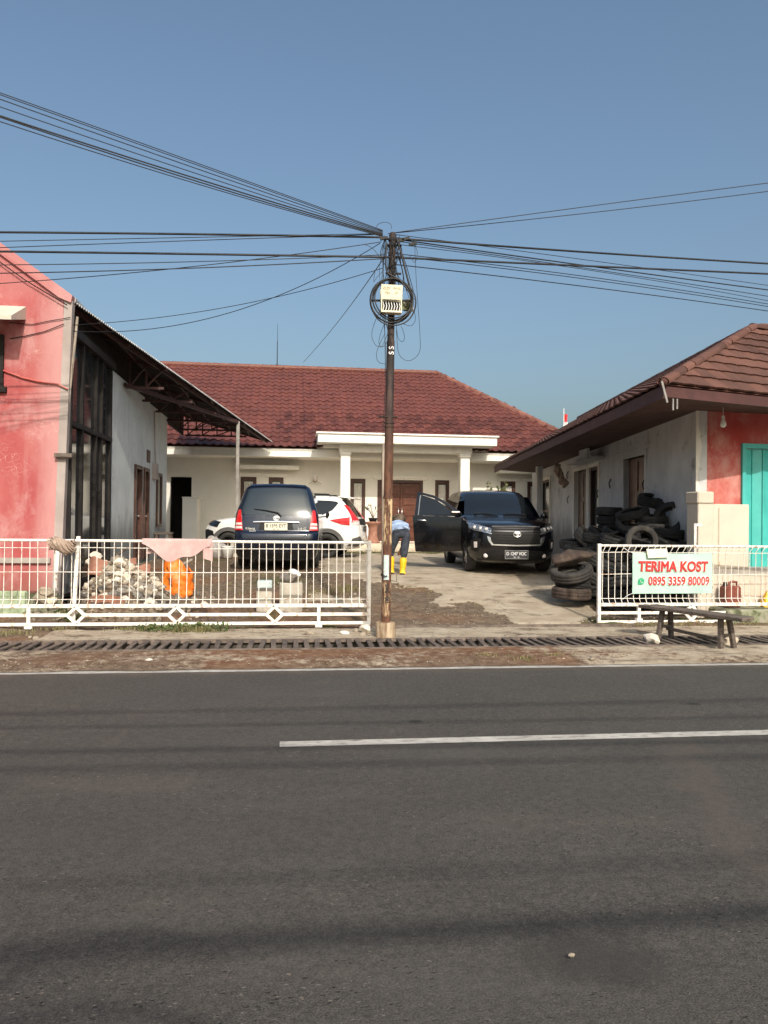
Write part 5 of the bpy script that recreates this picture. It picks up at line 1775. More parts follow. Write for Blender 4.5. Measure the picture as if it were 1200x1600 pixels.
def zlist(*seg):
    out = []
    for a, b, n in seg: out += [a+(b-a)*k/n for k in range(n)]
    return out+[seg[-1][1]]


def wheels(root, half, ys, R, wd, rimmat, spokes=5, mats='cartyre'):
    t = MB()
    prof = [(R*.64, -wd/2+.015), (R*.70, -wd/2), (R*.90, -wd/2-.004), (R*.975, -wd/2+.025), (R, -wd/2+.05), (R, wd/2-.05), (R*.975, wd/2-.025), (R*.90, wd/2+.004), (R*.70, wd/2), (R*.64, wd/2-.015)]
    mt = Matrix.Rotation(math.pi/2, 4, 'Y')
    t.lathe(prof, 32, mt)
    tme = t.mesh('wheel', mats)
    r = MB()
    r.lathe([(R*.66, -wd/2+.02), (R*.66, wd/2-.012), (R*.62, wd/2-.006), (R*.60, wd/2-.03), (R*.58, wd/2-.08), (0, wd/2-.09)], 28, mt, 1)
    for k in range(spokes):
        a = 2*math.pi*k/spokes
        d = Vector((0, math.cos(a), math.sin(a))); e = Vector((0, -math.sin(a), math.cos(a)))
        x = wd/2-.022
        for s_ in (-1, 1):
            r.add([Vector((x, 0, 0))+d*R*.14+e*R*.07*s_, Vector((x, 0, 0))+d*R*.14+e*R*.01*s_, Vector((x+.008, 0, 0))+d*R*.61+e*R*.045*s_, Vector((x+.008, 0, 0))+d*R*.61+e*R*.13*s_,
                   Vector((x-.03, 0, 0))+d*R*.14+e*R*.07*s_, Vector((x-.03, 0, 0))+d*R*.14+e*R*.01*s_, Vector((x-.03, 0, 0))+d*R*.61+e*R*.045*s_, Vector((x-.03, 0, 0))+d*R*.61+e*R*.13*s_],
                  [(0, 1, 2, 3), (0, 4, 5, 1), (1, 5, 6, 2), (3, 2, 6, 7), (0, 3, 7, 4)])
    r.cyl((wd/2-.06, 0, 0), (wd/2-.012, 0, 0), R*.17, R*.15, 14)
    rme = r.mesh('rim', [rimmat, 'darksteel'])
    for y in ys:
        for sd in (-1, 1):
            m4 = Matrix.Translation((sd*half, y, R))
            if sd < 0: m4 = m4 @ Matrix.Rotation(math.pi, 4, 'Z')
            w_ = link('wheel', tme, root, True, m4)
            link('rim', rme, w_, True)


def lettering(root, body, size, at, mt, off=.0, y_sign=-1, want=None, name='lettering', tilt=0., xscale=1.):
    tm = text_mb(body, size, .002, off)
    if want:
        xs_ = [p[0] for p in tm.v]; k = want/(max(xs_)-min(xs_))
        tm.v = [(p[0]*k, p[1], p[2]) for p in tm.v]
    f = frame(at, (-y_sign, 0, 0), (0, math.sin(tilt)*-y_sign, math.cos(tilt)))
    xform(tm, f)
    return tm.build(name, mt, root, local=True, fix=False)


def emblem(root, at, w, h, y_sign, tilt=0.):
    m_ = MB()
    f = frame(at, (-y_sign, 0, 0), (0, math.sin(tilt)*-y_sign, math.cos(tilt)))
    def ell(cx, cy, a, b): m_.tube([f @ Vector((cx+a*math.cos(k*math.pi/12), cy+b*math.sin(k*math.pi/12), 0)) for k in range(24)], w*.075, 5, closed=True)
    ell(0, 0, w*.5, h*.5); ell(0, h*.08, w*.17, h*.42); ell(0, h*.26, w*.36, h*.17)
    m_.build('emblem', 'chrome', root, local=True)


def place(o, px, heading):
    o.location = px
    o.rotation_euler = (0, 0, heading)
    WM[o.name] = Matrix.Translation(Vector(px)) @ Matrix.Rotation(heading, 4, 'Z')


# dark navy van, seen from behind
V = thing('minivan', 'dark navy minivan seen from behind, parked behind the left gate', 'van')
hd = -rad(4.0)
rc = P(431, 800, d=15.75)
fwd = Vector((-math.sin(hd), math.cos(hd), 0))
cen = Vector((rc.x, rc.y, 0))+fwd*2.29
cen.z = gz(cen.y-1.4)+.03
place(V, cen, hd)
k_ = 1.03
va = Car(front=[(.2, 2.1), (.4, 2.26), (.6, 2.29), (.8, 2.22), (.92, 2.0), (1.0, 1.6), (1.07, 1.2), (1.12, 1.05), (1.6, .15), (1.70, -.15), (1.78, -.55), (1.80, -.8)],
         rear=[(.2, -2.12), (.32, -2.20), (.46, -2.27), (.62, -2.29), (.74, -2.27), (.79, -2.21), (.85, -2.20), (1.0, -2.175), (1.14, -2.14), (1.40, -2.04), (1.64, -1.925), (1.72, -1.87), (1.77, -1.72), (1.80, -1.40)],
         width=[(.2, .78), (.3, .84), (.5, .868), (.8, .876), (1.0, .870), (1.10, .860), (1.4, .775), (1.62, .705), (1.70, .665), (1.76, .58), (1.80, .40)],
         zs=zlist((.2, .72, 9), (.72, .86, 6), (.86, 1.14, 8), (1.14, 1.66, 12), (1.66, 1.80, 9)),
         rf=[(.2, .3), (.9, .4), (1.3, .3), (1.8, .2)], rr=[(.2, .16), (.6, .20), (.8, .17), (1.2, .15), (1.7, .16), (1.8, .2)], bf=.16, br=.07)
va.body(V, 'navy', (1.36, -1.33), .325)
wheels(V, .755, (1.36, -1.33), .325, .20, 'rim_silver')
va.patch('rear_window', 'glass_rear', V, va.B, [(-.74, 1.13), (-.4, 1.12), (0, 1.115), (.4, 1.12), (.74, 1.13)], [(-.605, 1.66), (-.35, 1.685), (0, 1.69), (.35, 1.685), (.605, 1.66)], .005, .012, 24, 10)
for sd in (-1, 1):
    lo_ = [(sd*.68, .80), (sd*.76, .80), (sd*.845, .80)]
    hi_ = [(sd*.735, 1.22), (sd*.755, 1.225), (sd*.785, 1.20)]
    lamp = va.patch('tail_lamp', 'lamp_red', V, va.B, lo_, hi_, .022, .04, 8, 10)
    for z0, z1 in ((.835, .885), (.91, .955)):
        va.patch('clear_band', 'lamp_clear', V, va.B, [(sd*(.69+.035*(z0-.8)/.4), z0), (sd*.76, z0), (sd*.825, z0)], [(sd*(.69+.05*(z1-.8)/.4), z1), (sd*.76, z1), (sd*.82, z1)], .027, .01, 6, 2, parent=lamp)
    va.patch('side_window', 'glass_dark', V, va.S(sd), [(-1.95, 1.12), (-.5, 1.12), (.75, 1.12)], [(-1.75, 1.60), (-.5, 1.61), (.15, 1.58)], .004, .01, 16, 5)
    m_ = MB(); q = lump(2, .05, 2, (.05, .09, .085)); m_.add([Vector(p)+Vector((sd*1.0, .55, 1.14)) for p in q.v], q.f, 0, True); m_.bar((sd*.84, .6, 1.10), (sd*.99, .56, 1.11), .05, .03)
    m_.build('mirror', 'black_plastic', V, local=True)
m_ = MB(); m_.grid(lambda i, j: va.B(-.47+.94*i, 1.005-.010*(2*i-1)**2-.042*j+.0)+Vector((0, -.018-.016*math.sin(math.pi*j), 0)), 20, 5); m_.grid(lambda i, j: va.B(-.47+.94*i, 1.005-.010*(2*i-1)**2-.042)+Vector((0, -.018+.03*j, 0)), 20, 1)
m_.build('chrome_strip', 'chrome', V, local=True)
emblem(V, va.B(0, 1.06)+Vector((0, -.014, 0)), .125, .085, -1, .13)
va.patch('plate_recess', 'black_plastic', V, va.B, [(-.36, .76+.05), (.36, .76+.05)], [(-.33, .965), (.33, .965)], .002, .006, 8, 3)
m_ = MB(); pc_ = va.B(0, .885)
m_.box(-.235, .235, pc_.y-.028, pc_.y-.012, .805, .955); pl_ = m_.build('number_plate', 'plate_cream', V, local=True, bevel=.003)
lettering(pl_, 'B 1595 EYT', .10, Vector((0, pc_.y-.030, .895)), 'ink_black', .001, -1, .41)
lettering(pl_, '08 · 27', .035, Vector((0, pc_.y-.030, .828)), 'ink_black', .0, -1, .12)
lettering(V, 'Kijang', .062, va.B(-.53, .84)+Vector((0, -.012, 0)), 'chrome', .001, -1, .19)
lettering(V, 'Innova', .045, va.B(-.48, .79)+Vector((0, -.014, 0)), 'chrome', .001, -1, .13)
lettering(V, '2.0 G', .062, va.B(.53, .84)+Vector((0, -.012, 0)), 'chrome', .001, -1, .17)
m_ = MB(); a = va.B(.10, 1.10)+Vector((0, -.03, 0)); b = va.B(.03, 1.17)+Vector((0, -.04, 0)); c = va.B(-.46, 1.245)+Vector((0, -.025, 0)); m_.tube([a, b, va.B(-.2, 1.215)+Vector((0, -.035, 0)), c], [.016, .013, .010, .007], 6)
m_.build('wiper', 'black_plastic', V, local=True)
va.patch('bumper_groove', 'black_plastic', V, va.B, [(-.68, .735), (-.55, .655), (0, .648), (.55, .655), (.68, .735)], [(-.67, .745), (-.54, .665), (0, .658), (.54, .665), (.67, .745)], .002, .006, 20, 1)
va.patch('bumper_skirt', 'black_plastic', V, va.B, [(-.80, .25), (0, .22), (.80, .25)], [(-.82, .42), (0, .34), (.82, .42)], .006, .012, 16, 3)
va.patch('spoiler', 'navy', V, va.B, [(-.60, 1.70), (0, 1.725), (.60, 1.70)], [(-.56, 1.745), (0, 1.765), (.56, 1.745)], .025, .05, 16, 3)
m_ = MB(); m_.box(-.70, .70, -2.02, 1.9, .26, .36); m_.build('chassis', 'black_plastic', V, local=True)

# black van facing the road, its front door wide open
K = thing('minivan', 'black minivan facing the road with chrome grille and one front door wide open', 'van')
hd = math.pi-rad(3.2)
fwd = Vector((-math.sin(hd), math.cos(hd), 0))
fc = P(808, 800, d=15.55)
cen = Vector((fc.x, fc.y, 0))-fwd*2.36
cen.z = gz(17)+.012
place(K, cen, hd)
ka = Car(front=[(.2, 2.12), (.3, 2.26), (.42, 2.33), (.6, 2.36), (.82, 2.35), (.93, 2.31), (1.0, 2.20), (1.06, 1.95), (1.12, 1.45), (1.17, 1.12), (1.22, .98), (1.64, .20), (1.74, -.05), (1.79, -.45), (1.815, -.9)],
         rear=[(.2, -2.1), (.4, -2.3), (.7, -2.36), (1.0, -2.30), (1.2, -2.25), (1.6, -2.05), (1.76, -1.9), (1.815, -1.6)],
         width=[(.2, .80), (.35, .88), (.6, .912), (.9, .915), (1.05, .905), (1.15, .895), (1.4, .835), (1.65, .76), (1.74, .70), (1.79, .58), (1.815, .38)],
         zs=zlist((.2, .9, 12), (.9, 1.22, 14), (1.22, 1.66, 10), (1.66, 1.815, 9)),
         rf=[(.2, .42), (.6, .45), (1.0, .50), (1.15, .45), (1.4, .30), (1.8, .2)], rr=[(.2, .2), (1.8, .2)], bf=.16)
ka.body(K, 'black_paint', (1.42, -1.33), .335, cuts=[(.58, 1.2, .04, 1.02, .42, 1.12), (.50, 1.2, .04, .72, 1.12, 1.52)])
wheels(K, .79, (1.42, -1.33), .335, .21, 'rim_silver')
ka.patch('windscreen', 'glass_dark', K, ka.F, [(-.80, 1.20), (-.4, 1.21), (0, 1.21), (.4, 1.21), (.80, 1.20)], [(-.67, 1.66), (-.34, 1.69), (0, 1.695), (.34, 1.69), (.67, 1.66)], .004, .012, 24, 10)
gl_ = ka.patch('grille', 'black_plastic', K, ka.F, [(-.50, .585), (0, .575), (.50, .585)], [(-.47, .935), (0, .94), (.47, .935)], .004, .02, 20, 8)
for k in range(6):
    z = .625+.055*k
    ka.patch('grille_bar', 'rim_dark', K, ka.F, [(-.48, z), (0, z-.004), (.48, z)], [(-.48, z+.026), (0, z+.022), (.48, z+.026)], .020, .02, 20, 1, parent=gl_)
ka.patch('chrome_surround', 'chrome', K, ka.F, [(-.585, .76), (-.56, .66), (-.50, .575), (0, .562), (.50, .575), (.56, .66), (.585, .76)], [(-.525, .735), (-.515, .66), (-.47, .598), (0, .585), (.47, .598), (.515, .66), (.525, .735)], .026, .03, 48, 2)
ka.patch('grille_top_trim', 'grey_plastic', K, ka.F, [(-.49, .935), (0, .94), (.49, .935)], [(-.49, .955), (0, .962), (.49, .955)], .018, .02, 20, 1)
emblem(K, ka.F(0, .80)+Vector((0, .035, 0)), .15, .105, 1)
for sd in (-1, 1):
    lo_ = [(sd*.52, .82), (sd*.66, .855), (sd*.80, .885), (sd*.885, .93)]
    hi_ = [(sd*.50, .915), (sd*.64, .955), (sd*.78, 1.0), (sd*.875, 1.035)]
    hl = ka.patch('headlamp', 'lamp_chrome', K, ka.F, lo_, hi_, .010, .02, 16, 5)
    for q in (.60, .70, .80):
        p = ka.F(sd*q, .90+.16*(q-.6)); m_ = MB(); m_.lathe([(0, .02), (.025, .016), (.036, .0), (.036, -.02)], 12, frame(p+Vector((0, .012, 0)), (1, 0, 0), (0, 0, 1)) @ Matrix.Rotation(math.pi, 4, 'X')); m_.build('lens', 'lamp_clear', hl, local=True)
    ka.patch('lamp_trim', 'chrome', K, ka.F, [(sd*.50, .80), (sd*.66, .838), (sd*.80, .868), (sd*.88, .91)], [(sd*.50, .815), (sd*.66, .852), (sd*.80, .882), (sd*.88, .924)], .014, .02, 16, 1)
    ka.patch('bumper_vent', 'black_plastic', K, ka.F, [(sd*.74, .44), (sd*.80, .44), (sd*.85, .48)], [(sd*.70, .70), (sd*.80, .72), (sd*.87, .66)], .006, .02, 8, 4)
    ka.patch('indicator', 'lamp_clear', K, ka.F, [(sd*.765, .52), (sd*.81, .52)], [(sd*.765, .64), (sd*.815, .64)], .014, .02, 4, 3)
    p = ka.F(sd*.60, .36); m_ = MB(); m_.lathe([(0, .016), (.03, .012), (.042, 0), (.05, -.03)], 14, frame(p+Vector((0, .018, 0)), (-1, 0, 0), (0, 0, 1))); m_.build('fog_lamp', 'lamp_clear', K, local=True)
    m_ = MB(); q = lump(2, .05, 3, (.10, .07, .085)); cx = sd*1.02
    if sd < 0:
        m_.add([Vector(p)+Vector((cx, .72, 1.20)) for p in q.v], q.f, 0, True); m_.bar((sd*.86, .78, 1.14), (sd*.98, .74, 1.16), .05, .03)
        m_.build('mirror', 'black_paint', K, local=True)
    if sd < 0:
        ka.patch('side_window', 'glass_dark', K, ka.S(sd), [(-2.0, 1.16), (-.5, 1.15), (.80, 1.15)], [(-1.85, 1.63), (-.5, 1.65), (.20, 1.62)], .004, .01, 16, 5)
    else:
        ka.patch('side_window', 'glass_dark', K, ka.S(sd), [(-2.0, 1.16), (-.5, 1.15), (.0, 1.15)], [(-1.85, 1.63), (-.5, 1.65), (.0, 1.64)], .004, .01, 16, 5)
ka.patch('lower_grille', 'black_plastic', K, ka.F, [(-.70, .27), (0, .25), (.70, .27)], [(-.55, .46), (0, .48), (.55, .46)], .008, .02, 16, 4)
p = ka.F(0, .385)
m_ = MB(); m_.box(-.24, .24, p.y+.012, p.y+.03, .30, .475); pl_ = m_.build('number_plate', 'plate_black', K, local=True, bevel=.003)
m_ = MB()
for a, b, c, d in ((-.24, .24, .466, .475), (-.24, .24, .30, .309), (-.24, -.231, .309, .466), (.231, .24, .309, .466)): m_.box(a, b, p.y+.0305, p.y+.034, c, d)
m_.build('plate_border', 'rim_silver', pl_, local=True)
lettering(pl_, 'D 1247 VOC', .095, Vector((0, p.y+.032, .405)), 'ink_white', .001, 1, .41)
lettering(pl_, '02 · 26', .04, Vector((0, p.y+.032, .335)), 'ink_white', .0, 1, .12)
for a, b in ((.1, .62), (-.55, -.02)):
    m_ = MB(); m_.tube([ka.F(a*1.0, 1.19)+Vector((0, .01, .015)), ka.F((a+b)/2, 1.225)+Vector((0, .02, .01)), ka.F(b, 1.215)+Vector((0, .02, .01))], .009, 5); m_.build('wiper', 'black_plastic', K, local=True)
m_ = MB(); m_.box(-.74, .74, -2.0, 2.0, .24, .36); m_.build('chassis', 'black_plastic', K, local=True)
# seats seen through the open door
m_ = MB(); m_.box(.30, .57, .05, .50, .55, .72); m_.bar((.44, .06, .70), (.44, -.12, 1.30), .26, .12); m_.build('seat', 'darksteel', K, local=True, bevel=.03)
# the opened front door: hinged on the pillar, swung out; panel, window frame, pane, handle, mirror
hin = Vector((.905, 1.0, 0))
op = rad(-68)
def dpt(a, z, n=0.):      # a: metres from the hinge along the door, n: out of its outer face
    base = Vector((0, -a, z))
    xo = ka.w(min(max(z, .3), 1.7))-ka.w(.8)+n
    q = Matrix.Rotation(-op, 4, 'Z') @ Vector((xo, -a, 0))
    return hin+Vector((q.x, q.y, z))
def dsurf(lower, upper, n0, n1, name, mt, parent, nu=12, nv=8):
    m = MB()
    def at(pl, t):
        k = min(int(t*(len(pl)-1)), len(pl)-2); q = t*(len(pl)-1)-k
        return (pl[k][0]*(1-q)+pl[k+1][0]*q, pl[k][1]*(1-q)+pl[k+1][1]*q)
    grid = []
    for n_ in (n1, n0):
        for j in range(nv+1):
            for i in range(nu+1):
                l, u = at(lower, i/nu), at(upper, i/nu)
                grid.append(dpt(l[0]+(u[0]-l[0])*j/nv, l[1]+(u[1]-l[1])*j/nv, n_))
    w_ = nu+1; N = w_*(nv+1)
    fs_ = [(j*w_+i, j*w_+i+1, (j+1)*w_+i+1, (j+1)*w_+i) for j in range(nv) for i in range(nu)]
    fs_ += [tuple(N+q for q in f)[::-1] for f in fs_]
    bd = [i for i in range(w_)]+[j*w_+nu for j in range(1, nv+1)]+[nv*w_+i for i in range(nu-1, -1, -1)]+[j*w_ for j in range(nv-1, 0, -1)]
    m.add(grid, fs_, 0, True)
    m.add([grid[i] for i in bd]+[grid[N+i] for i in bd], [(i, (i+1) % len(bd), len(bd)+(i+1) % len(bd), len(bd)+i) for i in range(len(bd))])
    return m.build(name, mt, parent, local=True)
dr = dsurf([(.0, .40), (.5, .36), (1.05, .36)], [(.0, 1.14), (.5, 1.16), (1.12, 1.17)], -.07, .0, 'front_door', 'black_paint', K)
K_dr = dr
dsurf([(.06, 1.16), (.45, 1.16), (1.0, 1.17)], [(.36, 1.36), (.62, 1.53), (.98, 1.64)], -.035, -.025, 'door_window', 'glass_dark', dr)
dsurf([(.02, 1.16), (.36, 1.40), (.66, 1.56), (1.02, 1.66)], [(.0, 1.22), (.34, 1.46), (.66, 1.62), (1.04, 1.71)], -.05, -.01, 'window_frame', 'black_paint', dr, 16, 2)
dsurf([(1.0, 1.17), (1.08, 1.17)], [(.99, 1.70), (1.06, 1.70)], -.05, -.01, 'window_frame', 'black_paint', dr, 2, 6)
dsurf([(.985, 1.18), (1.003, 1.18)], [(.975, 1.63), (.99, 1.63)], -.02, -.004, 'window_trim', 'rim_silver', dr, 2, 6)
m_ = MB(); m_.tube([dpt(.80, 1.055, .0), dpt(.82, 1.06, .035), dpt(.98, 1.07, .035), dpt(1.0, 1.07, .0)], .013, 6); m_.build('handle', 'chrome', dr, local=True)
m_ = MB(); q = lump(2, .05, 3, (.12, .06, .075)); c = dpt(.12, 1.24, .13); m_.add([Vector(p)+c for p in q.v], q.f, 0, True); m_.bar(dpt(.10, 1.18, .0), c-Vector((0, 0, .04)), .05, .03); mr = m_.build('mirror', 'black_paint', dr, local=True)
m_ = MB(); m_.add([c+Vector((-.09, .062, -.0)), c+Vector((.09, .062, 0)), c+Vector((.085, .058, .03)), c+Vector((-.085, .058, .03))], [(0, 1, 2, 3)]); m_.build('turn_signal', 'lamp_clear', mr, local=True)

# white car side-on behind the navy van
W = thing('crossover_car', 'white crossover with black wheel arches and red tail lamp, behind the navy van', 'car')
hdir = Vector((-.955, .235, 0)).normalized()
hd = math.atan2(-hdir.x, hdir.y)
tail = P(563, 800, d=21.3)
cen = Vector((tail.x, tail.y, 0))+hdir*2.22
cen += Vector((hdir.y, -hdir.x, 0))*0.45
cen.z = gz(22)+.02
place(W, cen, hd)
wa = Car(front=[(.25, 2.12), (.45, 2.26), (.7, 2.28), (.88, 2.20), (.98, 2.05), (1.05, 1.75), (1.11, 1.25), (1.17, 1.02), (1.58, .20), (1.66, -.1), (1.70, -.5), (1.715, -.8)],
         rear=[(.25, -2.1), (.38, -2.24), (.55, -2.30), (.75, -2.28), (1.0, -2.24), (1.12, -2.17), (1.45, -1.93), (1.62, -1.80), (1.68, -1.66), (1.715, -1.3)],
         width=[(.25, .82), (.4, .88), (.6, .90), (.95, .90), (1.08, .885), (1.4, .78), (1.58, .70), (1.66, .64), (1.70, .55), (1.715, .42)],
         zs=zlist((.25, .9, 11), (.9, 1.2, 12), (1.2, 1.6, 9), (1.6, 1.715, 8)),
         rf=[(.25, .5), (.9, .6), (1.2, .4), (1.7, .2)], rr=[(.25, .3), (.9, .3), (1.3, .22), (1.7, .2)], bf=.18, br=.08)
wa.body(W, 'white_paint', (1.40, -1.37), .335)
wheels(W, .80, (1.40, -1.37), .335, .205, 'rim_dark')
for sd in (-1, 1):
    wa.patch('side_window', 'glass_dark', W, wa.S(sd), [(-1.66, 1.50), (-1.50, 1.30), (-1.10, 1.10), (-.5, 1.09), (.4, 1.09), (.85, 1.10)], [(-1.60, 1.54), (-1.4, 1.565), (-1.0, 1.575), (-.5, 1.58), (.0, 1.575), (.25, 1.55)], .004, .01, 30, 5)
    for y in (1.40, -1.37):
        m_ = MB()
        n = 20
        arc = []
        for rr_ in (.395, .50):
            for k in range(n+1):
                a = -.20+(math.pi+.40)*k/n
                z = .31+rr_*math.sin(a)
                arc.append(Vector((sd*(wa.w(max(z, .3))+.018+(.006 if rr_ < .45 else 0)), y+rr_*math.cos(a), max(z, .27))))
        inn = [p-Vector((sd*.05, 0, 0)) for p in arc]
        m_.add(arc, [(k, k+1, n+2+k, n+1+k) for k in range(n)], 0, True)
        m_.add(arc[:n+1]+inn[:n+1], [(k, k+1, n+2+k, n+1+k) for k in range(n)])
        m_.add(arc[n+1:]+inn[n+1:], [(k, k+1, n+2+k, n+1+k) for k in range(n)])
        m_.build('arch_cladding', 'grey_plastic', W, local=True)
    m_ = MB(); m_.grid(lambda i, j: Vector((sd*(wa.w(.3+.12*j)+.014), -.86+1.74*i, .27+.15*j)), 8, 2); m_.build('sill_cladding', 'grey_plastic', W, local=True, fix=False)
    m_ = MB(); m_.tube([Vector((sd*.60, .25, 1.665)), Vector((sd*.60, .20, 1.735)), Vector((sd*.60, -.6, 1.76)), Vector((sd*.60, -1.35, 1.745)), Vector((sd*.60, -1.42, 1.69))], .02, 6); m_.build('roof_rail', 'black_plastic', W, local=True)
    # tail lamp: an upright red blade and a level arm that wraps round the corner
    wa.patch('tail_lamp', 'lamp_red', W, wa.B, [(sd*.56, 1.04), (sd*.70, 1.0), (sd*.86, .96)], [(sd*.60, 1.42), (sd*.64, 1.44), (sd*.70, 1.45)], .014, .03, 8, 8)
    wa.patch('tail_lamp_arm', 'lamp_red', W, wa.S(sd), [(-2.0, .90), (-1.80, .91), (-1.48, 1.01)], [(-2.0, 1.12), (-1.75, 1.08), (-1.46, 1.035)], .012, .03, 8, 4)
    wa.patch('tail_lamp_tip', 'lamp_clear', W, wa.B, [(sd*.60, .92), (sd*.84, .90)], [(sd*.60, 1.02), (sd*.86, 1.02)], .014, .03, 6, 3)
    wa.patch('bumper_corner', 'grey_plastic', W, wa.B, [(sd*.5, .32), (sd*.70, .32), (sd*.85, .34)], [(sd*.5, .48), (sd*.68, .60), (sd*.86, .54)], .014, .03, 8, 3)
    m_ = MB(); q = lump(2, .05, 4, (.10, .06, .08)); m_.add([Vector(p)+Vector((sd*1.0, .62, 1.14)) for p in q.v], q.f, 0, True); m_.build('mirror', 'black_plastic', W, local=True)
    wa.patch('headlamp', 'glass_dark', W, wa.F, [(sd*.50, .88), (sd*.70, .84), (sd*.85, .80)], [(sd*.48, .99), (sd*.68, .98), (sd*.84, .95)], .01, .02, 8, 3)
    wa.patch('front_trim', 'black_plastic', W, wa.F, [(sd*.5, .40), (sd*.72, .38), (sd*.87, .40)], [(sd*.5, .72), (sd*.68, .74), (sd*.80, .70)], .01, .02, 8, 4)
    for y0_ in (-.92, .12):
        wa.patch('door_seam', 'black_plastic', W, wa.S(sd), [(y0_, .42), (y0_+.006, .42)], [(y0_, 1.06), (y0_+.006, 1.06)], .002, .005, 1, 6)
    wa.patch('door_handle', 'white_paint', W, wa.S(sd), [(-.82, .94), (-.62, .94)], [(-.82, .97), (-.62, .97)], .03, .03, 4, 2)
wa.patch('fuel_flap_seam', 'grey_plastic', W, wa.S(-1), [(-1.36, .785), (-1.14, .785)], [(-1.36, .79), (-1.14, .79)], .002, .004, 4, 1)
wa.patch('fuel_flap_seam', 'grey_plastic', W, wa.S(-1), [(-1.36, .955), (-1.14, .955)], [(-1.36, .96), (-1.14, .96)], .002, .004, 4, 1)
wa.patch('rear_window', 'glass_dark', W, wa.B, [(-.66, 1.14), (0, 1.12), (.66, 1.14)], [(-.62, 1.60), (0, 1.63), (.62, 1.60)], .006, .012, 16, 6)
m_ = MB(); m_.prism([(-.62, -1.62, 1.70), (.62, -1.62, 1.70), (.60, -2.08, 1.655), (-.60, -2.08, 1.655)], (0, 0, -.035)); m_.build('spoiler', 'white_paint', W, local=True, bevel=.01)
p = wa.B(0, .80); m_ = MB(); m_.box(-.24, .24, p.y-.03, p.y-.012, .72, .88); m_.build('number_plate', 'plate_black', W, local=True)
wa.patch('rear_garnish', 'black_plastic', W, wa.B, [(-.60, .92), (0, .90), (.60, .92)], [(-.60, 1.06), (0, 1.08), (.60, 1.06)], .012, .02, 12, 3)
m_ = MB(); m_.box(-.72, .72, -1.95, 1.95, .22, .34); m_.build('chassis', 'black_plastic', W, local=True)

# ------------------------------------------------------------------ the bending man
def skin_mesh(pts, edges, radii, root, sub=2):
    me = bpy.data.meshes.new('skin')
    me.from_pydata([tuple(p) for p in pts], edges, [])
    o = bpy.data.objects.new('skin', me)
    col.objects.link(o)
    md = o.modifiers.new('skin', 'SKIN')
    for i, r in enumerate(radii):
        sv = me.skin_vertices[0].data[i]
        sv.radius = r if isinstance(r, tuple) else (r, r)
        sv.use_root = (i == root)
    md.use_smooth_shade = True
    s_ = o.modifiers.new('sub', 'SUBSURF')
    s_.levels = sub; s_.render_levels = sub
    bpy.context.view_layer.update()
    dg = bpy.context.evaluated_depsgraph_get()
    out = bpy.data.meshes.new_from_object(o.evaluated_get(dg))
    bpy.data.objects.remove(o)
    out.shade_smooth()
    return out
mp = P(627, 893, d=15.8)
gzp = gz(mp.y)+.012
pt = thing('person', 'man bending over in light blue shirt, dark jeans, grey cap and yellow rubber boots', 'person', (mp.x, mp.y, gzp), -rad(4))
# local: x right, y away from the road, z up
pel = Vector((.0, .02, .83))
sp1, sp2, nk, hdp = Vector((-.03, .18, .94)), Vector((-.08, .38, 1.0)), Vector((-.06, .50, 1.04)), Vector((-.03, .57, 1.10))
kR, aR, tR = Vector((.05, -.02, .44)), Vector((.02, -.06, .09)), Vector((.05, .10, .035))
kL, aL, tL = Vector((-.22, .16, .46)), Vector((-.20, .12, .09)), Vector((-.22, .29, .035))
hR, hL = pel+Vector((.10, .0, -.02)), pel+Vector((-.11, .02, -.02))
shR, shL = sp2+Vector((.19, .02, .0)), sp2+Vector((-.20, .03, -.01))
elR, wrR, hnR = Vector((.15, .56, .74)), Vector((.05, .66, .52)), Vector((.02, .68, .44))
elL, wrL, hnL = Vector((-.33, .56, .72)), Vector((-.24, .64, .50)), Vector((-.22, .65, .42))
pts = [pel, sp1, sp2, nk, hdp, hR, kR, aR, tR, hL, kL, aL, tL, shR, elR, wrR, hnR, shL, elL, wrL, hnL]
ed = [(0, 1), (1, 2), (2, 3), (3, 4), (0, 5), (5, 6), (6, 7), (7, 8), (0, 9), (9, 10), (10, 11), (11, 12), (2, 13), (13, 14), (14, 15), (15, 16), (2, 17), (17, 18), (18, 19), (19, 20)]
rd_ = [.08, .07, .07, .045, .085, .085, .058, .042, .03, .085, .058, .042, .03, .055, .038, .028, .028, .055, .038, .028, .028]
link('body', skin_mesh(pts, ed, rd_, 0), pt, True)
for hn, wr, sd in ((hnR, wrR, 1), (hnL, wrL, -1)):
    d = (hn-wr).normalized()
    for k in range(4):
        o = hn+Vector((sd*(-.024+.016*k), .0, .0))
        me = skin_mesh([o, o+d*.045, o+d*.075+Vector((0, -.015, 0)), o+d*.09+Vector((0, -.035, 0))], [(0, 1), (1, 2), (2, 3)], [.010, .009, .008, .006], 0, 1)
        link('finger', me, pt, True).data.materials.append(M['skin'])
    me = skin_mesh([hn+d*-.03, hn+Vector((-sd*.04, -.02, -.01)), hn+Vector((-sd*.045, -.03, -.045))], [(0, 1), (1, 2)], [.012, .010, .008], 0, 1)
    link('thumb', me, pt, True).data.materials.append(M['skin'])
for o in pt.children:
    if o.name.startswith('body') and not o.data.materials: o.data.materials.append(M['skin'])
me = skin_mesh([pel+Vector((-.01, .06, .02)), sp1, sp2, nk+Vector((0, -.01, .0)), shR, shR.lerp(elR, .75), shL, shL.lerp(elL, .75)], [(0, 1), (1, 2), (2, 3), (2, 4), (4, 5), (2, 6), (6, 7)], [(.17, .145), (.17, .15), (.165, .145), .105, .085, .062, .085, .062], 1)
me.materials.append(M['shirt']); link('shirt', me, pt, True)
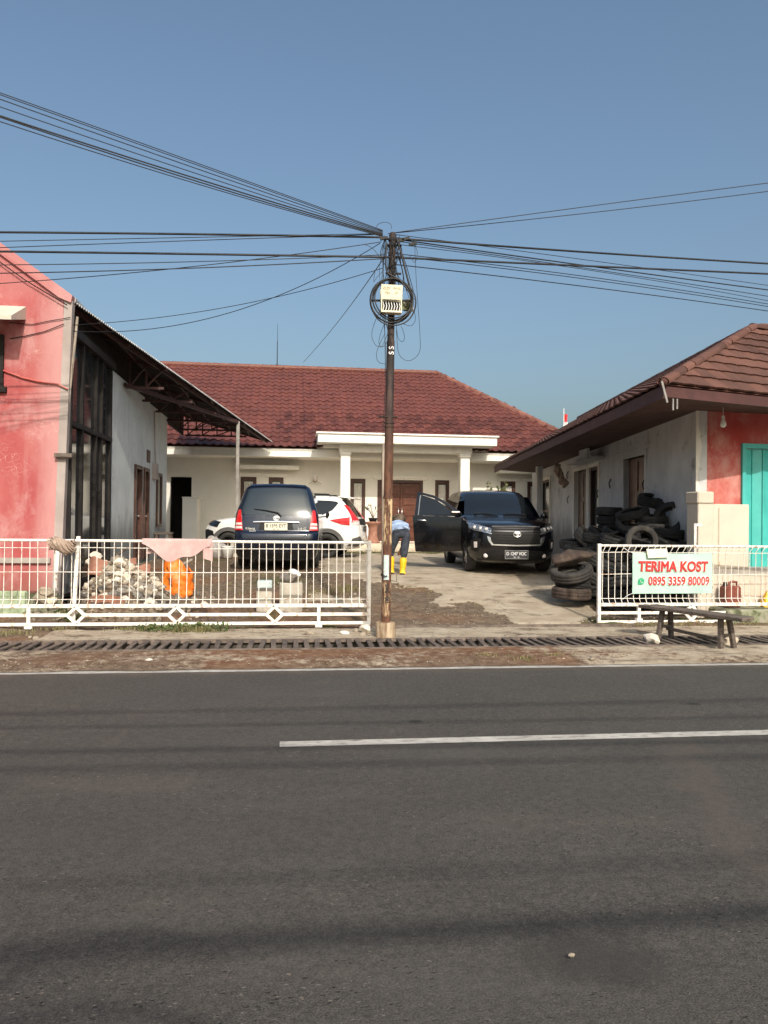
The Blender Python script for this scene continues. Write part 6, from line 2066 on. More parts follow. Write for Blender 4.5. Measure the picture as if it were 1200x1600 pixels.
me = skin_mesh([pel, hR, kR, kR.lerp(aR, .35), hL, kL, kL.lerp(aL, .35), pel+Vector((0, .08, .04))], [(0, 1), (1, 2), (2, 3), (0, 4), (4, 5), (5, 6), (0, 7)], [.145, .118, .085, .070, .118, .085, .070, .14], 0)
me.materials.append(M['jeans']); link('jeans', me, pt, True)
for kn, an_, to in ((kR, aR, tR), (kL, aL, tL)):
    me = skin_mesh([kn.lerp(an_, .22), kn.lerp(an_, .6), an_+Vector((0, 0, -.01)), Vector((an_.x, an_.y, .05)), to+Vector((0, 0, .015))], [(0, 1), (1, 2), (2, 3), (3, 4)], [.088, .078, .062, .060, .050], 2)
    me.materials.append(M['yellow']); b_ = link('boot', me, pt, True)
    m_ = MB(); c = (Vector((an_.x, an_.y, .02))+to)/2
    dy = (to-an_); dy.z = 0; dy.normalize()
    m_.obox((an_.x+dy.x*.06, an_.y+dy.y*.06, .012), Vector((.048, 0, 0)), dy*.135, (0, 0, .018)); m_.build('boot_sole', 'tyre', b_, local=True, bevel=.01)
hc = hdp
m_ = MB(); q = lump(3, .0, 1, (.125, .145, .115)); m_.add([Vector(p)+hc+Vector((0, .0, .035)) for p in q.v if True], q.f, 0, True); m_.build('cap', 'cap', pt, local=True)
m_ = MB(); m_.lathe([(.0, .0), (.16, -.01), (.165, .0), (.10, .03)], 20, Matrix.Translation(hc+Vector((0, .03, .03))) @ Matrix.Rotation(rad(-40), 4, 'X')); m_.build('cap_brim', 'cap', pt, local=True)
m_ = MB(); m_.add([Vector(p)*1+hc for p in lump(2, .02, 5, (.016, .02, .03)).v], lump(2, .02, 5).f)
for sd in (-1, 1): m_.add([Vector(p)+hc+Vector((sd*.088, -.01, -.01)) for p in lump(2, .02, 5, (.014, .025, .035)).v], lump(2, .02, 5).f, 0, True)
m_.build('ears', 'skin', pt, local=True)

# ------------------------------------------------------------------ tyres
def tyre_mesh(R, wd, mt, seed):
    rr = random.Random(seed)
    mb = MB()
    n = 48
    h = wd/2
    prof = [(R*.62, -h*.72), (R*.66, -h*.95), (R*.82, -h*1.02), (R*.93, -h*.96), (R*.985, -h*.72), (R, -h*.38), (R*.985, -h*.34), (R*.985, -h*.26), (R*1.003, -h*.22), (R*1.003, h*.22), (R*.985, h*.26), (R*.985, h*.34), (R, h*.38),
            (R*.985, h*.72), (R*.93, h*.96), (R*.82, h*1.02), (R*.66, h*.95), (R*.62, h*.72), (R*.66, h*.6), (R*.90, h*.55), (R*.94, 0), (R*.90, -h*.55), (R*.66, -h*.6)]
    vs = []
    for i, (r, z) in enumerate(prof):
        for k in range(n):
            a = 2*math.pi*k/n
            q = r
            if 4 <= i <= 13: q -= (.008 if k % 3 == 0 else 0)*(1 if i in (4, 5, 12, 13) else .6)
            oval = 1+.025*math.cos(2*a+seed)
            vs.append((q*math.cos(a)*oval, q*math.sin(a)/oval, z+.006*math.sin(a*2+seed)*(r/R)))
    m = len(prof)
    mb.add(vs, [(i*n+k, i*n+(k+1) % n, ((i+1) % m)*n+(k+1) % n, ((i+1) % m)*n+k) for i in range(m) for k in range(n)], 0, True)
    return mb.mesh('tyre', mt)
TM = {}
def tyre_at(pos, nrm_, R, wd, mt, label, group='tyres heaped by the grey wall', spin=0.):
    key = (R, wd, mt)
    if key not in TM: TM[key] = tyre_mesh(R, wd, mt, len(TM)+1)
    q = Vector(nrm_).normalized().to_track_quat('Z', 'Y')
    m4 = Matrix.Translation(Vector(pos)) @ q.to_matrix().to_4x4() @ Matrix.Rotation(spin or RND.uniform(0, 6), 4, 'Z')
    return tag(link('tyre', TM[key], None, M4=m4), label, 'tyre', group)
def camdir(a, b, c): return CR*a+fw*b+Vector((0, 0, 1))*c
STK = ('short stack nearest the gate at its left end', 'stack close behind the left half of the banner', 'stack in the middle of the heap', 'stack behind the right half of the banner', 'middle stack of the second row', 'tall stack near the wall', 'stack leaning on the grey wall at the back', 'low stack at the back left of the heap', 'pair of tyres at the left edge of the heap')
LEV = ('lowest', 'second', 'third', 'fourth', 'fifth', 'sixth', 'seventh')
for si, (x, y, n) in enumerate(((5.55, 12.52, 3), (6.18, 12.48, 4), (5.82, 13.14, 5), (6.46, 13.10, 6), (5.78, 13.86, 6), (6.42, 13.78, 7), (6.60, 14.46, 6), (5.98, 14.55, 4), (5.30, 13.3, 2))):
    zc = gz(y)+.10
    for k in range(n):
        tyre_at((x+RND.uniform(-.05, .05), y+RND.uniform(-.05, .05), zc), (RND.uniform(-.12, .12), RND.uniform(-.12, .12), 1), .31 if RND.random() < .6 else .295, .185, 'tyre', 'black tyre, %s from the ground, %s' % (LEV[k], STK[si]))
        zc += .183
ordn = ['topmost', 'second from the top', 'third from the top', 'fourth from the top', 'fifth from the top', 'sixth from the top', 'lowest']
sp_ = P(953, 800, d=16.6)
for k in range(7):
    z = 1.93-.10-k*.188
    tyre_at((sp_.x+RND.uniform(-.02, .02), sp_.y+RND.uniform(-.02, .02), z), (RND.uniform(-.03, .03), RND.uniform(-.03, .03), 1), .285, .18, 'tyre', 'black tyre, %s in the neat upright stack under the grey wall' % ordn[k], 'neat upright stack of tyres')
big = 'tyres heaped by the grey wall'
for u, v, d, n_, R, wd, mt, lab in (
    (1021, 783, 14.9, (.10, -.25, 1), .31, .20, 'tyre', 'tyre crowning the heap, lying almost flat at its very top'),
    (1044, 797, 14.7, (.45, -.30, .8), .31, .20, 'tyre', 'tyre tilted down to the right, just under the top of the heap'),
    (1063, 810, 14.8, (.85, -.35, .35), .31, .20, 'tyre', 'tyre standing against the grey wall at the right end of the heap'),
    (988, 803, 14.4, (-.28, -.10, 1), .32, .15, 'tyre', 'tyre seen edge-on, slanting up to the right above the thin one'),
    (990, 817, 14.2, (-.30, -.55, .85), .32, .13, 'tyre', 'thin tyre slanting up to the right with its hollow centre showing'),
    (1017, 812, 14.3, (.02, -.12, 1), .29, .17, 'tyre', 'upper of two flat tyres in the middle of the heap'),
    (1019, 824, 14.1, (.0, -.1, 1), .29, .17, 'tyre', 'lower of two flat tyres in the middle of the heap'),
    (1047, 811, 14.0, (-.62, -.62, .42), .33, .15, 'tyre', 'tyre propped on its edge like a leaning hoop right of the middle'),
    (1049, 832, 13.8, (.08, -.12, 1), .32, .17, 'tyre', 'flat tyre under the leaning hoop tyre'),
    (1052, 846, 13.6, (.05, -.35, 1), .34, .16, 'tyre', 'wide tyre at the right of the heap just above the gate top'),
    (1002, 846, 13.3, (-.10, -1, .12), .285, .17, 'tyre_dusty', 'tyre standing upright as a full ring facing the road above the gate'),
    (1001, 843, 13.9, (.2, -.4, .8), .28, .18, 'tyre', 'tyre lying inside view of the upright ring tyre'),
    (940, 840, 14.8, (.45, -.25, .8), .30, .19, 'tyre', 'dark tyre slanting left of the heap below the neat stack'),
    (919, 843, 14.6, (.55, -.35, .75), .29, .20, 'tyre_dusty', 'dusty tan tyre leaning at the left end of the heap'),
    (897, 850, 14.8, (-.05, -.1, 1), .28, .17, 'tyre', 'flat black tyre at the far left behind the muddy one'),
    (906, 860, 14.4, (.0, -.1, 1), .30, .18, 'tyre', 'flat tyre just above the muddy brown one by the driveway'),
    (964, 836, 14.6, (.3, -.2, .9), .30, .18, 'tyre', 'half hidden tyre left of the upright ring tyre'),
    (975, 842, 14.0, (-.2, -.3, .9), .30, .18, 'tyre', 'dark tyre touching the left rim of the upright ring tyre'),
    (962, 846, 13.9, (.2, -.15, 1), .29, .18, 'tyre', 'dark flat tyre low at the left of the upright ring tyre'),
    (893, 926, 13.15, (.02, -.05, 1), .335, .19, 'tyre_brown', 'reddish brown tyre at the bottom of the stack by the driveway'),
    (897, 910, 13.3, (.10, -.08, 1), .325, .19, 'tyre', 'black tyre, second from the bottom of the stack by the driveway'),
    (893, 894, 13.2, (-.20, -.28, 1), .36, .19, 'tyre_dusty', 'big dusty grey tyre with a raised rim on the stack by the driveway'),
    (930, 900, 13.3, (.5, -.3, 1), .31, .19, 'tyre', 'dark tyre leaning between the driveway stack and the gate'),
    (934, 921, 13.3, (.1, -.1, 1), .32, .19, 'tyre', 'dark tyre low between the driveway stack and the gate'),
    (940, 878, 13.5, (.35, -.2, .9), .33, .2, 'tyre', 'dark tyre above the gate end, right of the muddy one')):
    tyre_at(P(u, v, d=d), camdir(*n_), R, wd, mt, lab, big)
q = lump(3, .28, 9, (.46, .26, .15), 2.4)
c = P(897, 871, d=13.4)
xform(q, Matrix.Translation(c) @ Matrix.Rotation(rad(8), 4, 'Z') @ Matrix.Rotation(rad(-12), 4, 'Y'))
q.sm = [True]*len(q.f)
tag(recentre(q.build('rubber_slab', 'tyre_brown')), 'crumpled muddy brown slab lying across the tyres by the driveway', 'rubber slab')

# ------------------------------------------------------------------ rubble behind the left gate
mx, my = P(188, 900, y=12.7).x, 12.75
def mound(x, y):
    a, b = (x-mx)/.95, (y-my)/.85
    a = a*(1.25 if a < 0 else 1.12)
    return gz(y)+.72*math.exp(-1.6*(a*a+b*b))*(1+.25*nz((x, y, 0), 3, 21))
mb = MB(); mb.grid(lambda i, j: (mx-1.3+3.0*i, my-1.15+2.3*j, mound(mx-1.3+3.0*i, my-1.15+2.3*j)-.03), 46, 40)
hp = mb.build('rubble_heap', 'yard', fix=False)
at = hp.data.color_attributes.new('kind', 'FLOAT_COLOR', 'POINT')
cc = []
for v in hp.data.vertices: cc += [.32+.3*nz(v.co, 4, 22), max(0, .25*nz(v.co, 2, 23)), .15, 1]
at.data.foreach_set('color', np.array(cc, dtype=np.float32))
hp['kind'] = 'stuff'; hp['label'] = 'heap of soil and crumbled plaster behind the left gate'; hp['category'] = 'rubble'
chips = {m: MB() for m in ('stone', 'stonegrey', 'stonewhite')}
for k in range(440):
    a, r = RND.uniform(0, 6.28), abs(RND.gauss(0, .55))
    x, y = mx+math.cos(a)*r*1.25+.1, my+math.sin(a)*r-.1
    q = lump(1, .3, k % 23, [RND.uniform(.02, .06)]*3)
    m_ = chips[RND.choice(('stone', 'stone', 'stonegrey', 'stonewhite'))]
    rt = Matrix.Translation((x, y, mound(x, y)+.005)) @ Matrix.Rotation(RND.uniform(0, 6), 4, 'Z') @ Matrix.Rotation(RND.uniform(0, 2), 4, 'X')
    m_.add([rt @ Vector(p) for p in q.v], q.f)
for m, q in chips.items():
    o = q.build('rubble', m, fix=False); o['kind'] = 'stuff'; o['label'] = 'small broken bits strewn over the rubble heap behind the left gate'; o['category'] = 'rubble'
def spot(u, v):
    return ('near the top' if v < 885 else 'on the upper slope' if v < 908 else 'on the lower slope' if v < 929 else 'at the foot')+' '+('at the left' if u < 152 else 'in the middle' if u < 190 else 'right of the middle' if u < 228 else 'at the right edge')+' of the rubble heap'
LM = [lump(2, .26, s, (1, .8, .62)).mesh('stone', 'stone') for s in range(5)]
LG = [lump(2, .26, s+9, (1, .85, .6)).mesh('stone', 'stonegrey') for s in range(4)]
LW = [lump(2, .22, s+20, (1, .8, .6)).mesh('stone', 'stonewhite') for s in range(4)]
def stone(me, p, s, label, group=None, name='stone', cat='stone'):
    m4 = Matrix.Translation(Vector(p)) @ Matrix.Rotation(RND.uniform(0, 6), 4, 'Z') @ Matrix.Rotation(RND.uniform(-.5, .5), 4, 'X') @ Matrix.Scale(s, 4)
    return tag(link(name, me, None, M4=m4), label, cat, group)
def on_mound(u, v):
    """first point of the heap seen at picture pixel (u, v)"""
    q = fw+CR*((u-600)/1200)+CU*((800-v)/1200)
    t = 10.8
    while t < 16:
        p = EYE+q*t
        if p.z < mound(p.x, p.y): return p
        t += .03
    return P(u, v, y=13.6)
for u, v, s in ((145, 879, .13), (165, 882, .14), (186, 878, .10), (200, 884, .11), (187, 898, .09), (183, 906, .08), (130, 893, .11), (204, 921, .10), (168, 933, .13), (235, 940, .12), (195, 936, .09), (150, 868, .12)):
    stone(RND.choice(LW), on_mound(u, v)+Vector((0, 0, .0)), s*1.08, 'whitish lump of plaster, '+spot(u, v), 'white lumps in the rubble heap')
for u, v, s in ((180, 930, .13), (192, 922, .10), (215, 930, .11), (222, 915, .10), (150, 940, .11), (206, 908, .09), (238, 918, .11), (160, 920, .10), (250, 930, .09), (130, 930, .12), (225, 938, .10)):
    stone(RND.choice(LG), on_mound(u, v), s*1.0, 'dark grey stone, '+spot(u, v), 'grey stones in the rubble heap')
for u, v, s in ((212, 895, .12), (222, 900, .11), (205, 890, .10), (245, 915, .10), (240, 905, .08), (176, 890, .10), (230, 928, .09), (198, 902, .08), (140, 910, .10), (258, 938, .09), (172, 944, .09), (270, 945, .07), (72, 925, .13), (64, 935, .12), (80, 938, .10)):
    stone(RND.choice(LM), on_mound(u, v) if u > 100 else P(u, v, y=12.1), s*(1.15 if u > 100 else 1), 'buff concrete lump, '+(spot(u, v) if u > 100 else 'piled by the pink wall corner'), 'buff lumps in the rubble heap')
# broken pot and roof tile shards
def shard(u, v, R, a0, a1, h, tilt, label, nm='pot_shard'):
    p = on_mound(u, v)
    mb = MB()
    n = 14
    for rr_, fl in ((R, 0), (R-.018, 1)):
        mb.grid(lambda i, j: (rr_*(.75+.25*j)*math.cos(a0+(a1-a0)*i), rr_*(.75+.25*j)*math.sin(a0+(a1-a0)*i), h*j*(1+.12*math.sin(i*9))), n, 4)
    for k in range(n):
        a, b = a0+(a1-a0)*k/n, a0+(a1-a0)*(k+1)/n
        for j in (1,):
            ha, hb = h*(1+.12*math.sin(k/n*9)), h*(1+.12*math.sin((k+1)/n*9))
            mb.add([(R*math.cos(a), R*math.sin(a), ha), (R*math.cos(b), R*math.sin(b), hb), ((R-.018)*math.cos(b), (R-.018)*math.sin(b), hb), ((R-.018)*math.cos(a), (R-.018)*math.sin(a), ha)], [(0, 1, 2, 3)])
    xform(mb, Matrix.Translation(p+Vector((0, .1, -.05))) @ Matrix.Rotation(tilt[1], 4, 'Y') @ Matrix.Rotation(tilt[0], 4, 'X'))
    tag(recentre(mb.build(nm, 'terracotta', fix=False)), label, 'pot shard')
shard(152, 903, .26, 3.3, 6.1, .28, (-.55, .25), 'large curved terracotta pot shard lying in the middle of the rubble heap')
shard(205, 882, .16, 2.4, 5.6, .10, (-.3, -.3), 'small terracotta shard near the top of the rubble heap')
shard(222, 898, .18, 3.2, 5.9, .14, (-.5, -.3), 'buff terracotta shard on the right slope of the rubble heap')
shard(165, 950, .30, 3.4, 6.0, .09, (-.7, .0), 'flat terracotta rim lying at the foot of the rubble heap')
sk = MB(); sk.bar(P(253, 898, y=13.6), P(300, 874, y=13.9), .05, .035)
tag(recentre(sk.build('wooden_stick', 'batten', bevel=.004)), 'pale wooden stick lying aslant behind the orange sack', 'stick')
sk = MB(); sk.bar(P(182, 868, y=14.6), P(195, 858, y=14.9), .05, .05)
tag(recentre(sk.build('wooden_stick', 'oldwood', bevel=.004)), 'dark wooden stick end above the rubble heap by the wall base', 'stick')

# orange sack
oc = P(277, 927, y=13.5)
ot = thing('sack', 'bright orange plastic sack slumped on the soil right of the rubble', 'sack', (oc.x, 13.5, gz(13.5)))
def bagpt(i, j):
    a = i*2*math.pi
    z = j
    w = (.235 if z < .55 else .235-.06*(z-.55)/.45)*(1 if z > .12 else .80+.2*z/.12)
    top = max(0, z-.72)/.28
    flat = 1-.75*top
    cr = .030*math.sin(a*5+z*8)*(.3+z)+.050*nz((math.cos(a), math.sin(a), z*2.2), 2.6, 41)+.022*nz((math.cos(a), math.sin(a), z*2), 7, 42)
    x = (w+cr)*math.cos(a)*(1+.12*top)+.03*z
    y = (.16*flat+cr*.6)*math.sin(a)
    return (x+.05*nz((z, a, 0), 1.5, 43)*z, y, .56*z*(1-.30*top*(math.cos(a)*.7-.5*math.sin(3*a))))
mb = MB(); mb.grid(bagpt, 56, 26); mb.add([bagpt(k/40, 0) for k in range(40)], [tuple(range(40))]); mb.build('sack_body', 'orange', ot, local=True, fix=False)
mb = MB(); mb.grid(lambda i, j: Vector(bagpt(.60+.075*i, .10+.12*j))*1.0+Vector((-.004, -.016, 0)), 6, 3); mb.build('white_label', 'paper', ot, local=True, fix=False)
for z0_, z1_, a0_ in ((.34, .62, .67), ):
    mb = MB()
    for k in range(9): mb.grid(lambda i, j: Vector(bagpt(a0_+.03*i, z0_+(z1_-z0_)*(k+.55*j)/9))+Vector((-.002, -.012, 0)), 3, 1)
    mb.build('printed_panel', 'jeans', ot, local=True, fix=False)

# concrete stubs behind the gate
p = P(413, 957, y=12.6)
st_ = thing('concrete_stub', 'slim grey concrete stub with a pale cap behind the left gate', 'concrete stub', (p.x, 12.6, gz(12.6)))
zt = P(413, 918, y=12.6).z; zc_ = P(413, 907, y=12.6).z
m_ = MB(); m_.box(p.x-.125, p.x+.125, 12.48, 12.74, .0, zt-.04); m_.build('shaft', 'concrete', st_, bevel=.012)
m_ = MB(); m_.box(p.x-.13, p.x+.135, 12.47, 12.75, zt-.04, zt-.0); m_.build('dark_gap', 'stonegrey', st_)
m_ = MB(); m_.box(p.x-.115, p.x+.12, 12.49, 12.73, zt, zc_); m_.build('cap', 'sticker', st_, bevel=.01)
p = P(455, 957, y=12.55)
zt = P(455, 910, y=12.55).z
st_ = thing('concrete_stub', 'wider grey concrete stub carrying a dark stone and a crushed bottle', 'concrete stub', (p.x, 12.55, gz(12.55)))
m_ = MB(); m_.box(p.x-.19, p.x+.175, 12.40, 12.75, .0, zt); m_.build('shaft', 'concrete', st_, bevel=.014)
stone(LG[1], (p.x-.02, 12.58, zt+.09), .19, 'dark flat stone on top of the wider concrete stub')
m_ = MB(); a = Vector((p.x-.03, 12.46, zt+.20)); b = Vector((p.x+.14, 12.44, zt+.12)); m_.tube([a, a.lerp(b, .2), a.lerp(b, .75), a.lerp(b, .85), b], [.03, .05, .05, .025, .022], 10)
tag(recentre(m_.build('bottle', 'white_plastic')), 'crushed clear plastic bottle lying on the dark stone', 'bottle')

# cloths on the left gate
tw_z = lambda v: P(300, v, y=GY).z
def towel(i, j):
    u = 222+111*i+(-0+8*math.sin(i*5))*j*.6
    low = 846+30*math.exp(-((i-.33)/.22)**2)+22*math.exp(-((i-.72)/.24)**2)
    low = low if i < .96 else 846+8
    v = 842+(low-842)*max(0, (j-.25)/.75)
    p = P(u, v, y=GY-.03)
    y = GY-.032-.012*math.sin(i*14)*j-.02*j
    if j <= .25:
        a = j/.25*math.pi
        return (p.x, GY-.026*math.cos(math.pi-a)*-1*-1, P(300, 845, y=GY).z+.026*math.sin(a)+.004)
    return (p.x, y, p.z)
mb = MB(); mb.grid(towel, 60, 24); mb.grid(lambda i, j: (P(228+98*i, 840, y=GY).x, GY+.03+.01*math.sin(i*9), P(300, 844, y=GY).z-.20*j*(1-.3*i)), 30, 4)
mb.grid(lambda i, j: (P(318+15*i, 845, y=GY).x, GY-.04-.012*math.sin(i*6), P(300, 846+(31-5*(1-i))*j, y=GY).z), 6, 8)
tag(recentre(mb.build('towel', 'towel', fix=False)), 'dusty pink towel hung over the top rail of the left gate', 'towel')
rc_ = P(98, 850, y=GY-.05)
mb = MB()
for k in range(12):
    ph = k*.52
    mb.tube([rc_+Vector((-.17+.34*t_/20, -.03+(.045+.012*(k % 3))*math.cos(ph+t_*.42), (.060+.02*(k % 2))*math.sin(ph+t_*.42)+.02*math.sin(t_*.35)-.03*(t_/20))) for t_ in range(21)], [.007+.013*math.sin(math.pi*t_/20)*(1+.4*(k % 2)) for t_ in range(21)], 6)
mb.tube([rc_+Vector((.05, .0, -.02)), rc_+Vector((.06, -.02, -.10)), rc_+Vector((.04, -.02, -.15))], [.05, .045, .02], 8)
tag(recentre(mb.build('rag_bundle', 'rag', fix=False)), 'twisted bundle of dirty beige rags knotted on the left gate rail', 'rag')
mb = MB()
s0_, s1_ = P(98, 865, y=12.15), P(121, 925, y=12.15)
mb.grid(lambda i, j: (s0_.x+(s1_.x-s0_.x)*i, 12.15+.05*math.sin(i*13+j*2)+.02*math.sin(j*11), s0_.z+(s1_.z-s0_.z)*j-.02*math.sin(i*6)), 20, 14)
mb.grid(lambda i, j: (s0_.x+(s1_.x-s0_.x)*i, 12.156+.05*math.sin(i*13+j*2)+.02*math.sin(j*11), s0_.z+(s1_.z-s0_.z)*j-.02*math.sin(i*6)), 20, 14)
tag(recentre(mb.build('plastic_sheet', 'sheet', fix=False)), 'dark plastic sheet hanging between the pink corner and the rubble', 'plastic sheet')
# crumpled grey cloth and a pale bucket before the white car's wheel
gc = P(336, 842, d=20.6)
q = lump(3, .34, 31, (.30, .25, .30), 2.2); q.sm = [True]*len(q.f)
xform(q, Matrix.Translation(Vector((gc.x, gc.y, gz(gc.y)+.26))))
tag(recentre(q.build('cloth_bundle', 'greycloth')), 'lumpy bundle of grey cloth before the white front wheel arch', 'cloth bundle')
gc = P(356, 842, d=20.4)
m_ = MB(); m_.lathe([(0, 0), (.14, 0), (.175, .30), (.18, .31), (.165, .31), (.13, .02), (0, .02)], 18, Matrix.Translation((gc.x, gc.y, gz(gc.y)+.02)))
tag(recentre(m_.build('bucket', 'white_plastic')), 'pale plastic bucket beside the grey cloth bundle and navy van', 'bucket')

# ------------------------------------------------------------------ bench, stones by the road
LB0, LB1 = P(1008, 944, z=.47), P(1160, 964, z=.47)
bd = (LB1-LB0); bd.z = 0; bl = bd.length; bd.normalize(); bn = Vector((-bd.y, bd.x, 0))
bt2 = thing('bench', 'low weathered plank bench in front of the right gate', 'bench', (LB0+LB1)/2-Vector((0, 0, .44)))
for k, (o, e0, e1) in enumerate(((.085, .0, .0), (-.085, .03, .08))):
    m_ = MB(); m_.obox((LB0+LB1)/2+bn*(o+.06)+bd*(e1-e0)/2+Vector((0, 0, -.03+.004*k)), bd*(bl/2+(e0+e1)/2), bn*.08, (0, 0, .022)); m_.build('plank', 'oldwood', bt2, bevel=.006)
for t_, sg in ((.20, 1), (.80, -1)):
    for o in (.0, .15):
        top = LB0+bd*(bl*t_)+bn*o+Vector((0, 0, -.05)); ft = LB0+bd*(bl*t_+(-.02 if sg > 0 else .0)+(.05 if sg < 0 else 0))+bn*(o+(.04 if o else -.06)); ft.z = .03
        m_ = MB(); m_.bar(ft, top, .062, .052, bd); m_.build('leg', 'oldwood', bt2, bevel=.004)
    m_ = MB(); a = LB0+bd*(bl*t_)-bn*.02; m_.bar(Vector((a.x, a.y, .20)), Vector((a.x, a.y, .20))+bn*.2, .05, .03); m_.build('cross_piece', 'oldwood', bt2)
m_ = MB(); a = LB0+bd*(bl*.2)+bn*.09; b = LB0+bd*(bl*.8)+bn*.09; m_.bar(Vector((a.x, a.y, .17)), Vector((b.x, b.y, .13)), .05, .035); m_.build('stretcher', 'oldwood', bt2)
stone(LW[3], P(1020, 998, z=.09), .135, 'chunky white stone block by the left bench leg')
stone(LM[2], P(1143, 1003, z=.075), .12, 'squarish buff stone against the right bench leg')
stone(LW[1], P(572, 983, z=.09), .115, 'rounded white stone at the foot of the left gate end post')
for (u, v, s, lab, me) in ((557, 986, .07, 'pale stone left of the white rounded one by the gate end', LM[0]), (568, 991, .055, 'small pale stone in front of the white rounded one', LM[3]), (538, 990, .07, 'pointed white stone lying alone on the kerb strip', LW[2]), (484, 989, .065, 'buff flat stone under the left gate leg', LM[4]),
                           (46, 996, .035, 'small pale pebble at the far left by the drain', LM[1]), (55, 997, .04, 'paired pale pebble at the far left by the drain', LM[0]), (893, 1492, .013, 'pale pebble lying on the near asphalt', LW[3]), (925, 1030, .05, 'flat tan stone on the road shoulder below the drain', LM[2]), (232, 1032, .045, 'flat whitish chip on the left road shoulder', LW[3])):
    stone(LM[1] if v > 1400 else me, P(u, v, z=.04 if v < 1040 else .03), s, lab)
# loose gravel
gm = {m: MB() for m in ('stone', 'stonegrey')}
def bits(n, x0, x1, y0, y1, a, b, dens=None):
    for k in range(n):
        x, y = RND.uniform(x0, x1), RND.uniform(y0, y1)
        if dens and nz((x, y, 0), 1.4, 31) < dens: continue
        q = lump(1, .25, k % 11, (RND.uniform(a, b), RND.uniform(a, b)*.8, RND.uniform(a, b)*.5))
        z = (gz(y) if y > 10 else .03)+.012
        rt = Matrix.Translation((x, y, z)) @ Matrix.Rotation(RND.uniform(0, 6), 4, 'Z')
        gm['stone' if RND.random() < .6 else 'stonegrey'].add([rt @ Vector(p) for p in q.v], q.f)
bits(520, -5, 1.4, 11.3, 16, .008, .028)
bits(700, 1.4, 4.6, 11.2, 14.2, .005, .018, -.25)
bits(420, -5, 7, 10.1, 11.1, .006, .02)
bits(700, -5, 7, 8.32, 9.2, .005, .02)
bits(120, 4.3, 7.3, 11.3, 12.1, .01, .035)
for m, q in gm.items():
    o = q.build('gravel', m, fix=False); o['kind'] = 'stuff'; o['label'] = 'loose gravel scattered over the yard and the road shoulder'; o['category'] = 'gravel'
# fallen leaves on the soil and in the drain grating
fl_ = MB()
for k in range(260):
    x, y = (RND.uniform(-4.5, 1.5), RND.uniform(11.6, 16)) if k < 170 else (RND.uniform(-4, 6.5), RND.uniform(8.4, 11))
    p = Vector((x, y, (gz(y) if y > 10 else .03)+.03)); leafq(fl_, p, RND.uniform(.025, .055), RND)
    for i in range(4): fl_.v[-1-i] = (fl_.v[-1-i][0], fl_.v[-1-i][1], p.z+RND.uniform(0, .012))
o = fl_.build('fallen_leaves', 'leafdry', fix=False); o['kind'] = 'stuff'; o['label'] = 'dry fallen leaves scattered on the soil'; o['category'] = 'leaves'
# grass and weeds
gs, wd_ = MB(), MB()
def blades(mb, x, y, n, h, sp, z=None):
    for k in range(n):
        a, r = RND.uniform(0, 6.28), abs(RND.gauss(0, sp))
        px, py = x+math.cos(a)*r, y+math.sin(a)*r*.6
        p = Vector((px, py, (z if z is not None else gz(py))-.005))
        ln_ = h*RND.uniform(.5, 1.15); t_ = RND.uniform(0, 6.28); d = Vector((math.cos(t_)*ln_*.45, math.sin(t_)*ln_*.45, ln_)); s_ = Vector((-math.sin(t_), math.cos(t_), 0))*.006
        mb.add([p-s_, p+s_, p+d*.6+s_*.7+Vector((0, 0, ln_*.08)), p+d*.6-s_*.7+Vector((0, 0, ln_*.08)), p+d], [(0, 1, 2, 3), (3, 2, 4)])
for u, v, n, h, sp in ((285, 988, 260, .10, .22), (320, 988, 220, .09, .18), (240, 986, 160, .08, .18), (200, 985, 90, .06, .2), (15, 995, 120, .08, .25), (90, 985, 90, .07, .2)):
    p = P(u, v, z=.02); blades(gs, p.x, max(p.y, 10.75), n, h, sp)
for u, v, n, h, sp in ((545, 922, 170, .13, .14), (548, 880, 120, .10, .3), (490, 915, 90, .08, .3), (520, 905, 100, .08, .4), (780, 958, 60, .05, .3), (640, 930, 120, .05, .35), (700, 945, 80, .05, .4)):
    p = P(u, v, z=gz(P(u, v, z=.3).y)); blades(gs, p.x, p.y, n, h, sp)
for k in range(26): blades(gs, RND.uniform(-1, 7), RND.uniform(24.5, 25.1), 40, .12, .25)
for k in range(10): blades(gs, RND.uniform(4.9, 7.3), RND.uniform(11.1, 11.4), 30, .06, .15)
for u, v in ((822, 1030), (870, 1025), (760, 1024)):
    p = P(u, v, z=.04); blades(gs, p.x, p.y, 60, .05, .12, .035)
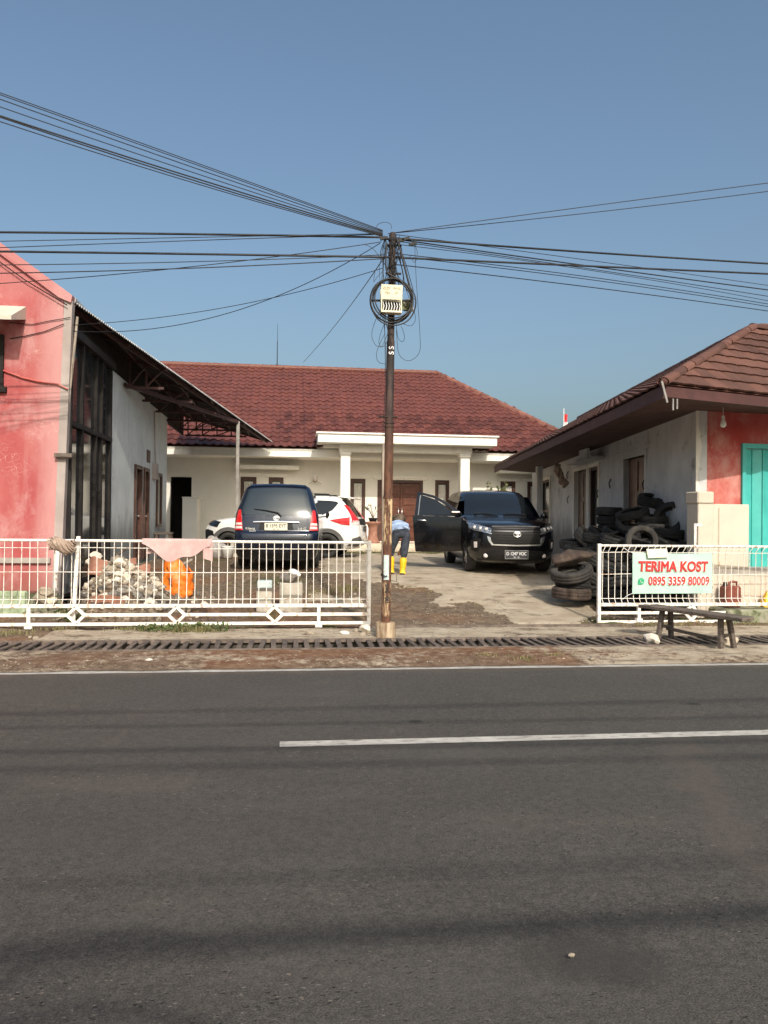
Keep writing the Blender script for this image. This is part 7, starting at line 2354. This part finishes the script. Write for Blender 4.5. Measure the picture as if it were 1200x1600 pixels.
for k in range(60): blades(gs, RND.uniform(-4.8, 1.2), RND.uniform(11.7, 15.8), 14, .06, .12)
o = gs.build('grass', 'leafdry', fix=False); o['kind'] = 'stuff'; o['label'] = 'thin dry grass growing in tufts'; o['category'] = 'grass'
for u, v, n, sp in ((270, 988, 240, .20), (310, 986, 260, .22), (345, 988, 60, .12), (235, 988, 120, .16), (105, 940, 160, .12), (118, 935, 100, .10)):
    p = P(u, v, z=.02) if v > 960 else P(u, v, y=11.75)
    for k in range(n):
        a, r = RND.uniform(0, 6.28), abs(RND.gauss(0, sp))
        leafq(wd_, Vector((p.x+math.cos(a)*r, p.y+math.sin(a)*r*.5, gz(p.y)+RND.uniform(.01, .10 if v > 960 else .22))), RND.uniform(.025, .05), RND)
o = wd_.build('weeds', 'leaf', fix=False); o['kind'] = 'stuff'; o['label'] = 'low green weeds along the foot of the left gate'; o['category'] = 'weeds'

# small palm on the near roadside, outside the picture: its fronds shade the asphalt at the lower left
pt_ = Vector((-.45, -2.5, 0))
pm = thing('palm', 'slender feathery palm on the near roadside throwing a soft frond shadow', 'palm', pt_)
m_ = MB(); m_.tube([pt_+Vector((.03*math.sin(k), .02*k, .38*k)) for k in range(10)], [.07-.003*k for k in range(10)], 8); m_.build('trunk', 'stem', pm)
top_ = pt_+Vector((.0, .18, 3.5))
for k in range(9):
    a = k*.70+.3
    fr_ = MB()
    L_ = 1.25+.2*math.sin(k*2.3)
    q = [top_+Vector((math.cos(a)*L_*t_, math.sin(a)*L_*t_, .55*t_-.95*t_*t_)) for t_ in (0, .2, .4, .6, .8, 1.0)]
    q = smooth(q, 4)
    fr_.tube(q, [.016-.012*i/len(q) for i in range(len(q))], 5)
    for i in range(2, len(q)):
        d = (q[i]-q[i-1]).normalized(); sd_ = d.cross(Vector((0, 0, 1))).normalized()
        for s_ in (-1, 1):
            e_ = q[i]+sd_*s_*.30*math.sin(.35+2.5*i/len(q))+d*.16-Vector((0, 0, .08))
            fr_.add([q[i], q[i]+d*.03, e_], [(0, 1, 2)])
    fr_.build('frond', 'leaf', pm, fix=False)
